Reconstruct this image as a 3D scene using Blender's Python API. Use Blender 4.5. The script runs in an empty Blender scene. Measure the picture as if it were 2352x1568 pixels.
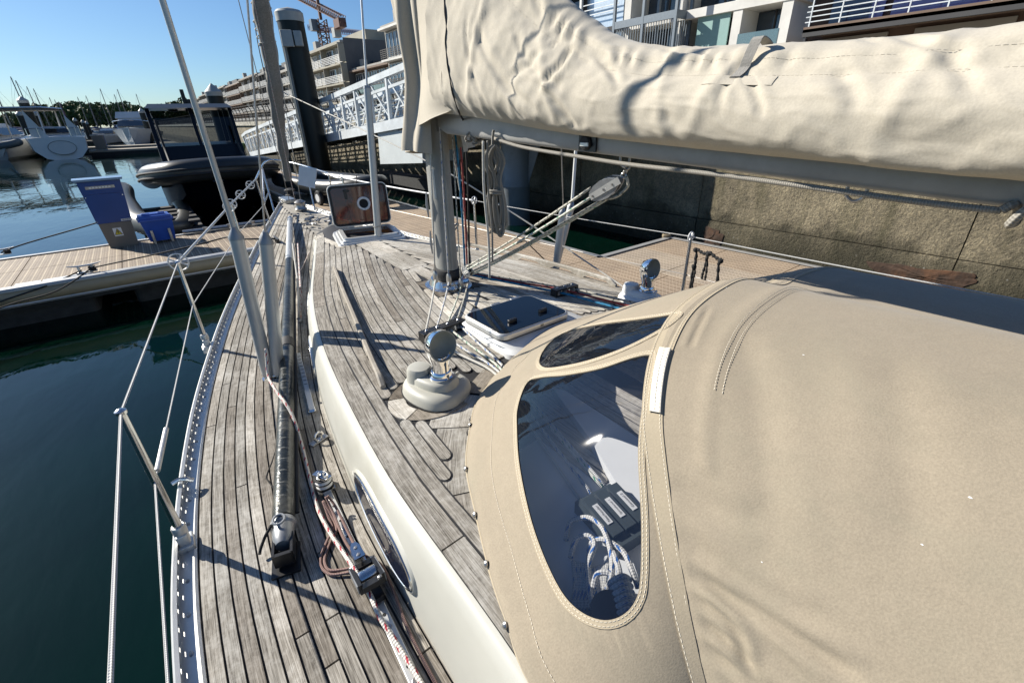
import bpy, bmesh, math, random
import numpy as np
from mathutils import Vector, Matrix
from mathutils.bvhtree import BVHTree
from mathutils.geometry import delaunay_2d_cdt
random.seed(7)
R = math.radians
S = bpy.context.scene
C = S.collection
# ------------------------------------------------------------------ camera, sky, sun
EYE = Vector((0, 0, 2.45))
CR = Vector((0.78630227, -0.61738645, -0.02372161))
CU = Vector((0.29244926, 0.33809304, 0.89452028))
CF = Vector((0.54424459, 0.71030069, -0.44639753))
cam = bpy.data.cameras.new('camera'); cam_o = bpy.data.objects.new('camera', cam); C.objects.link(cam_o)
cam.sensor_width = 36; cam.lens = 36 * 1035 / 2352; cam.clip_start = .02; cam.clip_end = 3000
m = Matrix.Identity(4)
for i, v in enumerate((CR, CU, -CF)):
    for j in range(3): m[j][i] = v[j]
m[0][3], m[1][3], m[2][3] = EYE
cam_o.matrix_world = m
S.camera = cam_o
SUN_EL, SUN_AZ = 31.0, -31.0            # elevation, and azimuth clockwise from +Y (bow direction)
w = bpy.data.worlds.new('World'); S.world = w; w.use_nodes = True
nt = w.node_tree; nt.nodes.clear()
sky = nt.nodes.new('ShaderNodeTexSky'); sky.sky_type = 'NISHITA'; sky.sun_disc = False
sky.sun_elevation = R(SUN_EL); sky.sun_rotation = R(SUN_AZ)
sky.altitude = 0; sky.air_density = 1.0; sky.dust_density = 0.35; sky.ozone_density = 2.2
bg = nt.nodes.new('ShaderNodeBackground'); bg.inputs['Strength'].default_value = 0.052
ow = nt.nodes.new('ShaderNodeOutputWorld')
wb = nt.nodes.new('ShaderNodeMix'); wb.data_type = 'RGBA'; wb.blend_type = 'MULTIPLY'; wb.inputs[0].default_value = 1; wb.inputs[7].default_value = (.70, .94, 1.22, 1)
nt.links.new(sky.outputs[0], wb.inputs[6]); nt.links.new(wb.outputs[2], bg.inputs[0]); nt.links.new(bg.outputs[0], ow.inputs[0])
sl = bpy.data.lights.new('sun', 'SUN'); sl.energy = 5.0; sl.angle = R(0.55); sl.color = (1, .94, .84)
so = bpy.data.objects.new('sun', sl); C.objects.link(so)
sd = Vector((math.sin(R(SUN_AZ)) * math.cos(R(SUN_EL)), math.cos(R(SUN_AZ)) * math.cos(R(SUN_EL)), math.sin(R(SUN_EL))))
so.rotation_euler = sd.to_track_quat('Z', 'Y').to_euler()
S.view_settings.view_transform = 'Standard'; S.view_settings.look = 'None'
S.view_settings.exposure = 0.75; S.view_settings.gamma = 1; S.view_settings.use_curve_mapping = False
S.render.engine = 'CYCLES'
S.cycles.max_bounces = 8; S.cycles.transparent_max_bounces = 16
S.cycles.caustics_reflective = False; S.cycles.caustics_refractive = False

# ------------------------------------------------------------------ measuring helpers
def ray(px, py):
    return CR * ((px - 1176) / 1035) + CU * (-(py - 784) / 1035) + CF
def at(px, py, z):
    r = ray(px, py); return EYE + r * ((z - EYE.z) / r.z)
def atx(px, py, x):
    r = ray(px, py); return EYE + r * (x / r.x)
def aty(px, py, y):
    r = ray(px, py); return EYE + r * (y / r.y)
def V(*a): return Vector(a)

# ------------------------------------------------------------------ object helpers
def tag(o, label=None, cat=None, group=None, kind=None):
    if label: o['label'] = label
    if cat: o['category'] = cat
    if group: o['group'] = group
    if kind: o['kind'] = kind
    return o
def empty(name, loc=(0, 0, 0), rz=0, label=None, cat=None, group=None, parent=None):
    o = bpy.data.objects.new(name, None); C.objects.link(o); o.location = loc; o.rotation_euler = (0, 0, rz)
    o.empty_display_size = .1
    tag(o, label, cat, group)
    if parent: o.parent = parent
    return o
def link(name, me, parent=None, loc=None):
    o = bpy.data.objects.new(name, me); C.objects.link(o)
    if parent: o.parent = parent
    if loc: o.location = loc
    return o
def copy_tree(o, parent=None):
    c = o.copy(); C.objects.link(c)
    c.parent = parent
    for ch in KIDS.get(o.name, []):
        KIDS.setdefault(c.name, []).append(copy_tree(ch, c))
    return c
KIDS = {}
def kid(parent, o):
    KIDS.setdefault(parent.name, []).append(o)

class MB:
    """collects geometry for ONE mesh object"""
    def __init__(s): s.v = []; s.f = []; s.uv = []
    def add(s, vs, fs, uvs=None):
        o = len(s.v); s.v += [tuple(v) for v in vs]; s.f += [tuple(i + o for i in f) for f in fs]
        s.uv += (uvs if uvs else [(0, 0)] * len(vs))
        return s
    def box(s, c, size, rz=0, M=None, bevel=0):
        hx, hy, hz = size[0] / 2, size[1] / 2, size[2] / 2
        if bevel > 0:
            b = min(bevel, hx * .9, hy * .9, hz * .9)
            vs = []; fs = []
            # rounded in plan + chamfered top
            ring = []
            for (sx, sy, a0) in ((1, 1, 0), (-1, 1, 90), (-1, -1, 180), (1, -1, 270)):
                for k in range(4):
                    a = R(a0 + k * 30); ring.append((sx * (hx - b), sy * (hy - b), math.cos(a), math.sin(a)))
            n = len(ring)
            for (zz, rr) in ((-hz, b), (hz - b * .7, b), (hz - b * .2, b * .75), (hz, b * .3)):
                for (x0, y0, ca, sa) in ring: vs.append((x0 + ca * rr, y0 + sa * rr, zz))
            for k in range(3):
                for i in range(n): fs.append((k * n + i, k * n + (i + 1) % n, (k + 1) * n + (i + 1) % n, (k + 1) * n + i))
            fs.append(tuple(range(3 * n, 4 * n))); fs.append(tuple(reversed(range(n))))
        else:
            vs = [(x, y, z) for z in (-hz, hz) for y in (-hy, hy) for x in (-hx, hx)]
            fs = [(0, 2, 3, 1), (4, 5, 7, 6), (0, 1, 5, 4), (2, 6, 7, 3), (0, 4, 6, 2), (1, 3, 7, 5)]
        if M is None: M = Matrix.Translation(Vector(c)) @ Matrix.Rotation(rz, 4, 'Z')
        else: M = Matrix.Translation(Vector(c)) @ M
        return s.add([M @ Vector(v) for v in vs], fs)
    def beam(s, a, b, w_, h_=None):
        a = Vector(a); b = Vector(b); h_ = h_ or w_
        d = b - a; q = d.to_track_quat('X', 'Z').to_matrix().to_4x4()
        return s.box((a + b) / 2, (d.length, w_, h_), M=q)
    def prism(s, poly, z0, z1, M=None):
        n = len(poly); vs = [Vector((p[0], p[1], z0)) for p in poly] + [Vector((p[0], p[1], z1)) for p in poly]
        if M: vs = [M @ v for v in vs]
        fs = [(i, (i + 1) % n, n + (i + 1) % n, n + i) for i in range(n)] + [tuple(range(n, 2 * n)), tuple(reversed(range(n)))]
        return s.add(vs, fs)
    def lathe(s, prof, n=20, M=None, sy=1.0, close=False):
        vs = []; fs = []; k = len(prof)
        for (r, z) in prof:
            for i in range(n):
                a = 2 * math.pi * i / n; vs.append(Vector((r * math.cos(a), r * math.sin(a) * sy, z)))
        for j in range(k - 1):
            for i in range(n): fs.append((j * n + i, j * n + (i + 1) % n, (j + 1) * n + (i + 1) % n, (j + 1) * n + i))
        if prof[0][0] > 0: fs.append(tuple(reversed(range(n))))
        if prof[-1][0] > 0: fs.append(tuple(range((k - 1) * n, k * n)))
        if M: vs = [M @ v for v in vs]
        return s.add(vs, fs)
    def tube(s, pts, r, n=8, caps=True, flat=1.0, v0=0.0):
        pts = [Vector(p) for p in pts]; k = len(pts)
        rs = r if isinstance(r, (list, tuple)) else [r] * k
        vs = []; fs = []; uv = []
        t0 = (pts[1] - pts[0]).normalized()
        up = Vector((0, 0, 1)) if abs(t0.z) < .9 else Vector((0, 1, 0))
        nrm = (up - t0 * up.dot(t0)).normalized(); L = v0
        for i, p in enumerate(pts):
            if i: L += (p - pts[i - 1]).length
            t = (pts[min(i + 1, k - 1)] - pts[max(i - 1, 0)])
            t = t.normalized() if t.length > 1e-9 else t0
            nrm = (nrm - t * nrm.dot(t))
            nrm = nrm.normalized() if nrm.length > 1e-6 else Vector((1, 0, 0))
            bi = t.cross(nrm)
            for j in range(n):
                a = 2 * math.pi * j / n
                vs.append(p + (bi * math.cos(a) + nrm * math.sin(a) * flat) * rs[i]); uv.append((j / n, L))
        for i in range(k - 1):
            for j in range(n): fs.append((i * n + j, i * n + (j + 1) % n, (i + 1) * n + (j + 1) % n, (i + 1) * n + j))
        if caps: fs.append(tuple(reversed(range(n)))); fs.append(tuple(range((k - 1) * n, k * n)))
        return s.add(vs, fs, uv)
    def grid(s, P, closed=False, uvs=None):
        a = len(P); b = len(P[0]); vs = [p for r_ in P for p in r_]; fs = []
        for i in range(a - 1):
            for j in range(b if closed else b - 1): fs.append((i * b + j, i * b + (j + 1) % b, (i + 1) * b + (j + 1) % b, (i + 1) * b + j))
        return s.add(vs, fs, uvs)
    def build(s, name, mat, parent=None, smooth=False, recalc=True, angle=40, loc=None, cat=None, label=None, group=None, kind=None):
        me = bpy.data.meshes.new(name); me.from_pydata(s.v, [], s.f)
        uvl = me.uv_layers.new(name='UVMap')
        li = np.empty(len(me.loops), dtype=np.int32); me.loops.foreach_get('vertex_index', li)
        uv = np.array(s.uv, dtype=np.float32)[li].ravel(); uvl.data.foreach_set('uv', uv)
        if recalc:
            bm = bmesh.new(); bm.from_mesh(me); bmesh.ops.recalc_face_normals(bm, faces=bm.faces); bm.to_mesh(me); bm.free()
        if smooth:
            me.polygons.foreach_set('use_smooth', [True] * len(me.polygons))
            if angle: me.set_sharp_from_angle(angle=R(angle))
        me.materials.append(mat)
        o = link(name, me, parent, loc)
        if parent: kid(parent, o)
        tag(o, label, cat, group, kind)
        return o

def smooth_path(pts, n=8, closed=False):
    P = [Vector(p) for p in pts]; out = []; k = len(P)
    for i in range(k if closed else k - 1):
        if closed: a, b, c, d = P[i - 1], P[i], P[(i + 1) % k], P[(i + 2) % k]
        else: a, b, c, d = P[max(i - 1, 0)], P[i], P[i + 1], P[min(i + 2, k - 1)]
        for j in range(n):
            t = j / n; t2 = t * t; t3 = t2 * t
            out.append(((b * 2) + (c - a) * t + (a * 2 - b * 5 + c * 4 - d) * t2 + (b * 3 - a - c * 3 + d) * t3) * .5)
    if not closed: out.append(P[-1])
    return out
def fn(pts):
    xs = np.array([p[0] for p in pts], float); ys = np.array([p[1] for p in pts], float)
    m_ = np.gradient(ys, xs)
    def f(x):
        if x <= xs[0]: return float(ys[0] + m_[0] * (x - xs[0]) * 0)
        if x >= xs[-1]: return float(ys[-1])
        i = int(np.searchsorted(xs, x)) - 1; i = max(0, i)
        h = xs[i + 1] - xs[i]; t = (x - xs[i]) / h
        return float((2*t**3-3*t*t+1)*ys[i] + (t**3-2*t*t+t)*h*m_[i] + (-2*t**3+3*t*t)*ys[i+1] + (t**3-t*t)*h*m_[i+1])
    return f

def creased(P, lines, outf):
    """press creases into a cloth grid: lines = (pixel path measured on the photograph, depth, width)"""
    base = MB(); base.grid(P); tr = BVHTree.FromPolygons([Vector(v) for v in base.v], base.f)
    A = np.array(base.v); D = np.zeros(len(A))
    for path, am, wd in lines:
        q = [tr.ray_cast(EYE, ray(*p).normalized())[0] for p in smooth_path([(x, y, 0) for x, y in path], 6) for p in [(p.x, p.y)]]
        q = [np.array(v) for v in q if v is not None]
        if len(q) < 3: continue
        L = len(q); best = np.full(len(A), 9.); tt = np.zeros(len(A))
        for i in range(L - 1):
            a, b = q[i], q[i + 1]; ab = b - a; l2 = max(1e-9, ab @ ab)
            if l2 > .02: continue
            t = np.clip(((A - a) @ ab) / l2, 0, 1); d = np.linalg.norm(A - a - t[:, None] * ab, axis=1)
            m_ = d < best; best[m_] = d[m_]; tt[m_] = (i + t[m_]) / (L - 1)
        fade = np.clip(np.minimum(tt, 1 - tt) * 5, 0, 1)
        D += fade * am * (-np.exp(-(best / wd) ** 2) + .55 * np.exp(-((best - 2.0 * wd) / (1.1 * wd)) ** 2))
    nb_ = len(P[0]); out = []
    for k, v in enumerate(base.v):
        if k % nb_ == 0: out.append([])
        out[-1].append(Vector(v) + outf(v) * float(D[k]))
    return out

# ------------------------------------------------------------------ materials
def newmat(name):
    mt = bpy.data.materials.new(name); mt.use_nodes = True; n = mt.node_tree; n.nodes.clear()
    o = n.nodes.new('ShaderNodeOutputMaterial'); b = n.nodes.new('ShaderNodeBsdfPrincipled')
    n.links.new(b.outputs[0], o.inputs[0]); return mt, n, b, o
def N(n, t, **kw):
    x = n.nodes.new(t)
    for k, v in kw.items():
        if k in x.inputs: x.inputs[k].default_value = v
        else: setattr(x, k, v)
    return x
def ramp(n, fac, stops):
    r = n.nodes.new('ShaderNodeValToRGB'); e = r.color_ramp.elements
    while len(e) < len(stops): e.new(.5)
    for i, (p, c) in enumerate(stops): e[i].position = p; e[i].color = (*c, 1) if len(c) == 3 else c
    n.links.new(fac, r.inputs[0]); return r
def mixc(n, fac, a, b, mode='MIX'):
    x = n.nodes.new('ShaderNodeMix'); x.data_type = 'RGBA'; x.blend_type = mode
    for sock, val in ((x.inputs[0], fac), (x.inputs[6], a), (x.inputs[7], b)):
        if hasattr(val, 'is_output'): n.links.new(val, sock)
        elif isinstance(val, (int, float)): sock.default_value = val
        else: sock.default_value = (*val, 1) if len(val) == 3 else val
    return x.outputs[2]
def mth(n, op, a, b=None, c=None):
    x = n.nodes.new('ShaderNodeMath'); x.operation = op
    for i, v in enumerate((a, b, c)):
        if v is None: continue
        if hasattr(v, 'is_output'): n.links.new(v, x.inputs[i])
        else: x.inputs[i].default_value = v
    return x.outputs[0]
def bumpit(n, b, height, strength=.3, dist=.01):
    x = n.nodes.new('ShaderNodeBump'); x.inputs['Strength'].default_value = strength; x.inputs['Distance'].default_value = dist
    n.links.new(height, x.inputs['Height']); n.links.new(x.outputs[0], b.inputs['Normal']); return x
def simple(name, col, rough=.5, metal=0., var=.12, scale=8., bump=0., bscale=60., spec=.5, dirt=None, coord='Object', coat=0, sss=0):
    mt, n, b, o = newmat(name)
    tc = N(n, 'ShaderNodeTexCoord'); co = tc.outputs[coord]
    no = N(n, 'ShaderNodeTexNoise', Scale=scale, Detail=6., Roughness=.6); n.links.new(co, no.inputs[0])
    a = tuple(max(0, c * (1 - var)) for c in col); c2 = tuple(min(1, c * (1 + var)) for c in col)
    rp = ramp(n, no.outputs[0], [(.3, a), (.7, c2)]); out = rp.outputs[0]
    if dirt:
        n2 = N(n, 'ShaderNodeTexNoise', Scale=scale * .35, Detail=8., Roughness=.7); n.links.new(co, n2.inputs[0])
        r2 = ramp(n, n2.outputs[0], [(.48, (0, 0, 0)), (.72, (1, 1, 1))]); out = mixc(n, r2.outputs[0], out, dirt)
    n.links.new(out, b.inputs['Base Color'])
    b.inputs['Roughness'].default_value = rough; b.inputs['Metallic'].default_value = metal
    b.inputs['Specular IOR Level'].default_value = spec; b.inputs['Coat Weight'].default_value = coat
    if bump:
        n3 = N(n, 'ShaderNodeTexNoise', Scale=bscale, Detail=5.); n.links.new(co, n3.inputs[0]); bumpit(n, b, n3.outputs[0], bump)
    return mt
def teak(name, dark, light, bleach):
    mt, n, b, o = newmat(name)
    uv = N(n, 'ShaderNodeUVMap'); oi = N(n, 'ShaderNodeObjectInfo')
    ad = N(n, 'ShaderNodeVectorMath', operation='ADD'); cmb = N(n, 'ShaderNodeCombineXYZ')
    n.links.new(mth(n, 'MULTIPLY', oi.outputs['Random'], 37.), cmb.inputs[0]); n.links.new(mth(n, 'MULTIPLY', oi.outputs['Random'], 91.), cmb.inputs[1])
    n.links.new(uv.outputs[0], ad.inputs[0]); n.links.new(cmb.outputs[0], ad.inputs[1])
    mp = N(n, 'ShaderNodeMapping'); mp.inputs['Scale'].default_value = (420, 9, 1); n.links.new(ad.outputs[0], mp.inputs[0])
    g = N(n, 'ShaderNodeTexNoise', Scale=1., Detail=7., Roughness=.72, Distortion=.4); n.links.new(mp.outputs[0], g.inputs[0])
    mp2 = N(n, 'ShaderNodeMapping'); mp2.inputs['Scale'].default_value = (130, 5, 1); n.links.new(ad.outputs[0], mp2.inputs[0])
    g2 = N(n, 'ShaderNodeTexNoise', Scale=1., Detail=5., Roughness=.6, Distortion=.8); n.links.new(mp2.outputs[0], g2.inputs[0])
    grain = mth(n, 'MULTIPLY_ADD', g.outputs[0], .6, mth(n, 'MULTIPLY', g2.outputs[0], .45))
    r1 = ramp(n, grain, [(.40, tuple(q * .8 for q in dark)), (.52, tuple((a + c) / 2 for a, c in zip(dark, light))), (.66, light)])
    tc = N(n, 'ShaderNodeTexCoord')
    big = N(n, 'ShaderNodeTexNoise', Scale=2.3, Detail=8., Roughness=.7); n.links.new(tc.outputs['Object'], big.inputs[0])
    spot = N(n, 'ShaderNodeTexNoise', Scale=38., Detail=4., Roughness=.7); n.links.new(tc.outputs['Object'], spot.inputs[0])
    bl = ramp(n, mth(n, 'MULTIPLY_ADD', big.outputs[0], .62, mth(n, 'MULTIPLY', spot.outputs[0], .38)), [(.47, (0, 0, 0)), (.62, (1, 1, 1))])
    c1 = mixc(n, mth(n, 'MULTIPLY', bl.outputs[0], .62), r1.outputs[0], bleach)
    # keep grain visible through the bleaching
    c2 = mixc(n, .7, c1, mixc(n, 1., c1, ramp(n, g.outputs[0], [(.35, (.66, .64, .6)), (.6, (1.15, 1.15, 1.15))]).outputs[0], 'MULTIPLY'))
    c3 = mixc(n, 1., c2, ramp(n, oi.outputs['Random'], [(0, (.66, .62, .58)), (.3, (.90, .90, .89)), (.7, (1.0, .99, .97)), (1, (1.22, 1.2, 1.17))]).outputs[0], 'MULTIPLY')
    wet = N(n, 'ShaderNodeTexNoise', Scale=9., Detail=6., Roughness=.75); n.links.new(tc.outputs['Object'], wet.inputs[0])
    st = ramp(n, wet.outputs[0], [(.63, (0, 0, 0)), (.70, (1, 1, 1))])
    c4 = mixc(n, mth(n, 'MULTIPLY', st.outputs[0], .22), c3, (.06, .05, .04))
    n.links.new(c4, b.inputs['Base Color']); b.inputs['Roughness'].default_value = .85; b.inputs['Specular IOR Level'].default_value = .25
    bumpit(n, b, grain, .6, .0022)
    return mt
def fabric(name, col, var=.07, weave=900., bump=.18, dirt=None, big=.0):
    mt, n, b, o = newmat(name)
    tc = N(n, 'ShaderNodeTexCoord'); co = tc.outputs['Object']
    a = N(n, 'ShaderNodeTexNoise', Scale=weave * .3, Detail=3.); n.links.new(co, a.inputs[0])
    c = N(n, 'ShaderNodeTexNoise', Scale=2.2, Detail=7., Roughness=.65); n.links.new(co, c.inputs[0])
    d = N(n, 'ShaderNodeTexNoise', Scale=45., Detail=5., Roughness=.7); n.links.new(co, d.inputs[0])
    mix = mth(n, 'ADD', mth(n, 'MULTIPLY', a.outputs[0], .45), mth(n, 'ADD', mth(n, 'MULTIPLY', c.outputs[0], .35), mth(n, 'MULTIPLY', d.outputs[0], .2)))
    r1 = ramp(n, mix, [(.38, tuple(x * (1 - var * 2) for x in col)), (.62, tuple(x * (1 + var) for x in col))])
    out = r1.outputs[0]
    if dirt:
        e = N(n, 'ShaderNodeTexNoise', Scale=3.1, Detail=9., Roughness=.7, Distortion=.6); n.links.new(co, e.inputs[0])
        r2 = ramp(n, e.outputs[0], [(.5, (0, 0, 0)), (.75, (1, 1, 1))]); out = mixc(n, mth(n, 'MULTIPLY', r2.outputs[0], .5), out, dirt)
    n.links.new(out, b.inputs['Base Color']); b.inputs['Roughness'].default_value = .9; b.inputs['Specular IOR Level'].default_value = .2
    b.inputs['Sheen Weight'].default_value = .15
    h = mth(n, 'ADD', mth(n, 'MULTIPLY', a.outputs[0], .4), mth(n, 'MULTIPLY', c.outputs[0], 5.0 * big))
    bumpit(n, b, h, bump, .004)
    return mt
def ropemat(name, base, fleck=None, braid=1.0, period=.05, fsize=.5):
    mt, n, b, o = newmat(name)
    uv = N(n, 'ShaderNodeUVMap'); sp = N(n, 'ShaderNodeSeparateXYZ'); n.links.new(uv.outputs[0], sp.inputs[0])
    u, v = sp.outputs[0], sp.outputs[1]
    d1 = mth(n, 'SINE', mth(n, 'MULTIPLY', mth(n, 'ADD', mth(n, 'MULTIPLY', v, 95 * braid), mth(n, 'MULTIPLY', u, 3.)), 6.283))
    d2 = mth(n, 'SINE', mth(n, 'MULTIPLY', mth(n, 'SUBTRACT', mth(n, 'MULTIPLY', v, 95 * braid), mth(n, 'MULTIPLY', u, 3.)), 6.283))
    h = mth(n, 'MULTIPLY', d1, d2)
    r1 = ramp(n, mth(n, 'MULTIPLY_ADD', h, .5, .5), [(0, tuple(x * .6 for x in base)), (1, tuple(min(1, x * 1.1) for x in base))])
    out = r1.outputs[0]
    if fleck:
        fr = mth(n, 'FRACT', mth(n, 'ADD', mth(n, 'DIVIDE', v, period), mth(n, 'MULTIPLY', u, 2.)))
        a = mth(n, 'LESS_THAN', fr, .3)
        w_ = mth(n, 'LESS_THAN', mth(n, 'FRACT', mth(n, 'SUBTRACT', mth(n, 'MULTIPLY', u, 2.), mth(n, 'MULTIPLY', v, .5 / period))), fsize)
        out = mixc(n, mth(n, 'MULTIPLY', a, w_), out, fleck)
    n.links.new(out, b.inputs['Base Color']); b.inputs['Roughness'].default_value = .8; bumpit(n, b, h, .5, .002)
    return mt
def clearmat(name, tint, gloss=.25, rough=.03, ior=1.45, wav=0., wscale=6., haze=0.0, hcol=(.3, .35, .45)):
    mt, n, b, o = newmat(name); n.nodes.remove(b)
    tr = N(n, 'ShaderNodeBsdfTransparent'); tr.inputs[0].default_value = (*tint, 1)
    gl = N(n, 'ShaderNodeBsdfGlossy'); gl.inputs['Roughness'].default_value = rough
    fr = N(n, 'ShaderNodeFresnel'); fr.inputs[0].default_value = ior
    f2 = mth(n, 'ADD', fr.outputs[0], gloss * .1)
    mx = N(n, 'ShaderNodeMixShader'); n.links.new(f2, mx.inputs[0]); n.links.new(tr.outputs[0], mx.inputs[1]); n.links.new(gl.outputs[0], mx.inputs[2])
    last = mx
    if haze:
        df = N(n, 'ShaderNodeBsdfDiffuse'); df.inputs[0].default_value = (*hcol, 1)
        m2 = N(n, 'ShaderNodeMixShader'); m2.inputs[0].default_value = haze
        n.links.new(mx.outputs[0], m2.inputs[1]); n.links.new(df.outputs[0], m2.inputs[2]); last = m2
    n.links.new(last.outputs[0], o.inputs[0])
    if wav:
        tc = N(n, 'ShaderNodeTexCoord'); no = N(n, 'ShaderNodeTexNoise', Scale=wscale, Detail=2., Roughness=.4, Distortion=.7); n.links.new(tc.outputs['Object'], no.inputs[0])
        bp = N(n, 'ShaderNodeBump'); bp.inputs['Strength'].default_value = wav; bp.inputs['Distance'].default_value = .05
        n.links.new(no.outputs[0], bp.inputs['Height']); n.links.new(bp.outputs[0], gl.inputs['Normal']); n.links.new(bp.outputs[0], fr.inputs['Normal'])
    return mt

M = {}
M['teak'] = teak('weathered_teak', (.098, .087, .073), (.45, .425, .38), (.60, .585, .55))
M['teak_pale'] = teak('bleached_teak', (.20, .18, .15), (.56, .53, .47), (.72, .70, .655))
M['teak_dark'] = teak('dark_teak', (.06, .05, .04), (.25, .22, .18), (.34, .31, .27))
M['caulk'] = simple('black_caulk', (.012, .012, .013), .6)
M['gelcoat'] = simple('cream_gelcoat', (.475, .47, .42), .42, var=.05, scale=3, coat=.0, dirt=(.40, .385, .32), bump=.02, bscale=20)
M['white_gel'] = simple('white_gelcoat', (.74, .75, .74), .3, var=.04, scale=4, coat=.2)
M['hull'] = simple('hull_white', (.72, .73, .72), .25, var=.03)
M['alu'] = simple('anodised_aluminium', (.50, .50, .49), .38, 1., .12, 5, bump=.03)
M['alu_white'] = simple('pale_aluminium', (.62, .62, .60), .42, .6, .08, 12)
M['mast'] = simple('mast_alloy', (.30, .30, .28), .5, .12, .12, 7, dirt=(.24, .23, .2), bump=.03, bscale=40)
M['boom'] = simple('boom_alloy', (.40, .40, .385), .5, .15, .1, 5, dirt=(.3, .29, .27))
M['tubegrey'] = simple('grey_painted_tube', (.50, .51, .50), .36, .35, .08, 6)
M['steel'] = simple('polished_steel', (.68, .68, .67), .2, 1., .05, 20)
M['steel_dull'] = simple('dull_steel', (.42, .41, .39), .35, .9, .25, 30, bump=.1)
M['wire'] = simple('wire', (.42, .40, .37), .4, .7, .2, 90)
M['chrome'] = simple('chrome', (.92, .92, .92), .035, 1., .01)
M['black'] = simple('black_plastic', (.012, .012, .013), .35, var=.3)
M['rubber'] = simple('black_rubber', (.02, .02, .021), .7, var=.3)
M['white_pl'] = simple('white_plastic', (.78, .78, .76), .4, var=.05)
M['cowl_in'] = simple('cowl_inside', (.34, .36, .33), .5, var=.06)
M['cover'] = fabric('sail_cover_cloth', (.51, .465, .38), .05, 700, .22, dirt=(.43, .395, .315), big=.2)
M['cover_dk'] = simple('cover_edge', (.03, .03, .035), .8)
M['dodger'] = fabric('beige_canvas', (.315, .268, .20), .08, 900, .25, dirt=(.255, .235, .175), big=.25)
M['dodger_trim'] = fabric('beige_trim', (.40, .34, .245), .06, 900, .2)
M['stitch'] = simple('stitch_thread', (.72, .66, .54), .8)
M['patchw'] = fabric('white_patch', (.74, .70, .62), .04, 900, .2)
M['navy'] = fabric('navy_cloth', (.018, .03, .10), .1)
M['vinyl'] = clearmat('clear_vinyl', (.90, .91, .94), .4, .03, 1.45, .12, 4., .035, (.12, .16, .26))
M['smoked'] = simple('smoked_acrylic', (.004, .007, .013), .07, var=.1, spec=.28)
M['red_acryl'] = clearmat('smoked_red_acrylic', (.34, .15, .12), 1.0, .05, 1.45, .02, 3, .5, (.17, .05, .035))
M['glass_dk'] = simple('dark_glass', (.01, .014, .03), .06, var=.2, spec=.6)
M['varnish'] = simple('varnished_wood', (.32, .12, .03), .3, var=.25, scale=10, coat=.4)
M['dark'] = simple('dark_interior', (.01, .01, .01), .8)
M['rope_w'] = ropemat('white_rope', (.66, .64, .58))
M['rope_wb'] = ropemat('white_blue_rope', (.68, .67, .63), (.02, .12, .38), .8, .05)
M['rope_wr'] = ropemat('white_red_rope', (.70, .66, .60), (.40, .03, .05), .6, .055)
M['rope_wk'] = ropemat('white_black_rope', (.60, .58, .50), (.03, .04, .04), 1., .035)
M['rope_wg'] = ropemat('white_green_rope', (.68, .68, .60), (.04, .22, .12), 1., .045)
M['rope_grey'] = ropemat('grey_rope', (.34, .32, .28))
M['rope_blue'] = ropemat('blue_rope', (.02, .22, .42), (.01, .05, .12), 1., .06)
M['rope_red'] = ropemat('red_rope', (.42, .07, .06), (.05, .03, .03), 1., .06)
M['rope_black'] = ropemat('black_rope', (.014, .014, .015))
M['rope_pink'] = ropemat('faded_pink_rope', (.30, .19, .165))
M['polecover'] = simple('worn_black_pole', (.022, .027, .028), .28, .3, .4, 14, dirt=(.16, .15, .12), bump=.35, bscale=35)
M['greycast'] = simple('grey_cast', (.30, .31, .32), .4, .5, .15, 20)
# ------------------------------------------------------------------ water, sea bed, quay
DOCK = .55
def water_mat():
    mt, n, b, o = newmat('harbour_water')
    tc = N(n, 'ShaderNodeTexCoord')
    mp = N(n, 'ShaderNodeMapping'); mp.inputs['Scale'].default_value = (1., .45, 1.); mp.inputs['Rotation'].default_value = (0, 0, R(-35)); n.links.new(tc.outputs['Object'], mp.inputs[0])
    a = N(n, 'ShaderNodeTexNoise', Scale=.9, Detail=4., Roughness=.5, Distortion=.5); n.links.new(mp.outputs[0], a.inputs[0])
    c = N(n, 'ShaderNodeTexNoise', Scale=5.5, Detail=3., Roughness=.5, Distortion=.3); n.links.new(mp.outputs[0], c.inputs[0])
    h = mth(n, 'ADD', a.outputs[0], mth(n, 'MULTIPLY', c.outputs[0], .16))
    bp = bumpit(n, b, h, .07, .2)
    k = N(n, 'ShaderNodeTexNoise', Scale=.6, Detail=5.); n.links.new(tc.outputs['Object'], k.inputs[0])
    r1 = ramp(n, k.outputs[0], [(.35, (.0004, .0062, .0036)), (.7, (.0006, .0105, .0062))]); n.links.new(r1.outputs[0], b.inputs['Base Color'])
    b.inputs['Roughness'].default_value = .03; b.inputs['IOR'].default_value = 1.33
    return mt
M['water'] = water_mat()
mb = MB(); mb.add([(-1500, -400, 0), (1500, -400, 0), (1500, 2000, 0), (-1500, 2000, 0)], [(0, 1, 2, 3)])
mb.build('water', M['water'], kind='structure')
mb = MB(); mb.add([(-1500, -400, -6), (1500, -400, -6), (1500, 2000, -6), (-1500, 2000, -6)], [(0, 1, 2, 3)])
mb.build('seabed', simple('seabed_mud', (.05, .05, .04), .9), kind='structure')

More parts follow.
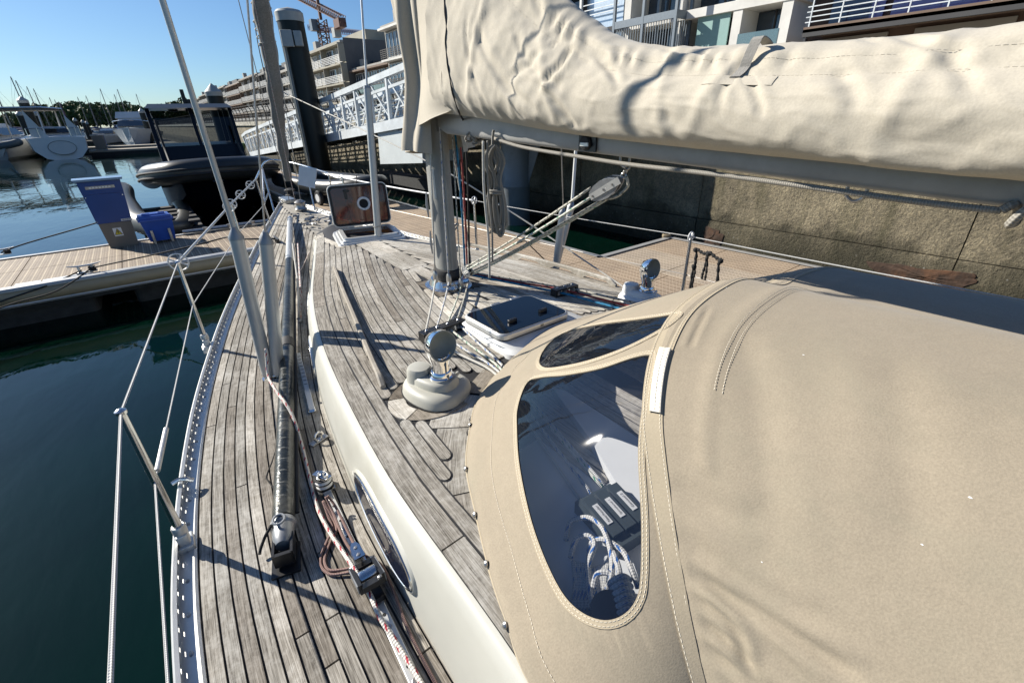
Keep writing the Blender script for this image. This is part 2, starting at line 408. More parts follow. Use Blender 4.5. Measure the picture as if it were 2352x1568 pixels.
def concrete_mat(name, col, wet=1.0):
    mt, n, b, o = newmat(name)
    tc = N(n, 'ShaderNodeTexCoord'); co = tc.outputs['Object']; sp = N(n, 'ShaderNodeSeparateXYZ'); n.links.new(co, sp.inputs[0])
    a = N(n, 'ShaderNodeTexNoise', Scale=1.3, Detail=9., Roughness=.7, Distortion=.3); n.links.new(co, a.inputs[0])
    f = N(n, 'ShaderNodeTexNoise', Scale=26., Detail=6., Roughness=.75); n.links.new(co, f.inputs[0])
    r1 = ramp(n, a.outputs[0], [(.34, tuple(c * .42 for c in col)), (.47, tuple(c * .9 for c in col)), (.6, tuple(c * 1.15 for c in col)), (.7, tuple(c * 1.5 for c in col))])
    r2 = ramp(n, f.outputs[0], [(.34, (.28, .27, .25)), (.5, (.95, .95, .93)), (.66, (1.7, 1.64, 1.5))]); out = mixc(n, .6, r1.outputs[0], r2.outputs[0], 'MULTIPLY')
    vo = N(n, 'ShaderNodeTexVoronoi', Scale=11.); vo.feature = 'DISTANCE_TO_EDGE' if False else 'F1'; n.links.new(co, vo.inputs[0])
    sh = mth(n, 'LESS_THAN', vo.outputs[0], .14); vc = N(n, 'ShaderNodeSeparateColor'); n.links.new(vo.outputs['Color'], vc.inputs[0])
    out = mixc(n, mth(n, 'MULTIPLY', sh, mth(n, 'GREATER_THAN', vc.outputs[0], .72)), out, (.62, .58, .5))
    # streaks of algae, running down
    mp = N(n, 'ShaderNodeMapping'); mp.inputs['Scale'].default_value = (1, 2.2, .25); n.links.new(co, mp.inputs[0])
    g = N(n, 'ShaderNodeTexNoise', Scale=1.2, Detail=7., Roughness=.65); n.links.new(mp.outputs[0], g.inputs[0])
    r3 = ramp(n, g.outputs[0], [(.52, (0, 0, 0)), (.68, (1, 1, 1))]); out = mixc(n, mth(n, 'MULTIPLY', r3.outputs[0], .55), out, (.075, .07, .03))
    # tide band: weed and wet stone below the high-water mark
    zz = mth(n, 'ADD', sp.outputs[2], mth(n, 'MULTIPLY', a.outputs[0], .9))
    r4 = ramp(n, mth(n, 'DIVIDE', zz, 3.), [(.18, (1, 1, 1)), (.36, (.55, .55, .55)), (.42, (0, 0, 0))])
    out = mixc(n, mth(n, 'MULTIPLY', r4.outputs[0], wet), out, (.028, .026, .012))
    n.links.new(out, b.inputs['Base Color']); b.inputs['Roughness'].default_value = .85
    h = mth(n, 'ADD', mth(n, 'MULTIPLY', f.outputs[0], .6), mth(n, 'ADD', a.outputs[0], mth(n, 'MULTIPLY', sh, .3)))
    bumpit(n, b, h, 1.0, .07)
    return mt
M['quay'] = concrete_mat('quay_concrete', (.235, .20, .135))
M['coping'] = concrete_mat('coping_concrete', (.42, .40, .34), 0)
M['pave'] = simple('promenade_paving', (.30, .27, .23), .85, var=.15, scale=.5)
M['rust'] = simple('rust_patch', (.055, .033, .022), .9, var=.45, scale=9, bump=1., bscale=18, dirt=(.13, .06, .028))
XQ = 8.25                                   # face of the quay wall
QT = 2.55
quay = empty('quay_wall', (XQ, 0, 0), label='long weathered concrete quay wall with rust stained joints behind the pontoon', cat='quay wall')
rng = random.Random(3)
ys = [-12 + 4.15 * i + (.9 * math.sin(i * 2.3) if i < 10 else 0) for i in range(48)]
jz = .60
for i in range(len(ys) - 1):
    y0, y1 = ys[i] + .007, ys[i + 1] - .007
    for (z0, z1, dx) in ((-.8, jz - .006, .0), (jz + .006, 1.62, .012), (1.63, QT - .28, .0)):
        off = dx + rng.uniform(-.012, .012)
        ny, nz = (14, 8) if y0 < 14 else (2, 1)
        P = []
        for a in range(nz + 1):
            row = []
            for c in range(ny + 1):
                e = .018 if (a in (0, nz) or c in (0, ny)) else 0
                row.append((off + e + (rng.uniform(-.007, .007) if ny > 2 else 0), y0 + (y1 - y0) * c / ny - 0, z0 + (z1 - z0) * a / nz))
            P.append(row)
        mb = MB(); mb.grid(P)
        mb.box((off + .32, (y0 + y1) / 2, (z0 + z1) / 2), (.6, y1 - y0 - .002, z1 - z0 - .002))
        o = mb.build('concrete_panel', M['quay'], quay, smooth=(ny > 2), angle=60)
mb = MB(); mb.box((.9, 86, .8), (1.0, 200, 3.2)); mb.build('wall_core', M['quay'], quay)
mb = MB()
for i in range(len(ys) - 1):
    mb.box((.35, (ys[i] + ys[i + 1]) / 2, QT - .13), (.95, 4.13, .27), bevel=.03)
mb.build('coping', M['coping'], quay)
for (yy, zz, ly, lz) in ((4.42, .30, .34, .30), (1.22, .30, 1.0, .24), (7.9, .33, .5, .3), (-1.9, .3, .8, .3)):
    mb = MB(); n_ = 30; o_ = []
    for k in range(n_):
        a = 2 * math.pi * k / n_; ca, sa = math.cos(a), math.sin(a); q_ = 1 + .16 * math.sin(3 * a + yy) + .10 * math.sin(7 * a) + rng.uniform(-.07, .07)
        o_.append((-.006 + rng.uniform(-.006, .002), yy + ly * .55 * q_ * math.copysign(abs(ca) ** .6, ca), zz + lz * .55 * q_ * math.copysign(abs(sa) ** .6, sa)))
    P = [[(.02, yy + (p[1] - yy) * f_, zz + (p[2] - zz) * f_) if f_ == 1.04 else (p[0] - .012 * (1 - f_) + rng.uniform(-.006, .006), yy + (p[1] - yy) * f_, zz + (p[2] - zz) * f_) for p in o_] for f_ in (1.04, 1, .8, .55, .3, .05)]
    mb.grid(P, closed=True); mb.build('rust_patch', M['rust'], quay, smooth=True)
# promenade behind
mb = MB(); mb.box((0, 0, 0), (400, 600, .5)); p = mb.build('promenade', M['pave'], kind='structure', loc=(XQ + .8 + 200, 200, QT - .25 + .02))

# promenade railing : curved dark posts with horizontal rails
M['railing'] = simple('dark_railing', (.045, .04, .035), .6, .3, .2)
rail = empty('promenade_railing', (XQ + .6, 0, QT), label='dark promenade railing with curved posts and horizontal bars on the quay top', cat='railing')
mb = MB()
post = MB(); prof = [(0, 0, 0), (.0, 0, .5), (-.05, 0, .85), (-.16, 0, 1.1), (-.30, 0, 1.18)]
post.tube(smooth_path(prof, 3), .035, 4)
pm = None
for i in range(100):
    y = 14 + i * 1.6
    if pm is None:
        o = post.build('post', M['railing'], rail); pm = o.data
    else: o = link('post', pm, rail)
    o.location = (0, y, 0)
for k, zz in enumerate((.16, .32, .48, .64, .80, .96, 1.18)):
    mb = MB(); xx = 0 if zz < .6 else (-.04 if zz < .9 else (-.09 if zz < 1 else -.3))
    mb.beam((xx, 14, zz), (xx, 173, zz), .03); mb.build('rail', M['railing'], rail)
mb = MB()
for i in range(99): mb.beam((.02, 14 + i * 1.6, .08), (.02, 15.6 + i * 1.6, .08), .05, .16)
mb.build('base_rail', M['railing'], rail)

# ------------------------------------------------------------------ pontoons
def tile_mat(name, a, c, d):
    mt, n, b, o = newmat(name)
    tc = N(n, 'ShaderNodeTexCoord'); co = tc.outputs['Object']; sp = N(n, 'ShaderNodeSeparateXYZ'); n.links.new(co, sp.inputs[0])
    fx = mth(n, 'FRACT', mth(n, 'MULTIPLY', sp.outputs[0], 1 / .105)); lx = mth(n, 'LESS_THAN', fx, .14)
    # interlocking pattern between the ribs
    row = mth(n, 'FLOOR', mth(n, 'MULTIPLY', sp.outputs[0], 1 / .035))
    ph = mth(n, 'MULTIPLY', mth(n, 'MODULO', row, 2.), .5)
    fy = mth(n, 'FRACT', mth(n, 'ADD', mth(n, 'MULTIPLY', sp.outputs[1], 1 / .05), ph))
    fx2 = mth(n, 'FRACT', mth(n, 'MULTIPLY', sp.outputs[0], 1 / .035))
    dx = mth(n, 'ABSOLUTE', mth(n, 'SUBTRACT', fx2, .5)); dy = mth(n, 'ABSOLUTE', mth(n, 'SUBTRACT', fy, .5))
    hole = mth(n, 'LESS_THAN', mth(n, 'ADD', dx, dy), .46)
    ring = mth(n, 'LESS_THAN', mth(n, 'ADD', dx, dy), .2)
    no = N(n, 'ShaderNodeTexNoise', Scale=1.7, Detail=9., Roughness=.7); n.links.new(co, no.inputs[0])
    base = mixc(n, hole, a, c); base = mixc(n, ring, base, a); base = mixc(n, lx, base, d)
    base = mixc(n, 1., base, ramp(n, no.outputs[0], [(.3, (.74, .74, .76)), (.7, (1.15, 1.13, 1.1))]).outputs[0], 'MULTIPLY')
    n.links.new(base, b.inputs['Base Color']); b.inputs['Roughness'].default_value = .75
    h = mth(n, 'SUBTRACT', 1., mth(n, 'MULTIPLY', hole, .6)); bumpit(n, b, h, .35, .004)
    return mt
M['tile'] = tile_mat('pontoon_tile', (.40, .315, .225), (.17, .115, .07), (.52, .42, .30))
M['tile_pale'] = tile_mat('pontoon_tile_pale', (.44, .37, .28), (.20, .155, .11), (.54, .45, .34))
M['tile_grey'] = tile_mat('pontoon_tile_grey', (.31, .245, .175), (.13, .09, .055), (.47, .39, .27))
M['fender'] = simple('beige_rubber_fender', (.34, .28, .18), .55, var=.1, scale=3)
M['edge'] = simple('grey_alloy_edge', (.48, .48, .47), .45, .5, .1, 4)
M['float'] = simple('dark_float', (.02, .022, .022), .8, var=.4, bump=.3)
def panels(par, x0, x1, y0, y1, px, py, mat, axis='y', mats=None):
    nx = max(1, round((x1 - x0) / px)); ny = max(1, round((y1 - y0) / py)); cache = {}
    dx, dy = (x1 - x0) / nx, (y1 - y0) / ny
    for i in range(nx):
        for j in range(ny):
            mt = mat
            if mats and (i, j) in mats: mt = mats[(i, j)]
            if mt.name not in cache:
                mb = MB(); mb.box((0, 0, -.02), (dx - .012, dy - .012, .04), bevel=0)
                o = mb.build('deck_panel', mt, par); cache[mt.name] = o.data
            else: o = link('deck_panel', cache[mt.name], par)
            o.location = (x0 + (i + .5) * dx - par.location.x, y0 + (j + .5) * dy - par.location.y, DOCK - par.location.z)
X0, X1 = 3.05, 5.05
dock = empty('main_pontoon', (X0, 0, 0), label='long beige patterned pontoon running between the yacht and the quay wall', cat='pontoon')
panels(dock, X0, X1, -4, 14, 1.0, 1.2, M['tile'])
panels(dock, X0, X1, 14, 46, 1.0, 4.0, M['tile'])
panels(dock, X1 + .012, 6.78, -4, 4.38, .86, 1.05, M['tile'], mats={(0, 7): M['tile_pale'], (0, 6): M['tile_pale'], (1, 7): M['tile']})
def edge(par, a, b, out):
    """alloy rim with a rubber fender below, from a to b, facing the horizontal direction out"""
    a = Vector(a) - par.location; b = Vector(b) - par.location; out = Vector(out); up = Vector((0, 0, 1))
    def sw(prof, name, mat, sm=True):
        mb = MB(); P = [[p + out * x + up * z for (x, z) in prof] for p in (a, a.lerp(b, .5), b)]; mb.grid(P); mb.build(name, mat, par, smooth=sm, recalc=False, angle=35)
    sw([(-.075, .012), (-.075, .02), (.0, .022), (.03, .014), (.045, -.005), (.045, -.03), (.03, -.035)], 'edge_rim', M['edge'])
    sw([(.03, -.035), (.055, -.05), (.075, -.09), (.078, -.13), (.06, -.18), (.035, -.2)], 'fender_strip', M['fender'])
    sw([(.035, -.2), (.05, -.2), (.055, -.215), (.04, -.24), (-.01, -.245)], 'lower_rim', M['edge'])
    sw([(-.01, -.245), (-.03, -.25), (-.03, -.31), (-.09, -.31)], 'beam', M['float'], False)
edge(dock, (X1, 46, DOCK), (X1, 4.38, DOCK), (1, 0, 0)); edge(dock, (X0, -4, DOCK), (X0, 46, DOCK), (-1, 0, 0))
edge(dock, (X1, 4.38, DOCK), (6.78, 4.38, DOCK), (0, 1, 0)); edge(dock, (6.78, 4.38, DOCK), (6.78, -4, DOCK), (1, 0, 0))
mb = MB()
for y in range(-4, 46, 3): mb.box((1.0, y + 1.2, .12), (1.8, 2.2, .62), bevel=.06)
mb.box((2.9, 2.2, .1), (1.5, 3.6, .6), bevel=.06); mb.box((2.9, -2, .1), (1.5, 3.6, .6), bevel=.06)
mb.build('float', M['float'], dock)
mb = MB(); mb.lathe([(.0, 0), (.05, 0), (.06, .02), (.06, .05), (.045, .06), (.04, .03), (0, .03)], 20, Matrix.Translation((3.73 - .06, 4.40, DOCK + .01)) @ Matrix.Diagonal((1.6, 1, 1, 1)))
mb.build('corner_fender', M['fender'], dock, smooth=True)
# finger pontoon on the port side
FX0, FX1, FY0, FY1 = -9.0, 3.0, 8.62, 10.85
fing = empty('finger_pontoon', (FX0, FY0, 0), label='finger pontoon of ribbed beige panels beyond the port bow carrying the blue cabinet', cat='pontoon')
panels(fing, FX0, FX1, FY0 + .08, FY1 - .08, 1.2, 1.04, M['tile_grey'])
edge(fing, (FX0, FY0, DOCK), (FX1, FY0, DOCK), (0, -1, 0)); edge(fing, (FX1, FY1, DOCK), (FX0, FY1, DOCK), (0, 1, 0))
mb = MB()
for x in (.3, 2.7, 4.4, 6.4, 8.4, 10.3): mb.box((x + .8, 1.12, .1), (1.55, 1.95, .6), bevel=.08)
mb.build('float', M['float'], fing)
mb = MB()
for k in range(3): mb.box((7.38 + k * .28, .10, DOCK + .016), (.26, .16, .006))
mb.build('cover_plate', M['alu_white'], fing)
# timber / pipe clutter on the far edge of the finger
mb = MB()
for k in range(5):
    x = 9.35 + k * .42; mb.tube([(x, 2.16, DOCK + .06), (x + .36, 2.13, DOCK + .06)], .035, 8)
    mb.lathe([(.05, 0), (.05, .06)], 10, Matrix.Translation((x + .38, 2.13, DOCK + .04)))
mb.build('pipe_run', M['steel_dull'], fing, smooth=True)

def cleat(name, loc, rz, label, group, s=1.0):
    t = empty(name, loc, rz, label, 'cleat', group)
    mb = MB(); pts = [(-.19, 0, .115), (-.15, 0, .105), (-.06, 0, .095), (.06, 0, .095), (.15, 0, .105), (.19, 0, .115)]
    mb.tube([Vector(p) * s for p in pts], [.009 * s, .014 * s, .019 * s, .019 * s, .014 * s, .009 * s], 10, flat=.7); mb.build('horn', M['alu_white'], t, smooth=True)
    for sx in (-1, 1):
        mb = MB(); mb.lathe([(.035 * s, 0), (.033 * s, .012 * s), (.018 * s, .02 * s), (.016 * s, .09 * s)], 12, Matrix.Translation((sx * .075 * s, 0, 0))); mb.build('leg', M['alu_white'], t, smooth=True)
    mb = MB(); mb.box((0, 0, .006), (.24 * s, .08 * s, .012), bevel=.004); mb.build('base', M['edge'], t)
    return t
c1 = at(202, 628, DOCK)
cleat('mooring_cleat', (c1.x, c1.y, DOCK + .024), R(4), 'pale metal cleat on the near edge of the finger pontoon', 'cleats on the finger pontoon', 1.0)
c2 = at(8, 588, DOCK)
cleat('mooring_cleat', (c2.x, c2.y, DOCK + .024), R(4), 'dark cleat wound with black line at the far edge of the finger pontoon', 'cleats on the finger pontoon', .9)
# ------------------------------------------------------------------ the yacht: shape functions
def zd(y): return 1.15 + .0045 * max(0, y - 1) ** 2
def xc(y): return 1.30 + .05 * (y - 1.5)
xp = fn([(-2.2, -.12), (-1, -.24), (0, -.29), (.8, -.30), (1.3, -.285), (1.56, -.262), (2.27, -.155), (3.27, .08), (5.0, .615), (6.5, 1.13), (7.9, 1.655)])
xs = fn([(-2.2, 2.7), (0, 2.86), (1.3, 2.86), (2.0, 2.80), (2.52, 2.73), (3.7, 2.55), (5.0, 2.27), (6.5, 1.95), (7.9, 1.69)])
hwf = fn([(-1.3, .98), (0, .955), (.4, .945), (1.1, .96), (1.5, .94), (2.15, .88), (2.86, .755), (3.76, .52), (4.3, .375), (4.7, .26), (4.9, .18)])
YN = 5.05
def hw(y):
    if y > 4.6:
        t = min(1, (y - 4.6) / (YN - 4.6)); return .285 * math.sqrt(max(0, 1 - t * t))
    return hwf(y)
def ze(y):                                  # height of the coachroof edge
    return 1.45 - .035 * max(0, (y - 2.4) / 2.6) ** 1.3
def zr(x, y):
    h = max(hw(y), .12); t = min(1, abs(x - xc(y)) / h); return ze(y) + .045 * (1 - t * t)
def in_cabin(x, y, m=0):
    return y < YN + m and abs(x - xc(y)) < hw(min(y, YN - .001)) + m
yacht = empty('sailing_yacht', (1.3, 1.5, 0), label='sailing yacht with weathered grey teak deck that the picture is taken from', cat='sailing yacht')
YO = Vector((1.3, 1.5, 0))
class YB(MB):                                # geometry in world coordinates, stored relative to its parent thing
    def build(s, name, mat, parent=None, origin=None, **k):
        o_ = origin if origin is not None else (YO if parent is None or parent is yacht or YPAR.get(parent.name) else Vector((0, 0, 0)))
        s.v = [tuple(Vector(v) - o_) for v in s.v]
        return MB.build(s, name, mat, parent if parent is not None else yacht, **k)
YPAR = {}
def ypart(name, loc=None, parent=None):
    """a part of the yacht that groups sub-parts: an empty at the yacht's origin"""
    e = empty(name, (0, 0, 0), parent=parent or yacht); YPAR[e.name] = True; return e

# hull
YS = [-2.2 + .1 * i for i in range(int((7.9 + 2.2) / .1) + 1)] + [7.9]
mb = YB(); P = []
prof = [(.004, .006), (0.0, 0), (.012, -.03), (.0, -.12), (.05, -.5), (.14, -1.0), (.30, -1.35), (.9, -1.7)]
for side in (0, 1):
    P = []
    for y in YS:
        e = xp(y) if side == 0 else xs(y); c = xc(y); wd = abs(c - e); row = []
        for (dx, dz) in prof:
            off = -.0 + dx; bow = max(0, (y - 4) / 3.9); k = 1 + 2.2 * bow
            x = e + (1 if side == 0 else -1) * min(off * k, wd)
            z = zd(y) + dz if dz > -.4 else max(zd(y) + dz, -.6)
            row.append((x, y - max(0, -dz) * .42 * max(0, (y - 6.8) / 1.1), z - .01))
        P.append(row)
    mb.grid(P)
mb.build('hull', M['hull'], smooth=True, angle=50)
# caulked deck sheet that lies under the planks
deck = ypart('deck')
mb = YB(); P = []
for y in YS:
    P.append([(xp(y) + (xs(y) - xp(y)) * k / 8, y, zd(y) - .002 + .02 * (1 - (k / 4 - 1) ** 2)) for k in range(9)])
mb.grid(P); mb.build('caulking', M['caulk'], deck, smooth=True)
def zdk(x, y):
    a, b = xp(y), xs(y); t = (x - a) / max(b - a, .01) * 2 - 1
    return zd(y) + .02 * (1 - t * t)

def lay(parent, edge_x, side, n, off0, w_, gap, zf, valid, y0, y1, mats, step=.13, thick=.005, minlen=.12, seed=1, joint=(1.5, 2.3), nib=True, under=None):
    """strakes sprung parallel to the curved edge; each piece its own mesh"""
    rg = random.Random(seed)
    ys_ = np.arange(y0, y1, step)
    E_ = [Vector((edge_x(y), y)) for y in ys_]
    Nn = []
    for i in range(len(E_)):
        t = E_[min(i + 1, len(E_) - 1)] - E_[max(i - 1, 0)]; t.normalize()
        Nn.append(Vector((t.y, -t.x)) * side)
    for k in range(n):
        d = off0 + k * w_ + w_ / 2
        Ctr = [e + nn * d for e, nn in zip(E_, Nn)]
        ok = [valid(c.x, c.y) for c in Ctr]
        runs = []; cur = []
        for i, f in enumerate(ok):
            if f: cur.append(i)
            elif cur: runs.append(cur); cur = []
        if cur: runs.append(cur)
        for run in runs:
            if len(run) < 3: continue
            # refine the ends by bisection on valid()
            pts = [Ctr[i].copy() for i in run]; nrs = [Nn[i] for i in run]
            def refine(i_in, i_out):
                a, b = Ctr[i_in].copy(), Ctr[i_out].copy(); na = Nn[i_in]
                for _ in range(7):
                    m_ = (a + b) / 2
                    if valid(m_.x, m_.y): a = m_
                    else: b = m_
                return a, na
            clipped0 = run[0] > 0; clipped1 = run[-1] < len(ok) - 1
            if clipped0:
                a, na = refine(run[0], run[0] - 1); pts.insert(0, a); nrs.insert(0, na)
            if clipped1:
                a, na = refine(run[-1], run[-1] + 1); pts.append(a); nrs.append(na)
            # split into board lengths
            i = 0; pcs = []; L = rg.uniform(.3, joint[1]); s0 = 0; acc = 0
            for j in range(1, len(pts)):
                acc += (pts[j] - pts[j - 1]).length
                if acc > L and j < len(pts) - 3: pcs.append((s0, j, s0 == 0, False)); s0 = j; acc = 0; L = rg.uniform(*joint)
            pcs.append((s0, len(pts) - 1, s0 == 0, True))
            for (a, b, first, last) in pcs:
                q = pts[a:b + 1]; nn = nrs[a:b + 1]
                q = [v.copy() for v in q]
                if len(q) < 2: continue
                t0 = (q[1] - q[0]).normalized(); t1 = (q[-1] - q[-2]).normalized()
                hwid = [(w_ - gap) / 2] * len(q)
                if (q[-1] - q[0]).length < minlen: continue
                q[0] = q[0] + t0 * gap / 2; q[-1] = q[-1] - t1 * gap / 2
                # rounded nibs where the plank is clipped by something
                if nib and first and clipped0:
                    hs = [.0, .5, .8, .95]; add = [q[0] + t0 * w_ * .5 * (1 - math.cos(R(90 * i / 4))) for i in range(4)]
                    ws = [(w_ - gap) / 2 * math.sin(R(90 * i / 4)) * .9 + .001 for i in range(4)]
                    if (q[1] - q[0]).length < w_ * .6: q.pop(1); nn.pop(1); hwid.pop(1)
                    q = add + [q[0] + t0 * w_ * .5] + q[1:]; nn = [nn[0]] * 4 + nn; hwid = ws + hwid
                if nib and last and clipped1:
                    e_ = q[-1].copy()
                    if len(q) > 2 and (q[-1] - q[-2]).length < w_ * .6: q.pop(-2); nn.pop(-2); hwid.pop(-2)
                    q[-1] = e_ - t1 * w_ * .5
                    for i in range(3, -1, -1):
                        q.append(e_ - t1 * w_ * .5 * (1 - math.cos(R(90 * i / 4)))); nn.append(nn[-1]); hwid.append((w_ - gap) / 2 * math.sin(R(90 * i / 4)) * .9 + .001)
                vs = []; uv = []; L_ = 0
                for j, (p, nv, hh) in enumerate(zip(q, nn, hwid)):
                    if j: L_ += (p - q[j - 1]).length
                    l = p - nv * hh; r_ = p + nv * hh
                    vs += [(l.x, l.y, zf(l.x, l.y) - .004), (l.x, l.y, zf(l.x, l.y) + thick), (r_.x, r_.y, zf(r_.x, r_.y) + thick), (r_.x, r_.y, zf(r_.x, r_.y) - .004)]
                    uv += [(-hh, L_), (-hh + .0005, L_), (hh, L_), (hh + .0005, L_)]
                if under is not None:
                    o_ = len(under.v); gg = gap * .95
                    for j, (p, nv, hh) in enumerate(zip(q, nn, hwid)):
                        pp = p - t0 * gg * .8 if j == 0 else (p + t1 * gg * .8 if j == len(q) - 1 else p)
                        for s_ in (-1, 1):
                            c_ = pp + nv * (hh + gg) * s_; under.v.append((c_.x, c_.y, zf(c_.x, c_.y) + .0025)); under.uv.append((0, 0))
                    for j in range(len(q) - 1): under.f.append((o_ + 2 * j, o_ + 2 * j + 1, o_ + 2 * j + 3, o_ + 2 * j + 2))
                fs = []
                for j in range(len(q) - 1):
                    o_ = j * 4
                    for a_, b_ in ((0, 1), (1, 2), (2, 3)): fs.append((o_ + a_, o_ + b_, o_ + 4 + b_, o_ + 4 + a_))
                fs += [(0, 1, 2, 3), tuple(len(vs) - 4 + i for i in (3, 2, 1, 0))]
                mb = YB(); mb.add(vs, fs, uv)
                mb.build('plank', mats(k, q[len(q) // 2], rg), parent)
def deck_ok(side):
    def f(x, y):
        if y > 7.75: return False
        if in_cabin(x, y, -.02): return False
        c = xc(y); 
        if y > YN - .4 and abs(x - c) < .075: return False
        if side > 0: return x < c - .0 and x > xp(y) + .04
        return x > c and x < xs(y) - .04
    return f
def dmat(k, p, rg):
    if p.y > 5.6: return M['teak_pale']
    return M['teak']
lay(deck, xp, 1, 24, .055, .0415, .0060, zdk, deck_ok(1), -2.0, 7.8, dmat, seed=5, joint=(1.6, 2.6))
lay(deck, xs, -1, 22, .055, .0415, .0052, zdk, deck_ok(-1), -2.0, 7.8, lambda k, p, rg: M['teak_pale'], seed=9, joint=(1.6, 2.6))
mb = YB(); P = []; uv = []
for i in range(30):
    y = YN - .3 + (7.78 - YN + .3) * i / 29; P.append([(xc(y) - .07, y, zdk(xc(y), y) + .004), (xc(y) + .07, y, zdk(xc(y), y) + .004)]); uv += [(-.07, y), (.07, y)]
mb.grid(P, uvs=uv); mb.build('king_plank', M['teak_pale'], deck)

# coachroof shell
roof = ypart('coachroof')
OY = list(np.arange(-1.3, 4.6, .1)) + [4.6 + (YN - 4.6) * math.sin(R(90 * i / 12)) for i in range(13)]
rings = [(.055, 'd', -.03), (.035, 'e', -.10), (.016, 'e', -.035), (.004, 'e', -.010), (-.012, 'e', .0)]
mb = YB()
P = []
for y in OY:
    row = []
    for s_ in (-1, 1):
        rr = []
        for (off, base, dz) in rings:
            yy = y + off * max(0, (y - 4.5) / (YN - 4.5)) ** 2 if y > 4.5 else y
            z = (zd(y) if base == 'd' else ze(y)) + dz
            rr.append((xc(y) + s_ * max(0, hw(y) + off), yy, z))
        row.append(rr)
    h = hw(y)
    top = [(xc(y) + (h - .012) * (k / 6 - 1), y, zr(xc(y) + (h - .012) * (k / 6 - 1), y)) for k in range(1, 12)]
    P.append(row[0] + top + row[1][::-1])
mb.grid(P)
mb.build('shell', M['gelcoat'], roof, smooth=True, angle=60)
mb = YB(); P = []
for y in [v for v in OY if v < YN - .03]:
    h = max(.01, hw(y) - .020); P.append([(xc(y) + h * (k / 6 - 1), y, zr(xc(y) + h * (k / 6 - 1), y) + .0025) for k in range(13)])
mb.grid(P); mb.build('caulking', M['caulk'], roof, smooth=True)

# dodger base curve on the coachroof (port to starboard), in plan
DB = [(.300, .10), (.31, .38), (.35, .50), (.40, .64), (.46, .79), (.56, .98), (.70, 1.16), (.84, 1.27), (1.02, 1.36), (1.30, 1.475), (1.52, 1.485), (1.77, 1.43), (1.98, 1.33), (2.12, 1.22), (2.23, 1.0), (2.30, .7), (2.33, .38), (2.34, .10)]
DBs = [Vector((p.x, p.y)) for p in smooth_path([(x, y, 0) for x, y in DB], 10)]
def outside_dodger(x, y, m=.10):
    if y > 1.75: return True
    best = min(DBs, key=lambda p: (p.x - x) ** 2 + (p.y - y) ** 2)
    inside = False; n = len(DBs); px_, py_ = x, y
    poly = DBs + [Vector((2.34, -3)), Vector((.30, -3))]; j = len(poly) - 1
    for i in range(len(poly)):
        a, b = poly[i], poly[j]
        if (a.y > py_) != (b.y > py_) and px_ < (b.x - a.x) * (py_ - a.y) / (b.y - a.y) + a.x: inside = not inside
        j = i
    if m < 0: return not inside
    return (not inside) and (Vector((x, y)) - best).length > m
obst = [(.668, 1.385, .165), (2.05, 1.47, .135)]                 # vents
def roof_ok(side, k_free):
    def f(x, y):
        if not in_cabin(x, y, -.018): return False
        c = xc(y)
        if side > 0 and x > c - .05 * (1 if y < 2.9 else 2.2): return False
        if side < 0 and x < c + .05 * (1 if y < 2.9 else 2.2): return False
        if not (outside_dodger(x, y, .062) or (y > (.93 if x < .78 else .62) and x > .62 and not outside_dodger(x, y, -1)) or (x < .45 and y < .8 and outside_dodger(x - .06, y + .03, 0))): return False
        for (ox, oy, r_) in obst:
            if ((x - ox) / 1.15) ** 2 + ((y - oy)) ** 2 < r_ ** 2: return False
        if .98 < x < 1.57 and 1.3 < y < 1.88: return False             # skylight pad
        if abs(x - 1.36) < .16 and abs(y - 2.42) < .17: return False    # mast pad
        if 1.17 < x < 1.87 and 3.93 < y < 4.82: return False            # fore hatch pad
        return True
    return f
def out_ok(side):
    def f(x, y): return in_cabin(x, y, -.018) and -1.2 < y < YN - .1 and (y < 3.4 or (x < xc(y) - .02 if side > 0 else x > xc(y) + .02))
    return f
UB = YB()
exP = lambda y: xc(y) - hw(y); exS = lambda y: xc(y) + hw(y)
lay(roof, exP, 1, 1, .020, .070, .005, lambda x, y: zr(x, y) + .003, out_ok(1), -1.2, 4.9, lambda k, p, rg: M['teak'], seed=2, joint=(1.3, 1.9), nib=False)
lay(roof, exS, -1, 1, .020, .070, .005, lambda x, y: zr(x, y) + .003, out_ok(-1), -1.2, 4.9, lambda k, p, rg: M['teak_pale'], seed=3, joint=(1.3, 1.9), nib=False)
lay(roof, exP, 1, 20, .092, .043, .0055, lambda x, y: zr(x, y) + .004, roof_ok(1, 3), .2, 4.75, lambda k, p, rg: M['teak'] if k < 13 else M['teak_pale'], step=.06, seed=12, joint=(3.5, 4.5), under=UB)
lay(roof, exS, -1, 20, .092, .043, .0048, lambda x, y: zr(x, y) + .004, roof_ok(-1, 3), .2, 4.75, lambda k, p, rg: M['teak_pale'], step=.06, seed=14, joint=(3.5, 4.5), under=UB)
UB.build('caulk_beads', M['caulk'], roof, kind='stuff')
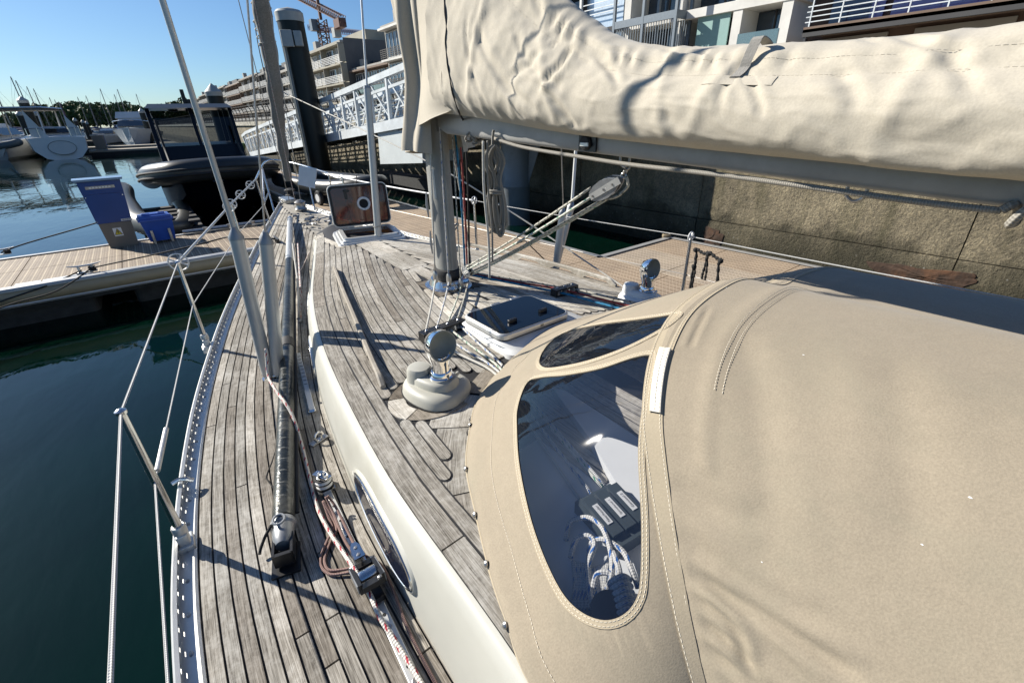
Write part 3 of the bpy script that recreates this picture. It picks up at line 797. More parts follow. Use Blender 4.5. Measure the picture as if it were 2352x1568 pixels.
# centre boards, filler boards round fittings and along the sprayhood
def board(pts, mat=None, lift=.003, name='margin_board'):
    """flat board of any plan outline, its top following the coachroof"""
    cx = sum(p[0] for p in pts) / len(pts); cy = sum(p[1] for p in pts) / len(pts); mb = YB()
    n = len(pts)
    vs = [(x, y, zr(x, y) + lift + .005) for x, y in pts] + [(x, y, zr(x, y) + lift - .004) for x, y in pts]
    uv = [(x, y) for x, y in pts] * 2
    mb.add(vs, [tuple(range(n))] + [(i, (i + 1) % n, n + (i + 1) % n, n + i) for i in range(n)], uv)
    mb.build(name, mat or M['teak'], roof)
def strip(line, w0, w1, mat, name='margin_board', cuts=None, lift=.0035):
    L = [Vector((p[0], p[1])) for p in line]; n = len(L)
    nr = []
    for i in range(n):
        t = (L[min(i + 1, n - 1)] - L[max(i - 1, 0)]).normalized(); nr.append(Vector((-t.y, t.x)))
    cuts = cuts or [0, n - 1]
    for a, b in zip(cuts, cuts[1:]):
        mb = YB(); P = []; uv = []; s_ = 0
        for i in range(a, b + 1):
            if i > a: s_ += (L[i] - L[i - 1]).length
            t = (L[min(i + 1, n - 1)] - L[max(i - 1, 0)]).normalized()
            sh = t * (.0025 if i == a else (-.0025 if i == b else 0))
            p0 = L[i] + nr[i] * w0 + sh; p1 = L[i] + nr[i] * w1 + sh
            P.append([(p0.x, p0.y, zr(*p0) - .002), (p0.x, p0.y, zr(*p0) + lift + .005), (p1.x, p1.y, zr(*p1) + lift + .005), (p1.x, p1.y, zr(*p1) - .002)])
            uv += [(0, s_), (.0005, s_), (w1 - w0, s_), (w1 - w0 + .0005, s_)]
        mb.grid(P, uvs=uv); mb.build(name, mat, roof)
nb = len(DBs)
def nb_at(x, y): return min(range(nb), key=lambda i: (DBs[i].x - x) ** 2 + (DBs[i].y - y) ** 2)
cc = [nb_at(.33, .44), nb_at(.52, .9), nb_at(.80, 1.245), nb_at(1.0, 1.355)]
strip(DBs, -.03, .062, M['teak'], cuts=[nb_at(.40, .64), nb_at(.50, .87)], lift=-.0006); strip(DBs, -.03, .115, M['teak'], cuts=[nb_at(.50, .87), nb_at(.66, 1.12)], lift=-.0006); strip(DBs, -.03, .15, M['teak'], cuts=[nb_at(.66, 1.12), cc[2]], lift=-.0006); strip(DBs, .006, .072, M['teak_dark'], cuts=cc[2:], lift=.004)
cc2 = [nb_at(1.60, 1.48), nb_at(1.95, 1.35), nb_at(2.22, 1.03)]
strip(DBs, .006, .11, M['teak'], cuts=cc2, lift=-.0006)
# ring boards round the port vent
def arc(cx, cy, r0, r1, a0, a1, mat, k=8):
    o_ = [(cx + 1.15 * r1 * math.cos(R(a0 + (a1 - a0) * i / k)), cy + r1 * math.sin(R(a0 + (a1 - a0) * i / k))) for i in range(k + 1)]
    i_ = [(cx + 1.15 * r0 * math.cos(R(a1 - (a1 - a0) * i / k)), cy + r0 * math.sin(R(a1 - (a1 - a0) * i / k))) for i in range(k + 1)]
    board(o_ + i_, mat)
for (a0, a1, mt) in ((62, 148, 'teak_dark'), (150, 208, 'teak_pale'), (210, 288, 'teak_dark')):
    arc(.668, 1.385, .10, .160, a0, a1, M[mt])
for (a0, a1) in ((-60, 28), (30, 118), (120, 200)): arc(2.05, 1.47, .085, .132, a0, a1, M['teak_pale'])
# plain moulded sheet under the sprayhood
mb = YB(); P = []
for i in range(24):
    y = -1.25 + (.90 + 1.25) * i / 23; xa = min(DBs, key=lambda p: abs(p.y - max(y, .12)) + (9 if p.x > 1.3 else 0)).x + .02; xb_ = 2.3 if y < .6 else .79
    P.append([(xa + (xb_ - xa) * k / 10, y, zr(xa + (xb_ - xa) * k / 10, y) + .007) for k in range(11)])
mb.grid(P); mb.build('moulded_sheet', M['white_gel'], roof, smooth=True)
# boards round mast, down the centre
for (x0, x1, y0, y1, mt) in ((1.205, 1.515, 2.26, 2.335, 'teak_dark'), (1.205, 1.275, 2.34, 2.52, 'teak_dark'), (1.44, 1.515, 2.34, 2.52, 'teak_dark'), (1.205, 1.515, 2.525, 2.585, 'teak_dark'),
                             (.985, 1.045, 1.42, 1.875, 'teak'), (1.05, 1.56, 1.80, 1.875, 'teak'), (1.49, 1.56, 1.5, 1.795, 'teak')):
    board([(x0, y0), (x1, y0), (x1, y1), (x0, y1)], M[mt])
for (y0, y1, h) in ((1.88, 2.255, .046), (2.59, 2.9, .046), (2.905, 3.4, .10), (3.405, 3.92, .10)):
    c0, c1_ = xc(y0), xc(y1)
    for s0, s1 in ((-h, -.0025), (.0025, h)): board([(c0 + s0, y0), (c0 + s1, y0), (c1_ + s1, y1), (c1_ + s0, y1)], M['teak_pale'])
for (x0, x1, y0, y1) in ((1.175, 1.235, 3.94, 4.7), (1.24, 1.80, 3.94, 4.02), (1.805, 1.865, 3.94, 4.7)):
    board([(x0, y0), (x1, y0), (x1, y1), (x0, y1)], M['teak_pale'])

# toe rail with pierced web
def toerail(ef, side, y0, y1, fine=True, name='toe_rail'):
    tr = ypart(name); d = side
    yy = list(np.arange(y0, y1, .08)) + [y1]
    mb = YB(); P = []
    for y in yy:
        e = ef(y); P.append([(e - d * .004, y, zd(y) + .000), (e - d * .004, y, zd(y) + .010), (e + d * .045, y, zd(y) + .011), (e + d * .052, y, zd(y) + .006), (e + d * .052, y, zd(y) - .002)])
    mb.grid(P); mb.build('flange', M['alu_white'], tr, smooth=False)
    mb = YB(); P = []
    for y in yy:
        e = ef(y); z = zd(y); P.append([(e - d * .006, y, z + .032), (e - d * .009, y, z + .042), (e - d * .003, y, z + .047), (e + d * .007, y, z + .044), (e + d * .005, y, z + .032)])
    mb.grid(P, closed=False); P2 = []
    for y in yy:
        e = ef(y); z = zd(y); P2.append([(e - d * .004, y, z + .008), (e - d * .004, y, z + .0185), (e + d * .004, y, z + .0185), (e + d * .004, y, z + .008)])
    mb.grid(P2)
    # solid bridges between the oval openings
    pitch = .066; y = y0
    while y < y1 - pitch:
        a, b = y, y + pitch * .60
        for (z0, z1) in ((.012, .038),):
            P3 = []
            for t in (a, (a + b) / 2, b):
                e = ef(t); P3.append([(e - d * .0035, t, zd(t) + z0), (e - d * .0035, t, zd(t) + z1), (e + d * .0035, t, zd(t) + z1), (e + d * .0035, t, zd(t) + z0), (e - d * .0035, t, zd(t) + z0)])
            mb.grid(P3)
        y += pitch
    mb.build('web', M['alu_white'], tr, smooth=False)
    if fine:
        mb = YB(); y = y0 + .09
        while y < 5.5:
            e = ef(y); mb.lathe([(.007, 0), (.007, .002), (.004, .004), (0, .0045)], 8, Matrix.Translation((e + d * .026, y, zd(y) + .0108)) @ Matrix.Diagonal((.8, 1.25, 1, 1))); y += pitch * 2
        mb.build('rail_bolts', M['steel_dull'], tr, smooth=True, kind='stuff')
toerail(xp, 1, -2.0, 7.75)
toerail(xs, -1, -2.0, 7.75, False)

# mast -------------------------------------------------------------------
MX, MY = 1.355, 2.42
mast = ypart('mast')
def ell(r1, r2, n=28): return [(r1 * math.cos(2 * math.pi * i / n), r2 * math.sin(2 * math.pi * i / n)) for i in range(n)]
mb = YB(); P = []
for z in (1.50, 1.7, 2.2, 3, 5, 8, 11): P.append([(MX + a, MY + b - .006 * (z - 1.5), z) for a, b in ell(.062, .085)])
mb.grid(P, closed=True); mb.build('mast_section', M['mast'], mast, smooth=True)
mb = YB(); mb.tube([(MX - .01, MY - .088, 1.62), (MX - .01, MY - .093, 2.3), (MX, MY - .10, 3.2)], .009, 6); mb.build('luff_groove', M['mast'], mast)
for (dz, dx, hh) in ((.62, -.052, .16), (.35, -.02, .09)):
    mb = YB(); mb.box((MX + dx, MY - .071 if dx > -.04 else MY - .045, 1.5 + dz), (.022, .004, hh), rz=R(-38 if dx < -.04 else 0), bevel=.002); mb.build('cover_plate', M['alu_white'], mast)
mb = YB(); mb.lathe([(.15, 0), (.152, .006), (.125, .012), (.11, .05), (.105, .052)], 32, Matrix.Translation((MX, MY, 1.497)) @ Matrix.Diagonal((.92, 1.12, 1, 1))); mb.build('mast_collar', M['steel'], mast, smooth=True)
mb = YB(); mb.lathe([(.085, 0), (.095, .03), (.085, .06), (.07, .065)], 28, Matrix.Translation((MX, MY, 1.55)) @ Matrix.Diagonal((.9, 1.15, 1, 1))); mb.build('mast_boot', M['rubber'], mast, smooth=True)
mb = YB(); mb.tube(smooth_path([(MX - .1, MY - .10, 1.54), (MX - .02, MY - .13, 1.545), (MX + .07, MY - .12, 1.54)], 5), .016, 8); mb.build('block_bar', M['steel'], mast, smooth=True)
# exit slots, cleats and hardware on the mast
mb = YB(); mb.tube(smooth_path([(MX + .065, MY - .02, 1.86), (MX + .085, MY - .025, 1.875), (MX + .10, MY - .01, 1.86), (MX + .09, MY + .02, 1.83)], 5), .006, 6)
mb.box((MX + .07, MY, 1.62), (.016, .03, .05), bevel=.004); mb.box((MX + .068, MY - .02, 1.72), (.014, .02, .035), bevel=.003); mb.build('mast_hook', M['steel_dull'], mast, smooth=True)
for z in (1.78, 2.0):
    mb = YB(); mb.tube([(MX - .08, MY + .02, z - .07), (MX - .083, MY + .02, z), (MX - .08, MY + .02, z + .07)], [.004, .009, .004], 8); mb.build('cleat', M['greycast'], mast, smooth=True)
mb = YB(); mb.tube([(MX + .075, MY + .05, 1.85), (MX + .08, MY + .05, 1.93), (MX + .075, MY + .05, 2.02)], [.004, .01, .004], 8); mb.build('cleat', M['black'], mast, smooth=True)

# boom -------------------------------------------------------------------
def bx(y): return 1.33 + .012 * (y - 1) 
def bzb(y): return 2.265 + .05 * y           # underside
boom = ypart('boom')
BY = [2.30, 2.22, 1.8, 1.2, .6, 0, -.6, -1.3]
mb = YB(); P = []
for y in BY:
    zc = bzb(y) + .072; s_ = 1 if y < 2.25 else .7
    P.append([(bx(y) + a * s_, y, zc + b * s_) for a, b in [(math.copysign(abs(math.cos(t)) ** .38, math.cos(t)) * .048, math.copysign(abs(math.sin(t)) ** .45, math.sin(t)) * .072) for t in [2 * math.pi * i / 28 for i in range(28)]]])
mb.grid(P, closed=True); mb.add([p for p in P[0]], [tuple(range(28))]); mb.add([p for p in P[-1]], [tuple(range(28))])
mb.build('boom_section', M['boom'], boom, smooth=True, angle=50)
mb = YB(); mb.box((MX, MY - .115, 2.43), (.03, .07, .05), bevel=.006); mb.box((bx(2.3), 2.315, 2.43), (.05, .04, .09), bevel=.008)
mb.build('gooseneck', M['greycast'], boom)
s_ = atx(1350, 327, bx(1.2) - .052)
mb = YB(); mb.box((s_.x, s_.y, s_.z), (.008, .085, .062), bevel=.003); mb.build('sheave_plate', M['black'], boom)
mb = YB(); mb.lathe([(0, 0), (.024, 0), (.026, .006), (.02, .012), (0, .012)], 18, Matrix.Translation((s_.x - .003, s_.y + .005, s_.z)) @ Matrix.Rotation(R(-90), 4, 'Y')); mb.build('sheave', M['rubber'], boom, smooth=True)
mb = YB(); mb.box((s_.x - .018, s_.y + .0, s_.z - .006), (.004, .04, .012), bevel=.002); mb.build('sheave_strap', M['alu_white'], boom)
for (px, py) in ((1435, 367), (1970, 440)):
    q = atx(px, py, bx(1)); zz = bzb(q.y)
    mb = YB(); mb.tube(smooth_path([(bx(q.y), q.y - .02, zz + .004), (bx(q.y), q.y - .018, zz - .022), (bx(q.y), q.y, zz - .034), (bx(q.y), q.y + .018, zz - .022), (bx(q.y), q.y + .02, zz + .004)], 5), .0045, 8); mb.build('bail', M['steel_dull'], boom, smooth=True)
# ------------------------------------------------------------------ fittings on the yacht
def rbox_pts(cx, cy, hx, hy, r, n=5, rz=0):
    o = []
    for (sx, sy, a0) in ((1, 1, 0), (-1, 1, 90), (-1, -1, 180), (1, -1, 270)):
        for k in range(n + 1):
            a = R(a0 + 90 * k / n); o.append((sx * (hx - r) + math.cos(a) * r, sy * (hy - r) + math.sin(a) * r))
    c, s_ = math.cos(rz), math.sin(rz)
    return [(cx + x * c - y * s_, cy + x * s_ + y * c) for x, y in o]
def stack(mb, rings):
    """rings: list of (pts2d, z) of equal length -> closed solid"""
    n = len(rings[0][0]); vs = []; fs = []
    for pts, z in rings: vs += [(x, y, z(x, y) if callable(z) else z) for x, y in pts]
    for k in range(len(rings) - 1):
        for i in range(n): fs.append((k * n + i, k * n + (i + 1) % n, (k + 1) * n + (i + 1) % n, (k + 1) * n + i))
    fs.append(tuple(range((len(rings) - 1) * n, len(rings) * n))); fs.append(tuple(reversed(range(n))))
    mb.add(vs, fs); return mb
# skylight hatch aft of the mast
hx, hy, hhx, hhy = 1.268, 1.612, .200, .150
sk = ypart('skylight_hatch')
zb = zr(hx, hy)
mb = YB(); stack(mb, [(rbox_pts(hx + .045, hy - .035, hhx + .075, hhy + .075, .05), zb - .03), (rbox_pts(hx + .045, hy - .035, hhx + .07, hhy + .07, .05), zb + .022), (rbox_pts(hx + .045, hy - .035, hhx + .055, hhy + .055, .05), zb + .034), (rbox_pts(hx, hy, hhx + .03, hhy + .03, .05), zb + .044), (rbox_pts(hx, hy, hhx + .012, hhy + .012, .05), zb + .052)])
mb.build('hatch_base', M['white_gel'], sk, smooth=True)
mb = YB(); stack(mb, [(rbox_pts(hx, hy, hhx + .010, hhy + .010, .045), zb + .052), (rbox_pts(hx, hy, hhx + .014, hhy + .014, .045), zb + .056), (rbox_pts(hx, hy, hhx + .013, hhy + .013, .045), zb + .060)])
mb.build('gasket', M['rubber'], sk)
mb = YB(); stack(mb, [(rbox_pts(hx, hy, hhx + .016, hhy + .016, .048), zb + .0605), (rbox_pts(hx, hy, hhx + .017, hhy + .017, .048), zb + .078), (rbox_pts(hx, hy, hhx + .013, hhy + .013, .045), zb + .086), (rbox_pts(hx, hy, hhx + .009, hhy + .009, .042), zb + .0885), (rbox_pts(hx, hy, hhx + .005, hhy + .005, .04), zb + .087)])
mb.build('hatch_frame', M['alu_white'], sk, smooth=True)
mb = YB(); stack(mb, [(rbox_pts(hx, hy, hhx + .005, hhy + .005, .038), zb + .083), (rbox_pts(hx, hy, hhx + .004, hhy + .004, .038), zb + .0895)])
mb.build('smoked_pane', M['smoked'], sk)
for dx in (-.085, .105):
    mb = YB(); mb.box((hx + dx, hy - .075, zb + .098), (.05, .018, .016), rz=R(6), bevel=.004); mb.build('handle', M['black'], sk, smooth=True)
mb = YB(); mb.box((hx + .02, hy - hhy - .0175, zb + .074), (.018, .002, .011)); mb.build('maker_badge', M['steel_dull'], sk)
for dx in (-.13, 0, .13):
    mb = YB(); mb.box((hx + dx, hy + hhy + .026, zb + .075), (.06, .022, .02), bevel=.005); mb.build('hinge', M['alu'], sk)

# fore hatch, standing open
fz = zr(1.50, 4.3) + .004; fx, fy, fa = 1.545, 4.20, R(-13)
fh = ypart('fore_hatch')
def frm(mb, hx1, hy1, hx0, hy0, z0, z1, r1=.05, r0=.03, slope=.0):
    a = rbox_pts(fx, fy, hx1, hy1, r1, rz=fa); b = rbox_pts(fx, fy, hx1 - slope, hy1 - slope, r1, rz=fa); c = rbox_pts(fx, fy, hx0, hy0, r0, rz=fa); n = len(a)
    vs = [(x, y, z0) for x, y in a] + [(x, y, z1) for x, y in b] + [(x, y, z1) for x, y in c] + [(x, y, z0 - .02) for x, y in c]; fs = []
    for k in range(3):
        for i in range(n): fs.append((k * n + i, k * n + (i + 1) % n, (k + 1) * n + (i + 1) % n, (k + 1) * n + i))
    mb.add(vs, fs)
mb = YB(); frm(mb, .305, .30, .22, .21, fz - .02, fz + .014, slope=.012); frm(mb, .275, .265, .215, .205, fz + .008, fz + .030, slope=.008); frm(mb, .25, .24, .21, .20, fz + .02, fz + .046, slope=.006)
mb.build('hatch_coaming', M['alu_white'], fh, smooth=True, angle=30, recalc=True)
mb = YB()
q = rbox_pts(fx, fy, .21, .20, .03, rz=fa); n = len(q); mb.add([(x, y, fz + .03) for x, y in q] + [(x, y, fz - .16) for x, y in q], [(i, (i + 1) % n, n + (i + 1) % n, n + i) for i in range(n)])
mb.build('varnished_lining', M['varnish'], fh)
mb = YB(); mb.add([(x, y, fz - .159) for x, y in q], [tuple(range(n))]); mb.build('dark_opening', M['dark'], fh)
# lid : stands nearly upright on the forward edge
hl = Vector((fx, fy, 0)) + Matrix.Rotation(fa, 3, 'Z') @ Vector((0, .245, 0)); hl.z = fz + .055
LM = Matrix.Translation(hl) @ Matrix.Rotation(fa, 4, 'Z') @ Matrix.Rotation(R(84), 4, 'X')
# in lid space: x across, y up the lid, z = outer face away from camera (forward)
lh = .385; lw = .275
def lid(pts): return [LM @ Vector(p) for p in pts]
mb = YB(); o1 = rbox_pts(0, lh / 2, lw, lh / 2, .05); o0 = rbox_pts(0, lh / 2, lw - .022, lh / 2 - .022, .035); n = len(o1)
vs = lid([(x, y, .012) for x, y in o1]) + lid([(x, y, -.030) for x, y in o1]) + lid([(x, y, -.030) for x, y in o0]) + lid([(x, y, .012) for x, y in o0])
mb.add(vs, [(k * n + i, k * n + (i + 1) % n, ((k + 1) % 4) * n + (i + 1) % n, ((k + 1) % 4) * n + i) for k in range(4) for i in range(n)])
mb.build('lid_frame', M['alu_white'], fh, smooth=True, angle=40)
mb = YB(); o2 = rbox_pts(0, lh / 2, lw - .008, lh / 2 - .008, .045); o3 = rbox_pts(0, lh / 2, lw - .028, lh / 2 - .028, .03)
vs = lid([(x, y, .0125) for x, y in o2]) + lid([(x, y, .018) for x, y in o2]) + lid([(x, y, .018) for x, y in o3]) + lid([(x, y, .0125) for x, y in o3])
mb.add(vs, [(k * n + i, k * n + (i + 1) % n, ((k + 1) % 4) * n + (i + 1) % n, ((k + 1) % 4) * n + i) for k in range(4) for i in range(n)])
mb.build('lid_seal', M['rubber'], fh)
mb = YB(); mb.add(lid([(x, y, .004) for x, y in o0]) + lid([(x, y, -.004) for x, y in o0]), [tuple(range(n)), tuple(reversed(range(n, 2 * n)))]); mb.build('acrylic_pane', M['red_acryl'], fh)
mb = YB(); mb.lathe([(.052, 0), (.062, .0), (.064, .012), (.058, .02), (.044, .02), (.042, .004)], 28, LM @ Matrix.Translation((.035, .20, .006))); mb.build('ventilator_ring', M['white_pl'], fh, smooth=True)
mb = YB(); mb.lathe([(0, 0.004), (.041, .006), (.044, .0)], 20, LM @ Matrix.Translation((.035, .20, .006))); mb.build('ventilator_cap', M['dark'], fh, smooth=True)
for sx in (-.115, .165):
    mb = YB(); mb.box((0, 0, 0), (.022, .085, .02), M=LM @ Matrix.Translation((sx, lh - .09, .016)), bevel=0); mb.box((0, 0, 0), (.05, .022, .022), M=LM @ Matrix.Translation((sx + .01, lh - .06, .024))); mb.build('latch', M['black'], fh)
mb = YB()
for sx in (-.12, .12): mb.box((0, 0, 0), (.06, .03, .02), M=LM @ Matrix.Translation((sx, -.012, -.012)))
mb.build('hinge', M['alu'], fh)

# cowl vents ---------------------------------------------------------------
def cowl_vent(x, y, ang, name='cowl_vent', mat='gelcoat', K=1.0):
    v = ypart(name); z = zr(x, y) + .004
    ca = R(ang)
    T = Matrix.Translation((x, y, z)) @ Matrix.Rotation(ca, 4, 'Z') @ Matrix.Scale(K, 4)     # local +x towards the small dome
    def ring(cx, cy, a, b, zz):
        o_ = []
        for i in range(36):
            q = 2 * math.pi * i / 36; cq, sq = math.cos(q), math.sin(q)
            cq = math.copysign(abs(cq) ** .86, cq); sq = math.copysign(abs(sq) ** .86, sq)
            o_.append(T @ Vector((cx + a * cq, cy + b * sq * ((1 - .26 * cq) if a > .045 else 1), zz)))
        return o_
    def solid(rs, nm, m_):
        mb = YB(); n = 36; vs = [p for r_ in rs for p in r_]
        fs = [(k * n + i, k * n + (i + 1) % n, (k + 1) * n + (i + 1) % n, (k + 1) * n + i) for k in range(len(rs) - 1) for i in range(n)] + [tuple(range((len(rs) - 1) * n, len(rs) * n))]
        mb.add(vs, fs); mb.build(nm, m_, v, smooth=True, angle=50)
    solid([ring(0.002, 0, .112, .092, -.002), ring(0.002, 0, .112, .092, .003)], 'seal_bead', M['caulk'])
    solid([ring(0.002, 0, .109, .089, 0), ring(.002, 0, .105, .085, .022), ring(.004, 0, .096, .076, .034), ring(.008, 0, .078, .060, .038)], 'vent_base', M[mat])
    solid([ring(.004, 0, .080, .050, .034), ring(.004, 0, .077, .048, .054), ring(.002, 0, .070, .042, .062), ring(.0, 0, .05, .03, .064)], 'dorade_box', M[mat])
    solid([ring(.052, 0, .040, .038, .036), ring(.052, 0, .037, .035, .072), ring(.052, 0, .033, .031, .082), ring(.052, 0, .02, .019, .085)], 'dome', M[mat])
    for (lx, ly) in ((-.05, -.046), (.0, -.052)):
        mb = YB(); mb.lathe([(.006, 0), (.006, .012), (.004, .014)], 10, T @ Matrix.Translation((lx, ly, .05)) @ Matrix.Rotation(R(90), 4, 'X')); mb.build('screw_boss', M[mat], v, smooth=True)
    mb = YB(); c = T @ Vector((-.028, 0, .062)); mb.lathe([(.036, 0), (.037, .008), (.033, .012), (.0325, .02), (.030, .024)], 32, Matrix.Translation(c) @ Matrix.Scale(K, 4)); mb.build('collar_ring', M['chrome'], v, smooth=True)
    K3 = Matrix.Rotation(R(VDIR), 3, 'Z') * K
    # the chromed cowl: a pipe bending over into a wide mouth
    d = MD = Matrix.Rotation(R(VDIR), 3, 'Z') @ Vector((1, 0, 0))
    path = [(0, 0, .015, .0265), (0, 0, .048, .0268), (-.006, 0, .072, .032), (-.011, 0, .092, .0375), (-.004, 0, .106, .0425), (.012, 0, .112, .0455), (.024, 0, .112, .047)]
    mb = YB(); P = []
    n = 32
    angs = [0, 0, 10, 30, 55, 74, 82]
    for (px, _, pz, r_), a in zip(path, angs):
        row = []
        t = Vector((math.sin(R(a)), 0, math.cos(R(a)))); u_ = Vector((math.cos(R(a)), 0, -math.sin(R(a))))
        for i in range(n):
            q = 2 * math.pi * i / n; p = Vector((px, 0, pz)) + u_ * (r_ * math.cos(q)) + Vector((0, 1, 0)) * (r_ * math.sin(q))
            row.append(c + K3 @ p)
        P.append(row)
    mb.grid(P, closed=True)
    mb.build('cowl', M['chrome'], v, smooth=True, angle=80, recalc=True)
    mb = YB(); P2 = []
    for k, (sc, dz) in enumerate(((.985, 0), (.94, .0), (.91, -.010), (.84, -.026), (.66, -.040), (.35, -.048))):
        (px, _, pz, r_), a = path[-1], angs[-1]; t = Vector((math.sin(R(a)), 0, math.cos(R(a)))); u_ = Vector((math.cos(R(a)), 0, -math.sin(R(a)))); row = []
        for i in range(n):
            q = 2 * math.pi * i / n; p = Vector((px, 0, pz)) + t * (dz + .0015) + u_ * (r_ * sc * math.cos(q)) + Vector((0, 1, 0)) * (r_ * sc * math.sin(q))
            row.append(c + K3 @ p)
        P2.append(row)
    mb.grid(P2, closed=True); mb.add(P2[-1], [tuple(range(n))]); mb.build('cowl_mouth', M['cowl_in'], v, smooth=True, angle=80)
    return v
VDIR = -84
cowl_vent(.675, 1.385, 118, K=1.28)
VDIR = -92
cowl_vent(2.07, 1.475, 100, mat='white_gel', K=1.22)

# grab rails ------------------------------------------------------------------
def grabrail(pts, label=None, mat=None):
    g = ypart('grab_rail'); P = smooth_path([(x, y, 0) for x, y in pts], 12); L = [0]
    for a, b in zip(P, P[1:]): L.append(L[-1] + (b - a).length)
    T_ = L[-1]; mb = YB(); rows = []; foot = .34
    nft = max(3, round(T_ / foot)); 
    for p, l in zip(P, L):
        i = min(range(len(P)), key=lambda k: (P[k] - p).length); t = (P[min(i + 1, len(P) - 1)] - P[max(i - 1, 0)]).normalized(); nv = Vector((-t.y, t.x, 0))
        z = zr(p.x, p.y) + .006; ph = (l / T_ * nft) % 1.0; d = abs(ph - .5) * 2            # d=1 at feet
        low = .003 if d > .72 else (.026 if d < .55 else .003 + .023 * (.72 - d) / .17)
        e = min(1, min(l, T_ - l) / .05); top = .018 + .030 * e
        low = min(low, top - .008)
        rows.append([p + nv * a + Vector((0, 0, z + b)) for a, b in ((-.010, low), (-.0115, top - .007), (-.006, top), (.006, top), (.0115, top - .007), (.010, low), (0, low - .0005))])
    mb.grid(rows, closed=True); mb.add(rows[0], [tuple(range(7))]); mb.add(rows[-1], [tuple(range(7))])
    mb.build('rail_wood', mat or M['teak_pale'], g, smooth=True, angle=40)
grabrail([(.93, 3.33), (.80, 2.78), (.67, 2.2), (.575, 1.78), (.53, 1.56)])
grabrail([(2.03, 3.3), (2.11, 2.75), (2.17, 2.2), (2.19, 1.75)])

# portlights in the cabin side -------------------------------------------------
def portlight(y0, y1, z0, z1, off=0.0, nm='portlight'):
    pl = ypart(nm); n = 44; ym = (y0 + y1) / 2; hl_ = (y1 - y0) / 2; zm = (z0 + z1) / 2; hz = (z1 - z0) / 2
    def sx(y, z):
        a_ = ze(y) - z
        o_ = .016 + .019 * max(0, (a_ - .035)) / .065 if a_ < .1 else .035 + .02 * (a_ - .1) / (ze(y) - .1 - zd(y) + .03)
        return xc(y) - (hw(y) + o_)
    def loop(k, o):
        L = []
        for i in range(n):
            a = 2 * math.pi * i / n; ca, sa = math.cos(a), math.sin(a)
            yy = ym + (hl_ + k) * math.copysign(abs(ca) ** .72, ca); zz = zm + (hz + k) * math.copysign(abs(sa) ** .8, sa) - .016 * (yy - ym) / hl_ * 0
            L.append((sx(yy, zz) - o, yy, zz))
        return L
    def band(nm_, ls, mat, cap=False):
        mb = YB(); P = [loop(k, o) for k, o in ls]; mb.grid(P, closed=True)
        if cap: mb.add(P[-1], [tuple(range(n))])
        mb.build(nm_, mat, pl, smooth=True, angle=50)
    band('moulded_recess', [(.026, -.004), (.020, .006), (.014, .008), (.010, .004)], M['gelcoat'])
    band('metal_frame', [(.009, .003), (.008, .011), (.002, .0125), (.0, .010)], M['steel'])
    band('pane', [(.001, .0105), (-.004, .0102), (-.02, .0102)], M['glass_dk'], True)
    return pl
portlight(.835, 1.33, 1.235, 1.355)
portlight(2.25, 2.62, 1.25, 1.335)
portlight(3.1, 3.42, 1.25, 1.325)
# slim rubbing line of sealant along the foot of the cabin side
mb = YB(); mb.tube([(xc(y) - hw(y) - .056, y, zd(y) + .007) for y in np.arange(-1.2, 4.8, .15)], .004, 5); mb.build('sealant_line', M['caulk'], roof, smooth=True)

# stanchions, lifelines, pulpit ------------------------------------------------
SH = .555
def stanchion(x, y, side, lean=0.0, wheel=False, h=SH):
    st = ypart('stanchion'); z = zd(y) + .005
    b = Vector((x, y, z)); t = Vector((x + lean, y, z + h))
    mb = YB(); mb.tube([b + Vector((0, 0, .02)), b.lerp(t, .97), t], [.0135, .0105, .0095], 16); mb.build('post', M['steel'], st, smooth=True)
    mb = YB(); mb.lathe([(.006, 0), (.0145, .004), (.015, .014), (.007, .02), (0, .021)], 14, Matrix.Translation(t - Vector((0, 0, .008)))); mb.build('cap', M['steel'], st, smooth=True)
    mb = YB(); mb.box((x, y, z + .012), (.05, .075, .026), bevel=.006); mb.box((x, y - .004, z + .04), (.036, .042, .05), bevel=.007)
    mb.lathe([(.021, 0), (.0215, .03), (.0185, .036)], 16, Matrix.Translation((x, y, z + .06))); mb.box((x - side * .018, y, z - .004), (.03, .07, .03), bevel=.004)
    mb.build('socket', M['alu_white'], st, smooth=True, angle=35)
    mb = YB(); mb.lathe([(.003, -.016), (.003, .016)], 8, Matrix.Translation(b.lerp(t, .52)) @ Matrix.Rotation(R(90), 4, 'X')); mb.build('eye', M['rubber'], st)
    return b, t
tops = []; mids = []
PS = [(-.268, -.25), (-.240, 1.555), (.030, 3.22), (.60, 5.02)]
for (x, y) in PS:
    b, t = stanchion(x, y, 1); tops.append(t); mids.append(b.lerp(t, .53))
SS = [(2.78, -.2), (2.755, 1.62), (2.44, 3.72), (1.98, 5.95)]
stops = []; smids = []
for (x, y) in SS:
    b, t = stanchion(x, y, -1); stops.append(t); smids.append(b.lerp(t, .53))
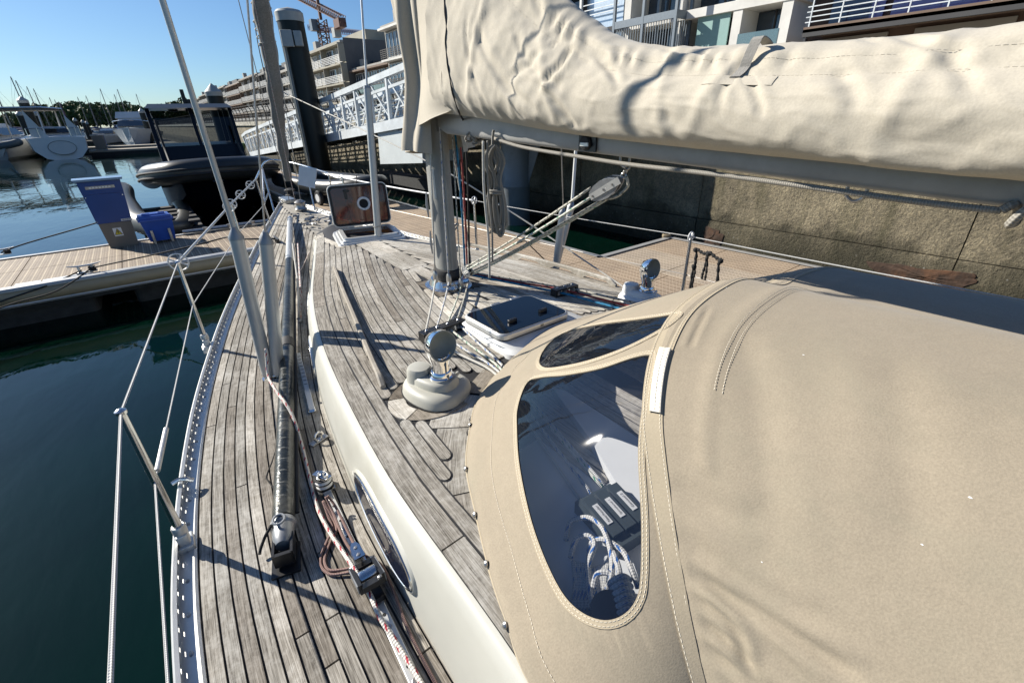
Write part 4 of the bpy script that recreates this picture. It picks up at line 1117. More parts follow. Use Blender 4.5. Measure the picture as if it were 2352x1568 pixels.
# pulpit: bent steel tubes round the bow
pul = ypart('pulpit')
def zt(y): return zd(y) + .56
p0 = V(1.10, 6.42, zt(6.5)); p1 = V(1.50, 7.75, zt(7.6) + .03); p2 = V(1.68, 7.95, zt(7.8) + .03); p3 = V(1.86, 7.6, zt(7.6) + .0); p4 = V(1.93, 6.30, zt(6.5))
mb = YB(); mb.tube(smooth_path([p0, V(1.3, 7.1, zt(7.1) + .02), p1, p2, p3, V(1.92, 6.95, zt(7)), p4], 8), .0125, 12); mb.build('top_rail', M['steel'], pul, smooth=True)
for a, b in ((p0, V(1.14, 6.46, zd(6.5))), (V(1.36, 7.28, zt(7.3)), V(1.33, 7.05, zd(7.1))), (p4, V(1.93, 6.34, zd(6.4))), (V(1.90, 7.2, zt(7.2)), V(1.84, 6.95, zd(7))), (V(1.36, 7.28, zt(7.3)), V(1.12, 6.44, zd(6.5) + .25))):
    mb = YB(); mb.tube([a, b], .011, 10); mb.build('leg', M['steel'], pul, smooth=True)
mb = YB(); mb.tube([V(1.12, 6.44, zd(6.5) + .27), V(1.35, 7.2, zd(7.2) + .27)], .009, 8); mb.build('mid_rail', M['steel'], pul, smooth=True)
ll = ypart('lifeline')
def sagline(a, b, sag=.01, n=10): return [a.lerp(b, i / n) - Vector((0, 0, sag * 4 * (i / n) * (1 - i / n))) for i in range(n + 1)]
def wireobj(pts, r, mat, par=None, name='wire', n=6):
    mb = YB(); mb.tube(pts, r, n); return mb.build(name, mat, par or ll, smooth=True)
M['linew'] = ropemat('lifeline_braid', (.70, .70, .68))
T3 = p0
wireobj([tops[0], tops[1]], .0042, M['linew']); wireobj([tops[1], tops[2]], .0042, M['linew'])
wireobj(sagline(tops[2], tops[3], .0), .0085, M['tubegrey'], name='sleeve', n=10); wireobj(sagline(tops[3], p0, .0), .0085, M['tubegrey'], name='sleeve', n=10)
for a, b in ((mids[0], mids[1]), (mids[1], mids[2]), (mids[2], mids[3]), (mids[3], V(1.14, 6.45, zd(6.5) + .27))): wireobj([a, b], .0034, M['linew'])
d_ = (mids[2] - mids[1]).normalized(); wireobj([mids[1] + d_ * .05, mids[1] + d_ * .30], .0085, M['alu_white'], name='turnbuckle', n=12)
for a, b in ((stops[0], stops[1]), (stops[1], stops[2])): wireobj(sagline(a, b, .006), .0032, M['linew'])
wireobj(sagline(stops[2], stops[3], .01), .009, M['white_pl'], name='sleeve', n=10); wireobj(sagline(stops[3], p4, .02), .009, M['white_pl'], name='sleeve', n=10)
for a, b in ((smids[0], smids[1]), (smids[1], smids[2]), (smids[2], smids[3]), (smids[3], V(1.93, 6.34, zd(6.4) + .27))): wireobj(sagline(a, b, .004), .0028, M['wire'])
# roller wheels threaded on the lifelines
def wheel(p, axis, r=.044):
    wl = ypart('sheet_roller'); Q = Vector(axis).to_track_quat('Z', 'Y').to_matrix().to_4x4(); T = Matrix.Translation(p) @ Q
    mb = YB(); pts = [T @ Vector((r * math.cos(2 * math.pi * i / 24), r * math.sin(2 * math.pi * i / 24), 0)) for i in range(25)]; mb.tube(pts, .0042, 6); mb.build('rim', M['white_pl'], wl, smooth=True)
    for k in range(4):
        a = 2 * math.pi * k / 4 + .5; mb = YB(); mb.beam(T @ Vector((0, 0, 0)), T @ Vector((r * math.cos(a), r * math.sin(a), 0)), .007); mb.build('spoke', M['white_pl'], wl)
    mb = YB(); mb.lathe([(.012, -.012), (.012, .012)], 12, T); mb.build('hub', M['white_pl'], wl, smooth=True)
ax = (tops[3] - tops[2])
wheel(tops[2] + ax.normalized() * .02, ax, .05)
for f_, r_ in ((1.0, .045), (.93, .045)): wheel(tops[2].lerp(tops[3], f_), ax, r_)
for f_ in (.32, .72): wheel(tops[3].lerp(p0, f_), ax, .042)
wheel(stops[2] + V(0, 0, .0), stops[3] - stops[2], .036); wheel(stops[3].lerp(p4, .05), stops[3] - stops[2], .04); wheel(stops[1] + V(0, .0, .0), (0, 1, 0), .03)

# shrouds with tubular turnbuckle covers -----------------------------------------
def shroud(base, top, tl, r=.033, up=None, up_r=.004, up_mat=None, sx=''):
    sh = ypart('shroud'); base = Vector(base); d = (Vector(top) - base).normalized(); t = base + d * tl
    mb = YB(); mb.tube([base + d * .02, base + d * .08, t - d * .07, t - d * .0], [r * .86, r, r * .98, r * .98], 24); mb.build('tube_cover', M['tubegrey'], sh, smooth=True, angle=30)
    mb = YB(); mb.tube([t, t + d * .012, t + d * .05, t + d * .062], [r * 1.04, r * 1.04, r * .45, r * .36], 24); mb.build('cone_cap', M['greycast'], sh, smooth=True, angle=30)
    mb = YB(); mb.tube([t + d * .05, t + d * 2.6] if up is None else [t + d * .05, Vector(up)], up_r, 12 if up_r > .01 else 6); mb.build('wire', up_mat or M['wire'], sh, smooth=True)
    mb = YB(); mb.lathe([(.04, 0), (.04, .006), (.015, .01), (.012, .04)], 18, Matrix.Translation((base.x, base.y, base.z))); mb.build('chainplate', M['steel'], sh, smooth=True)
    return t
b1 = V(.272, 2.56, zd(2.56) + .006)
ta = aty(540, 535, 2.565); tb = aty(610, 548, 2.54)
ua = aty(372, 0, 2.53); ub = aty(568, 0, 2.47)
shroud(b1 + V(-.028, .012, 0), ta, (ta - b1).length - .03, .0335, ua + (ua - ta) * 1.0, .0125, M['tubegrey'])
shroud(b1 + V(.018, -.01, 0), tb, (tb - b1).length - .03, .0335, ub + (ub - tb) * 1.0, .0045, M['wire'])
b2 = V(2.46, 2.62, zd(2.6) + .006)
tc_ = aty(1293, 484, 2.60); td_ = aty(1312, 472, 2.66)
shroud(b2, tc_, (tc_ - b2).length - .03, .03, aty(1285, 200, 2.55), .0045, M['wire'])
shroud(b2 + V(.03, .06, 0), td_, (td_ - b2).length - .03, .03, aty(1333, 200, 2.62), .0125, M['white_pl'])
# baby stay / inner pole in front of the fore hatch : the fat grey tube on the foredeck
ip = ypart('inner_forestay'); ib = at(870, 545, zr(1.5, 4.0) + .02)
print('ib', ib)
it = aty(843, 200, ib.y); it2 = aty(830, 0, ib.y + .02)
mb = YB(); mb.tube([ib, ib + V(0, 0, .04), it], [.034, .031, .028], 20); mb.build('tube_cover', M['tubegrey'], ip, smooth=True, angle=30)
mb = YB(); mb.tube([it, it + (it2 - it) * 2.5], .0085, 10); mb.build('rod', M['alu_white'], ip, smooth=True)
mb = YB(); mb.tube([it - V(0, 0, .01), it + V(0, 0, .01)], [.031, .027], 20); mb.build('cap', M['greycast'], ip, smooth=True)
mb = YB(); pts = [(ib.x + .033 * math.cos(a), ib.y + .033 * math.sin(a), ib.z + .10 + .003 * math.sin(3 * a)) for a in np.linspace(0, 12.5, 40)]; mb.tube(pts, .004, 5); mb.build('lashing', M['rope_grey'], ip, smooth=True)

# forestay with furled genoa ------------------------------------------------------
fs_ = ypart('forestay')
fb = V(1.70, 7.55, zd(7.6) + .22); 
ftop = atx(600, 0, 1.66); f2 = ftop + (ftop - fb) * .8
print('forestay', fb, ftop)
mb = YB(); P = []; rg = random.Random(4)
ks = 60
for k in range(ks):
    t = k / (ks - 1); c = fb.lerp(f2, .03 + t * .97); r_ = .045 + .045 * min(1, t * 3.2) + .008 * math.sin(k * 1.1); row = []
    for i in range(20):
        a = 2 * math.pi * i / 20; rr = r_ * (1 + .10 * math.cos(a - k * .28) + .05 * math.sin(2 * a + k * .5)); row.append(c + V(rr * math.cos(a), rr * math.sin(a), 0))
    P.append(row)
mb.grid(P, closed=True)
M['furled'] = fabric('furled_sail_grey', (.26, .255, .235), .15, 300, .4, dirt=(.14, .13, .11), big=1.2)
mb.build('furled_genoa', M['furled'], fs_, smooth=True, angle=80)
mb = YB(); mb.lathe([(.03, 0), (.075, .01), (.075, .02), (.045, .03), (.045, .07), (.075, .08), (.075, .09), (.03, .11)], 20, Matrix.Translation(fb - V(0, 0, .1))); mb.build('furling_drum', M['rubber'], fs_, smooth=True)
for zf_, n_ in ((.44, 4), (.52, 3)):
    mb = YB(); c = fb.lerp(f2, zf_)
    mb.tube([c + V(.098 * math.cos(a), .098 * math.sin(a), .012 * a) for a in np.linspace(0, n_ * 2 * math.pi, n_ * 14)], .007, 5); mb.build('sail_tie', M['rope_w'], fs_, smooth=True)
mb = YB(); c0_ = fb.lerp(f2, .35); mb.tube(smooth_path([c0_ + V(-.09, -.04, 0), c0_ + V(-.085, -.07, .5), c0_ + V(-.02, -.12, 1.0), c0_ + V(.06, -.12, 1.35)], 6), .006, 5); mb.build('sheet', M['rope_grey'], fs_, smooth=True)
for k in range(3):
    mb = YB(); a = V(1.62 + .05 * k, 7.35 - .1 * k, zd(7.4) + .05); mb.tube([a, ftop + V(-.35 + .16 * k - .0, -.5, .3)], .0045, 5); mb.build('halyard', (M['rope_grey'], M['rope_wr'], M['rope_w'])[k], fs_, smooth=True)

# bow gear ---------------------------------------------------------------------
bg_ = ypart('anchor_gear')
mb = YB(); mb.box((1.68, 7.72, zd(7.7) + .045), (.16, .42, .05), bevel=.012); mb.build('bow_roller', M['steel_dull'], bg_)
mb = YB(); mb.lathe([(.07, 0), (.08, .03), (.06, .06), (.06, .10), (.075, .12), (.03, .15)], 18, Matrix.Translation((1.66, 6.95, zd(7) + .02))); mb.build('windlass', M['steel_dull'], bg_, smooth=True)
mb = YB()
rg = random.Random(8)
for k in range(22):
    a = V(1.60 + rg.uniform(-.12, .12), 6.2 + rg.uniform(-.3, .5), zd(6.4) + .03); d = V(rg.uniform(-.08, .08), rg.uniform(-.08, .08), rg.uniform(0, .03)); mb.tube([a, a + d], .012, 6)
mb.build('chain_and_shackles', M['steel_dull'], bg_, kind='stuff')
for (x, y) in ((1.00, 5.55), (2.05, 5.3)):
    f_ = ypart('deck_cleat'); z = zdk(x, y) + .005
    mb = YB(); mb.tube([(x, y - .11, z + .05), (x, y, z + .042), (x, y + .11, z + .05)], [.008, .015, .008], 8); mb.build('horn', M['black'], f_, smooth=True)
    mb = YB(); mb.box((x, y - .035, z + .02), (.035, .02, .04), bevel=.004); mb.box((x, y + .035, z + .02), (.035, .02, .04), bevel=.004); mb.build('leg', M['black'], f_)
# ribbed white mat strip on the foredeck
rm_ = ypart('deck_chock')
# genoa tracks -------------------------------------------------------------------
def track(a, b, w_, name='sheet_track', holes=.042, mat='alu_white', tick=False):
    a = Vector(a); b = Vector(b); d = (b - a).normalized(); nv = Vector((-d.y, d.x, 0)); tr = ypart(name)
    mb = YB(); q = d.to_track_quat('X', 'Z').to_matrix().to_4x4(); mb.box((a + b) / 2 + V(0, 0, .009), ((b - a).length, w_, .014), M=q, bevel=.003); mb.build('bar', M[mat], tr)
    L = (b - a).length; k = 0; h = YB(); sc = YB(); s = .05
    while s < L - .02:
        p = a + d * s + V(0, 0, .0165)
        if k % 2 == 0:
            h.lathe([(.0052, 0), (.0052, .0006)], 12, Matrix.Translation(p))
        else:
            sc.lathe([(.0075, 0), (.0075, .0006), (.006, .0012)], 12, Matrix.Translation(p)); sc.box(p + V(0, 0, .0014), (.013, .0014, .0006), rz=k)
        s += holes; k += 1
    h.build('hole', M['dark'], tr, kind='stuff'); sc.build('screw', M['steel_dull'], tr, kind='stuff')
    return a, b, d
ga, gb, gd = track(at(746, 1120, 1.16), at(1010, 1690, 1.16), .030)
tr2 = ypart('inhauler_track'); a = at(692, 820, 1.17); b = at(712, 952, 1.17)
a = V(.452, 2.75, 1.162); b = V(.335, 2.07, 1.158)
mb = YB(); d = (b - a).normalized(); q = d.to_track_quat('X', 'Z').to_matrix().to_4x4(); mb.box((a + b) / 2 + V(0, 0, .012), ((b - a).length, .024, .022), M=q, bevel=.003); mb.build('bar', M['white_pl'], tr2)
mb = YB()
for k in range(9):
    p = a.lerp(b, .08 + .065 * k); mb.box(p + V(0, 0, .0242), (.003, .018, .001), M=q)
mb.build('scale_mark', M['black'], tr2, kind='stuff')
mb = YB(); mb.box(b - d * .09 + V(0, 0, .027), (.20, .028, .014), M=q, bevel=.004); mb.build('slider', M['white_pl'], tr2)
mb = YB(); mb.box(b + d * .0 + V(0, 0, .016), (.045, .035, .032), M=q, bevel=.008); mb.build('end_stop', M['steel'], tr2)
# padeye on the side deck
pe = ypart('padeye'); c = at(733, 1012, 1.17)
mb = YB(); pts = [c + V(.02 * math.cos(t), .0, .022 + .02 * math.sin(t)) for t in np.linspace(0, 6.283, 18)]; pts = [Matrix.Translation(c) @ Matrix.Rotation(R(35), 4, 'Z') @ Matrix.Translation(-c) @ p for p in pts]; mb.tube(pts, .006, 8); mb.build('ring', M['steel'], pe, smooth=True)
mb = YB(); mb.box(c + V(0, 0, .004), (.085, .032, .006), rz=R(20), bevel=.004); mb.build('plate', M['steel_dull'], pe)
# end fitting ring: eye on the rail near the camera
mb = YB(); c = at(428, 1103, 1.20); mb.tube(smooth_path([c + V(-.045, 0, .01), c + V(-.02, .004, .014), c + V(.0, 0, .006), c + V(.022, -.006, -.008)], 4), .008, 8); mb.tube([c + V(-.0, -.0, .0) + V(.011 * math.cos(t), .004, .011 * math.sin(t)) for t in np.linspace(0, 6.28, 14)], .004, 6)
sk_ = ypart('rail_shackle'); mb.build('shackle', M['steel'], sk_, smooth=True)
# mast-base blocks and deck organisers
def organiser(c, ang, n_, L=.25, name='rope_organiser'):
    og = ypart(name); T = Matrix.Translation(c) @ Matrix.Rotation(ang, 4, 'Z')
    mb = YB(); mb.box((0, 0, 0), (L, .052, .010), M=T @ Matrix.Translation((0, 0, .045)), bevel=0); mb.box((0, 0, 0), (L, .058, .010), M=T @ Matrix.Translation((0, 0, .008))); mb.box((0, 0, 0), (.014, .05, .045), M=T @ Matrix.Translation((-L / 2 + .006, 0, .027))); mb.box((0, 0, 0), (.014, .05, .045), M=T @ Matrix.Translation((L / 2 - .006, 0, .027)))
    mb.build('body', M['black'], og)
    for k in range(n_):
        x = -L / 2 + L * (k + .5) / n_
        mb = YB(); mb.lathe([(.02, .014), (.016, .025), (.02, .037)], 14, T @ Matrix.Translation((x, 0, 0))); mb.build('sheave', M['greycast'], og, smooth=True)
        mb = YB(); mb.lathe([(.008, .05), (.008, .054), (.005, .057), (0, .0575)], 10, T @ Matrix.Translation((x, 0, 0))); mb.build('bolt', M['steel'], og, smooth=True)
    return T
oc = V(.955, 1.800, zr(.95, 1.8) + .006); TO = organiser(oc, R(4), 4, .245)
oc2 = V(1.80, 1.82, zr(1.8, 1.82) + .006); TO2 = organiser(oc2, R(-4), 3, .17)
# ------------------------------------------------------------------ sprayhood
K0, KK = .06, 1.02
def on_hoop(px, py):
    r = ray(px, py); t = (K0 + KK * (EYE.z - 1.45)) / (r.y - KK * r.z); return EYE + r * t
hp_px = [(1690, 1800), (1640, 1650), (1610, 1568), (1572, 1410), (1537, 1220), (1512, 1040), (1505, 940), (1518, 835), (1545, 760), (1582, 706), (1640, 662), (1700, 638)]
HP = [on_hoop(*p) for p in hp_px]
HP = [p for p in HP if p.z > 1.47]
first = HP[0]
HP = [V(first.x + .0, K0, 1.45)] + HP if first.z > 1.5 else HP
last = HP[-1]
zt_ = 1.945
side_s = [V(1.66, 0, zt_ + .004), V(1.86, 0, 1.935), V(2.04, 0, 1.885), V(2.19, 0, 1.79), V(2.29, 0, 1.65), V(2.33, 0, 1.50), V(2.335, 0, 1.45)]
for p in side_s: p.y = K0 + KK * (p.z - 1.45)
mid = V((last.x + 1.66) / 2, 0, zt_ + .004); mid.y = K0 + KK * (mid.z - 1.45)
if last.x < 1.5: HP = HP + [mid]
HPs = smooth_path(HP + side_s, 8)
print('hoop', [tuple(round(c, 2) for c in p) for p in HP])
def arcparam(P):
    L = [0]
    for a, b in zip(P, P[1:]): L.append(L[-1] + (b - a).length)
    T_ = L[-1]; L = [l / T_ for l in L]
    def f(u):
        u = min(max(u, 0), 1); i = min(max(int(np.searchsorted(L, u)) - 1, 0), len(P) - 2)
        t = (u - L[i]) / max(L[i + 1] - L[i], 1e-9); return P[i].lerp(P[i + 1], t)
    return f
DB3 = [V(p.x, p.y, zr(p.x, p.y) + .010) for p in DBs]
fB, fH = arcparam(DB3), arcparam(HPs)
ut = min(np.linspace(0, 1, 400), key=lambda u: abs(fH(u).x - 1.45) + (0 if fH(u).z > 1.9 else 9))
ub_ = min(np.linspace(0, 1, 400), key=lambda u: abs(fB(u).x - 1.36))
def H_(u): return fH(u * ut / .5 if u < .5 else ut + (u - .5) / .5 * (1 - ut))
def B_(u): return fB(u * ub_ / .5 if u < .5 else ub_ + (u - .5) / .5 * (1 - ub_))
def Sf(u, v):
    a, b = B_(u), H_(u); p = a.lerp(b, v)
    bl = .028 * max(0, math.sin(math.pi * min(1, max(0, v)))) ** .8
    out = V(p.x - 1.34, p.y - .2, .35); out.normalize()
    # gathers where the cloth is strained round the forward port corner
    wr = .0022 * math.sin(u * 210) * max(0, 1 - abs(u - .38) / .09) * (1 - v)
    wr += .0035 * math.sin(u * 60 + v * 9) * max(0, 1 - v) * (1 if u < .33 else 0)
    p = p + out * (bl + wr)
    if v < .16:  # the foot turns in steeply to the deck
        k = (1 - v / .16); p = p + V(out.x, out.y, 0) * (.014 * k * (1 - k) * 4) 
    return p
hood = empty('sprayhood', (1.3, .3, 1.45), label='beige canvas sprayhood with clear vinyl windows over the yacht companionway', cat='sprayhood')
HO = Vector((1.3, .3, 1.45))
class HB(YB):
    def build(s, name, mat, parent=None, **k):
        return YB.build(s, name, mat, parent or hood, origin=HO, **k)
nu, nv = 120, 24
tri = MB(); tri.grid([[Sf(i / nu, j / nv) for j in range(nv + 1)] for i in range(nu + 1)])
bvh = BVHTree.FromPolygons([Vector(v) for v in tri.v], tri.f)
def uv_of(px, py):
    hit, nn, idx, dist = bvh.ray_cast(EYE, ray(px, py).normalized())
    if hit is None: return None
    i, j = divmod(idx, nv); best = None
    for a in np.linspace(0, 1, 7):
        for b in np.linspace(0, 1, 7):
            u, v = (i + a) / nu, (j + b) / nv; d = (Sf(u, v) - hit).length
            if best is None or d < best[0]: best = (d, u, v)
    su, sv = 1 / nu / 6, 1 / nv / 6
    for _ in range(4):
        _, u0, v0 = best; su /= 2.5; sv /= 2.5
        for a in (-2, -1, 0, 1, 2):
            for b in (-2, -1, 0, 1, 2):
                d = (Sf(u0 + a * su, v0 + b * sv) - hit).length
                if d < best[0]: best = (d, u0 + a * su, v0 + b * sv)
    return (best[1], best[2])
W1 = [(1189, 935), (1187, 985), (1191, 1055), (1205, 1135), (1228, 1222), (1262, 1308), (1298, 1372), (1340, 1410), (1388, 1426), (1430, 1415), (1460, 1382), (1472, 1330), (1474, 1200), (1467, 1060), (1470, 985), (1481, 905), (1496, 825), (1489, 815), (1450, 823), (1380, 846), (1300, 861), (1245, 866), (1210, 880)]
W2 = [(1238, 832), (1248, 805), (1272, 779), (1310, 759), (1380, 744), (1460, 734), (1520, 726), (1548, 722), (1556, 726), (1530, 748), (1480, 777), (1420, 805), (1350, 829), (1290, 842), (1252, 845)]
def win_uv(poly):
    q = [uv_of(p.x, p.y) for p in smooth_path([(x, y, 0) for x, y in poly], 5, closed=True)]
    return [p for p in q if p]
w1, w2 = win_uv(W1), win_uv(W2)
w3 = [(1 - u, v) for u, v in w1][::-1]
def inset(poly, k):
    """offset in real space: move every uv vertex k metres towards the outside of the window"""
    out = []; n = len(poly)
    c = Vector((sum(p[0] for p in poly) / n, sum(p[1] for p in poly) / n))
    area = sum(poly[i][0] * poly[(i + 1) % n][1] - poly[(i + 1) % n][0] * poly[i][1] for i in range(n)); sg = 1 if area > 0 else -1
    for i, (u, v) in enumerate(poly):
        a = Sf(*poly[i - 1]); b = Sf(*poly[(i + 1) % n]); t = (b - a).normalized()
        pu = (Sf(u + .004, v) - Sf(u - .004, v)) / .008; pv = (Sf(u, min(1, v + .01)) - Sf(u, max(0, v - .01))) / (min(1, v + .01) - max(0, v - .01))
        nn = pu.cross(pv).normalized(); o = t.cross(nn).normalized() * sg
        G = Matrix(((pu.dot(pu), pu.dot(pv)), (pu.dot(pv), pv.dot(pv)))); rh = Vector((pu.dot(o) * k, pv.dot(o) * k)); d = G.inverted() @ rh
        out.append((u + d.x, v + d.y))
    return out
def cdt_panel(outer, holes, name, mat, par, fmap, du=.02, dv=.06, keep_hole=False, thickness=0):
    pts = []; edges = []
    def loop(l):
        s_ = len(pts); pts.extend([Vector(p) for p in l]); n = len(l); edges.extend([(s_ + i, s_ + (i + 1) % n) for i in range(n)])
    loop(outer)
    for h in holes: loop(h)
    us = [p[0] for p in outer]; vs_ = [p[1] for p in outer]
    def inside(p, poly):
        c = False; j = len(poly) - 1
        for i in range(len(poly)):
            if (poly[i][1] > p[1]) != (poly[j][1] > p[1]) and p[0] < (poly[j][0] - poly[i][0]) * (p[1] - poly[i][1]) / (poly[j][1] - poly[i][1]) + poly[i][0]: c = not c
            j = i
        return c
    for u in np.arange(min(us) + du / 2, max(us), du):
        for v in np.arange(min(vs_) + dv / 2, max(vs_), dv):
            if inside((u, v), outer) and not any(inside((u, v), h) for h in holes): pts.append(Vector((u, v)))
    V2, E2, F2, *_ = delaunay_2d_cdt(pts, edges, [], 0, 1e-6)
    fs = []
    for f in F2:
        c = sum((V2[i] for i in f), Vector((0, 0))) / len(f)
        if inside(c, outer) and not any(inside(c, h) for h in holes): fs.append(tuple(f))
    mb = HB(); mb.add([fmap(p.x, p.y) for p in V2], fs, [(p.x * 3.2, p.y) for p in V2]); return mb.build(name, mat, par, smooth=True, angle=0)
outer = [(i / 60, 0) for i in range(61)] + [(1, j / 12) for j in range(1, 12)] + [(1 - i / 60, 1) for i in range(61)] + [(0, 1 - j / 12) for j in range(1, 12)]
cdt_panel(outer, [w1, w2, w3], 'front_panel', M['dodger'], hood, Sf, .0125, .045)
for wv in (w1, w2, w3):
    wo = empty('window', (0, 0, 0), parent=hood)
    def low(u, v): return Sf(u, v) - V(0, 0, .002)
    cdt_panel(inset(wv, .006), [], 'pane', M['vinyl'], wo, low, .012, .04)
    # narrow turned binding round the opening
    a = wv; n = len(a); P = []
    for i in range(n):
        p = Sf(*a[i]); q = Sf(*inset(wv, .013)[i]) if False else None
    o1 = inset(wv, -.001); o2 = inset(wv, .014)
    nrmz = V(-.15, .3, .95)
    P = [[Sf(*o1[i]) - V(0, 0, .001), Sf(*o1[i]) + nrmz * .0016, Sf(*o2[i]) + nrmz * .0016, Sf(*o2[i]) - V(0, 0, .001)] for i in range(n)] 
    P.append(P[0]); mb = HB(); mb.grid(P); mb.build('binding', M['dodger_trim'], wo, smooth=True, angle=30)
    st = HB()
    for kk in (.003, .0105):
        L_ = [Sf(*p) + nrmz * .0021 for p in inset(wv, kk)]; L_.append(L_[0]); D = arcparam(L_); T_ = sum((b - a_).length for a_, b in zip(L_, L_[1:])); m_ = int(T_ / .0085)
        for i in range(m_): st.tube([D(i / m_), D((i + .62) / m_)], .0007, 4, caps=False)
    st.build('stitching', M['stitch'], wo, kind='stuff')
# roof panel, from the front hoop aft over a second hoop
def aft(u):
    p = H_(u).copy(); k = (p.z - 1.45) / .5
    return V(1.33 + (p.x - 1.33) * 1.02, p.y - .35 - .85 * max(k, .2) ** .5, 1.36 + (p.z - 1.45) * 1.27)
def Rf(u, v):
    a, b = H_(u), aft(u); p = a.lerp(b, v); k = (p.z - 1.4) / .55
    out = V(p.x - 1.33, 0, .55).normalized()
    # puckers low on the port side, running aft from the hoop seam
    f = 0
    for (uu, wd, am, lg) in ((.105, .007, .016, .42), (.135, .005, .010, .34), (.078, .008, .014, .34), (.18, .010, .006, .35), (.048, .008, .014, .3)):
        uc = uu - .09 * v; f += am * math.exp(-((u - uc) / wd) ** 2) * math.exp(-(v / lg) ** 2) * min(1, v * 5)
    for uu, am in ((.30, .004), (.42, .003), (.23, .004)): f += am * math.sin((u - uu) * 40 + v * 5) * v * .8
    sag = -.008 * math.sin(math.pi * min(1, v)) * max(0, k)
    ridge = .004 * math.exp(-((v - .11) / .02) ** 2) * (1 if .2 < u < .62 else 0)
    return p + out * (sag - f + ridge) 
nu2, nv2 = 260, 110
HG = [[Rf(i / nu2, (j / nv2) ** 1.2) for j in range(nv2 + 1)] for i in range(nu2 + 1)]
HG = creased(HG, [([(1580, 1308), (1648, 1352), (1734, 1403), (1889, 1502), (1989, 1568)], .011, .012), ([(1592, 1366), (1672, 1428), (1722, 1515)], .008, .008), ([(1604, 1422), (1678, 1477), (1740, 1540)], .007, .008),
    ([(1618, 1480), (1722, 1564), (1760, 1600)], .009, .009), ([(1560, 1215), (1640, 1290), (1760, 1370), (1900, 1440)], .005, .016), ([(1545, 1100), (1640, 1160), (1760, 1200)], .003, .02),
    ([(1700, 760), (1740, 900), (1760, 1100), (1770, 1300)], .003, .03), ([(2050, 800), (2080, 1000), (2100, 1300)], .003, .035), ([(1630, 700), (1600, 760), (1584, 800)], .004, .006)],
    lambda v: Vector((v[0] - 1.33, v[1] * 0, .55)).normalized())
mb = HB(); mb.grid(HG, uvs=[(i / nu2 * 3.2, (j / nv2)) for i in range(nu2 + 1) for j in range(nv2 + 1)])
mb.build('roof_panel', M['dodger'], hood, smooth=True, angle=0)
def seam(f, us, r=.0022, name='seam_welt', mat='dodger_trim'):
    mb = HB(); mb.tube([f(u) for u in us], r, 6); mb.build(name, M[mat], hood, smooth=True)
nz = V(-.3, .25, .92).normalized()
def band(f0, f1, us, lift, name, mat):
    mb = HB(); P = [[f0(u) + nz * 0.0, f0(u) + nz * lift, f1(u) + nz * lift, f1(u)] for u in us]; mb.grid(P); mb.build(name, M[mat], hood, smooth=True, angle=30)
US = np.linspace(.02, .98, 120)
band(lambda u: Sf(u, .955), lambda u: Rf(u, .018), US, .0026, 'hoop_facing', 'dodger_trim')
def stitches(f, u0, u1, nm='stitching'):
    L_ = [f(u) for u in np.linspace(u0, u1, 200)]; D = arcparam(L_); T_ = sum((b - a).length for a, b in zip(L_, L_[1:])); m_ = int(T_ / .009); st = HB()
    for i in range(m_): st.tube([D(i / m_), D((i + .62) / m_)], .0007, 4, caps=False)
    st.build(nm, M['stitch'], hood, kind='stuff')
stitches(lambda u: Sf(u, .962) + nz * .0032, .03, .9); stitches(lambda u: Rf(u, .012) + nz * .0032, .03, .9)
stitches(lambda u: Sf(u, .20) + nz * .001, .03, .40)
stitches(lambda u: Rf(u, .12) + nz * .004, .27, .52); stitches(lambda u: Rf(u, .135) + nz * .003, .27, .52)
# pale zip flap on the hoop
za, zb_ = [min(np.linspace(.1, .5, 300), key=lambda u: abs((H_(u) - on_hoop(*p)).length)) for p in ((1508, 948), (1530, 800))]
band(lambda u: Sf(u, .985) + nz * .002, lambda u: Rf(u, .0145) + nz * .003, np.linspace(za, zb_, 20), .006, 'zip_flap', 'patchw')
stitches(lambda u: Rf(u, .001) + nz * .0092, za, zb_); stitches(lambda u: Rf(u, .012) + nz * .0092, za, zb_)
# bolt rope along the foot, studs
mb = HB(); mb.tube([Sf(u, 0) + V(0, 0, .0) for u in np.linspace(0, 1, 140)], .0045, 6); mb.build('foot_rope', M['dodger_trim'], hood, smooth=True)
for (px, py) in ((1165, 862), (1100, 985), (1083, 1083), (1081, 1182), (1112, 1292), (1158, 1424), (1440, 712)):
    q = at(px, py, 1.475); u = min(np.linspace(0, 1, 400), key=lambda u: (B_(u) - q).length); p = Sf(u, .03); o = V(p.x - 1.34, p.y - .1, .2).normalized()
    mb = HB(); mb.lathe([(.008, 0), (.009, .003), (.007, .007), (.0035, .009), (0, .0095)], 14, Matrix.Translation(p + o * .002) @ o.to_track_quat('Z', 'Y').to_matrix().to_4x4()); mb.build('stud', M['steel_dull'], hood, smooth=True)
# steel hoops inside
mb = HB(); mb.tube([H_(u) - V(0, 0, .014) for u in np.linspace(.01, .99, 60)], .011, 10); mb.build('hoop_tube', M['steel'], hood, smooth=True)

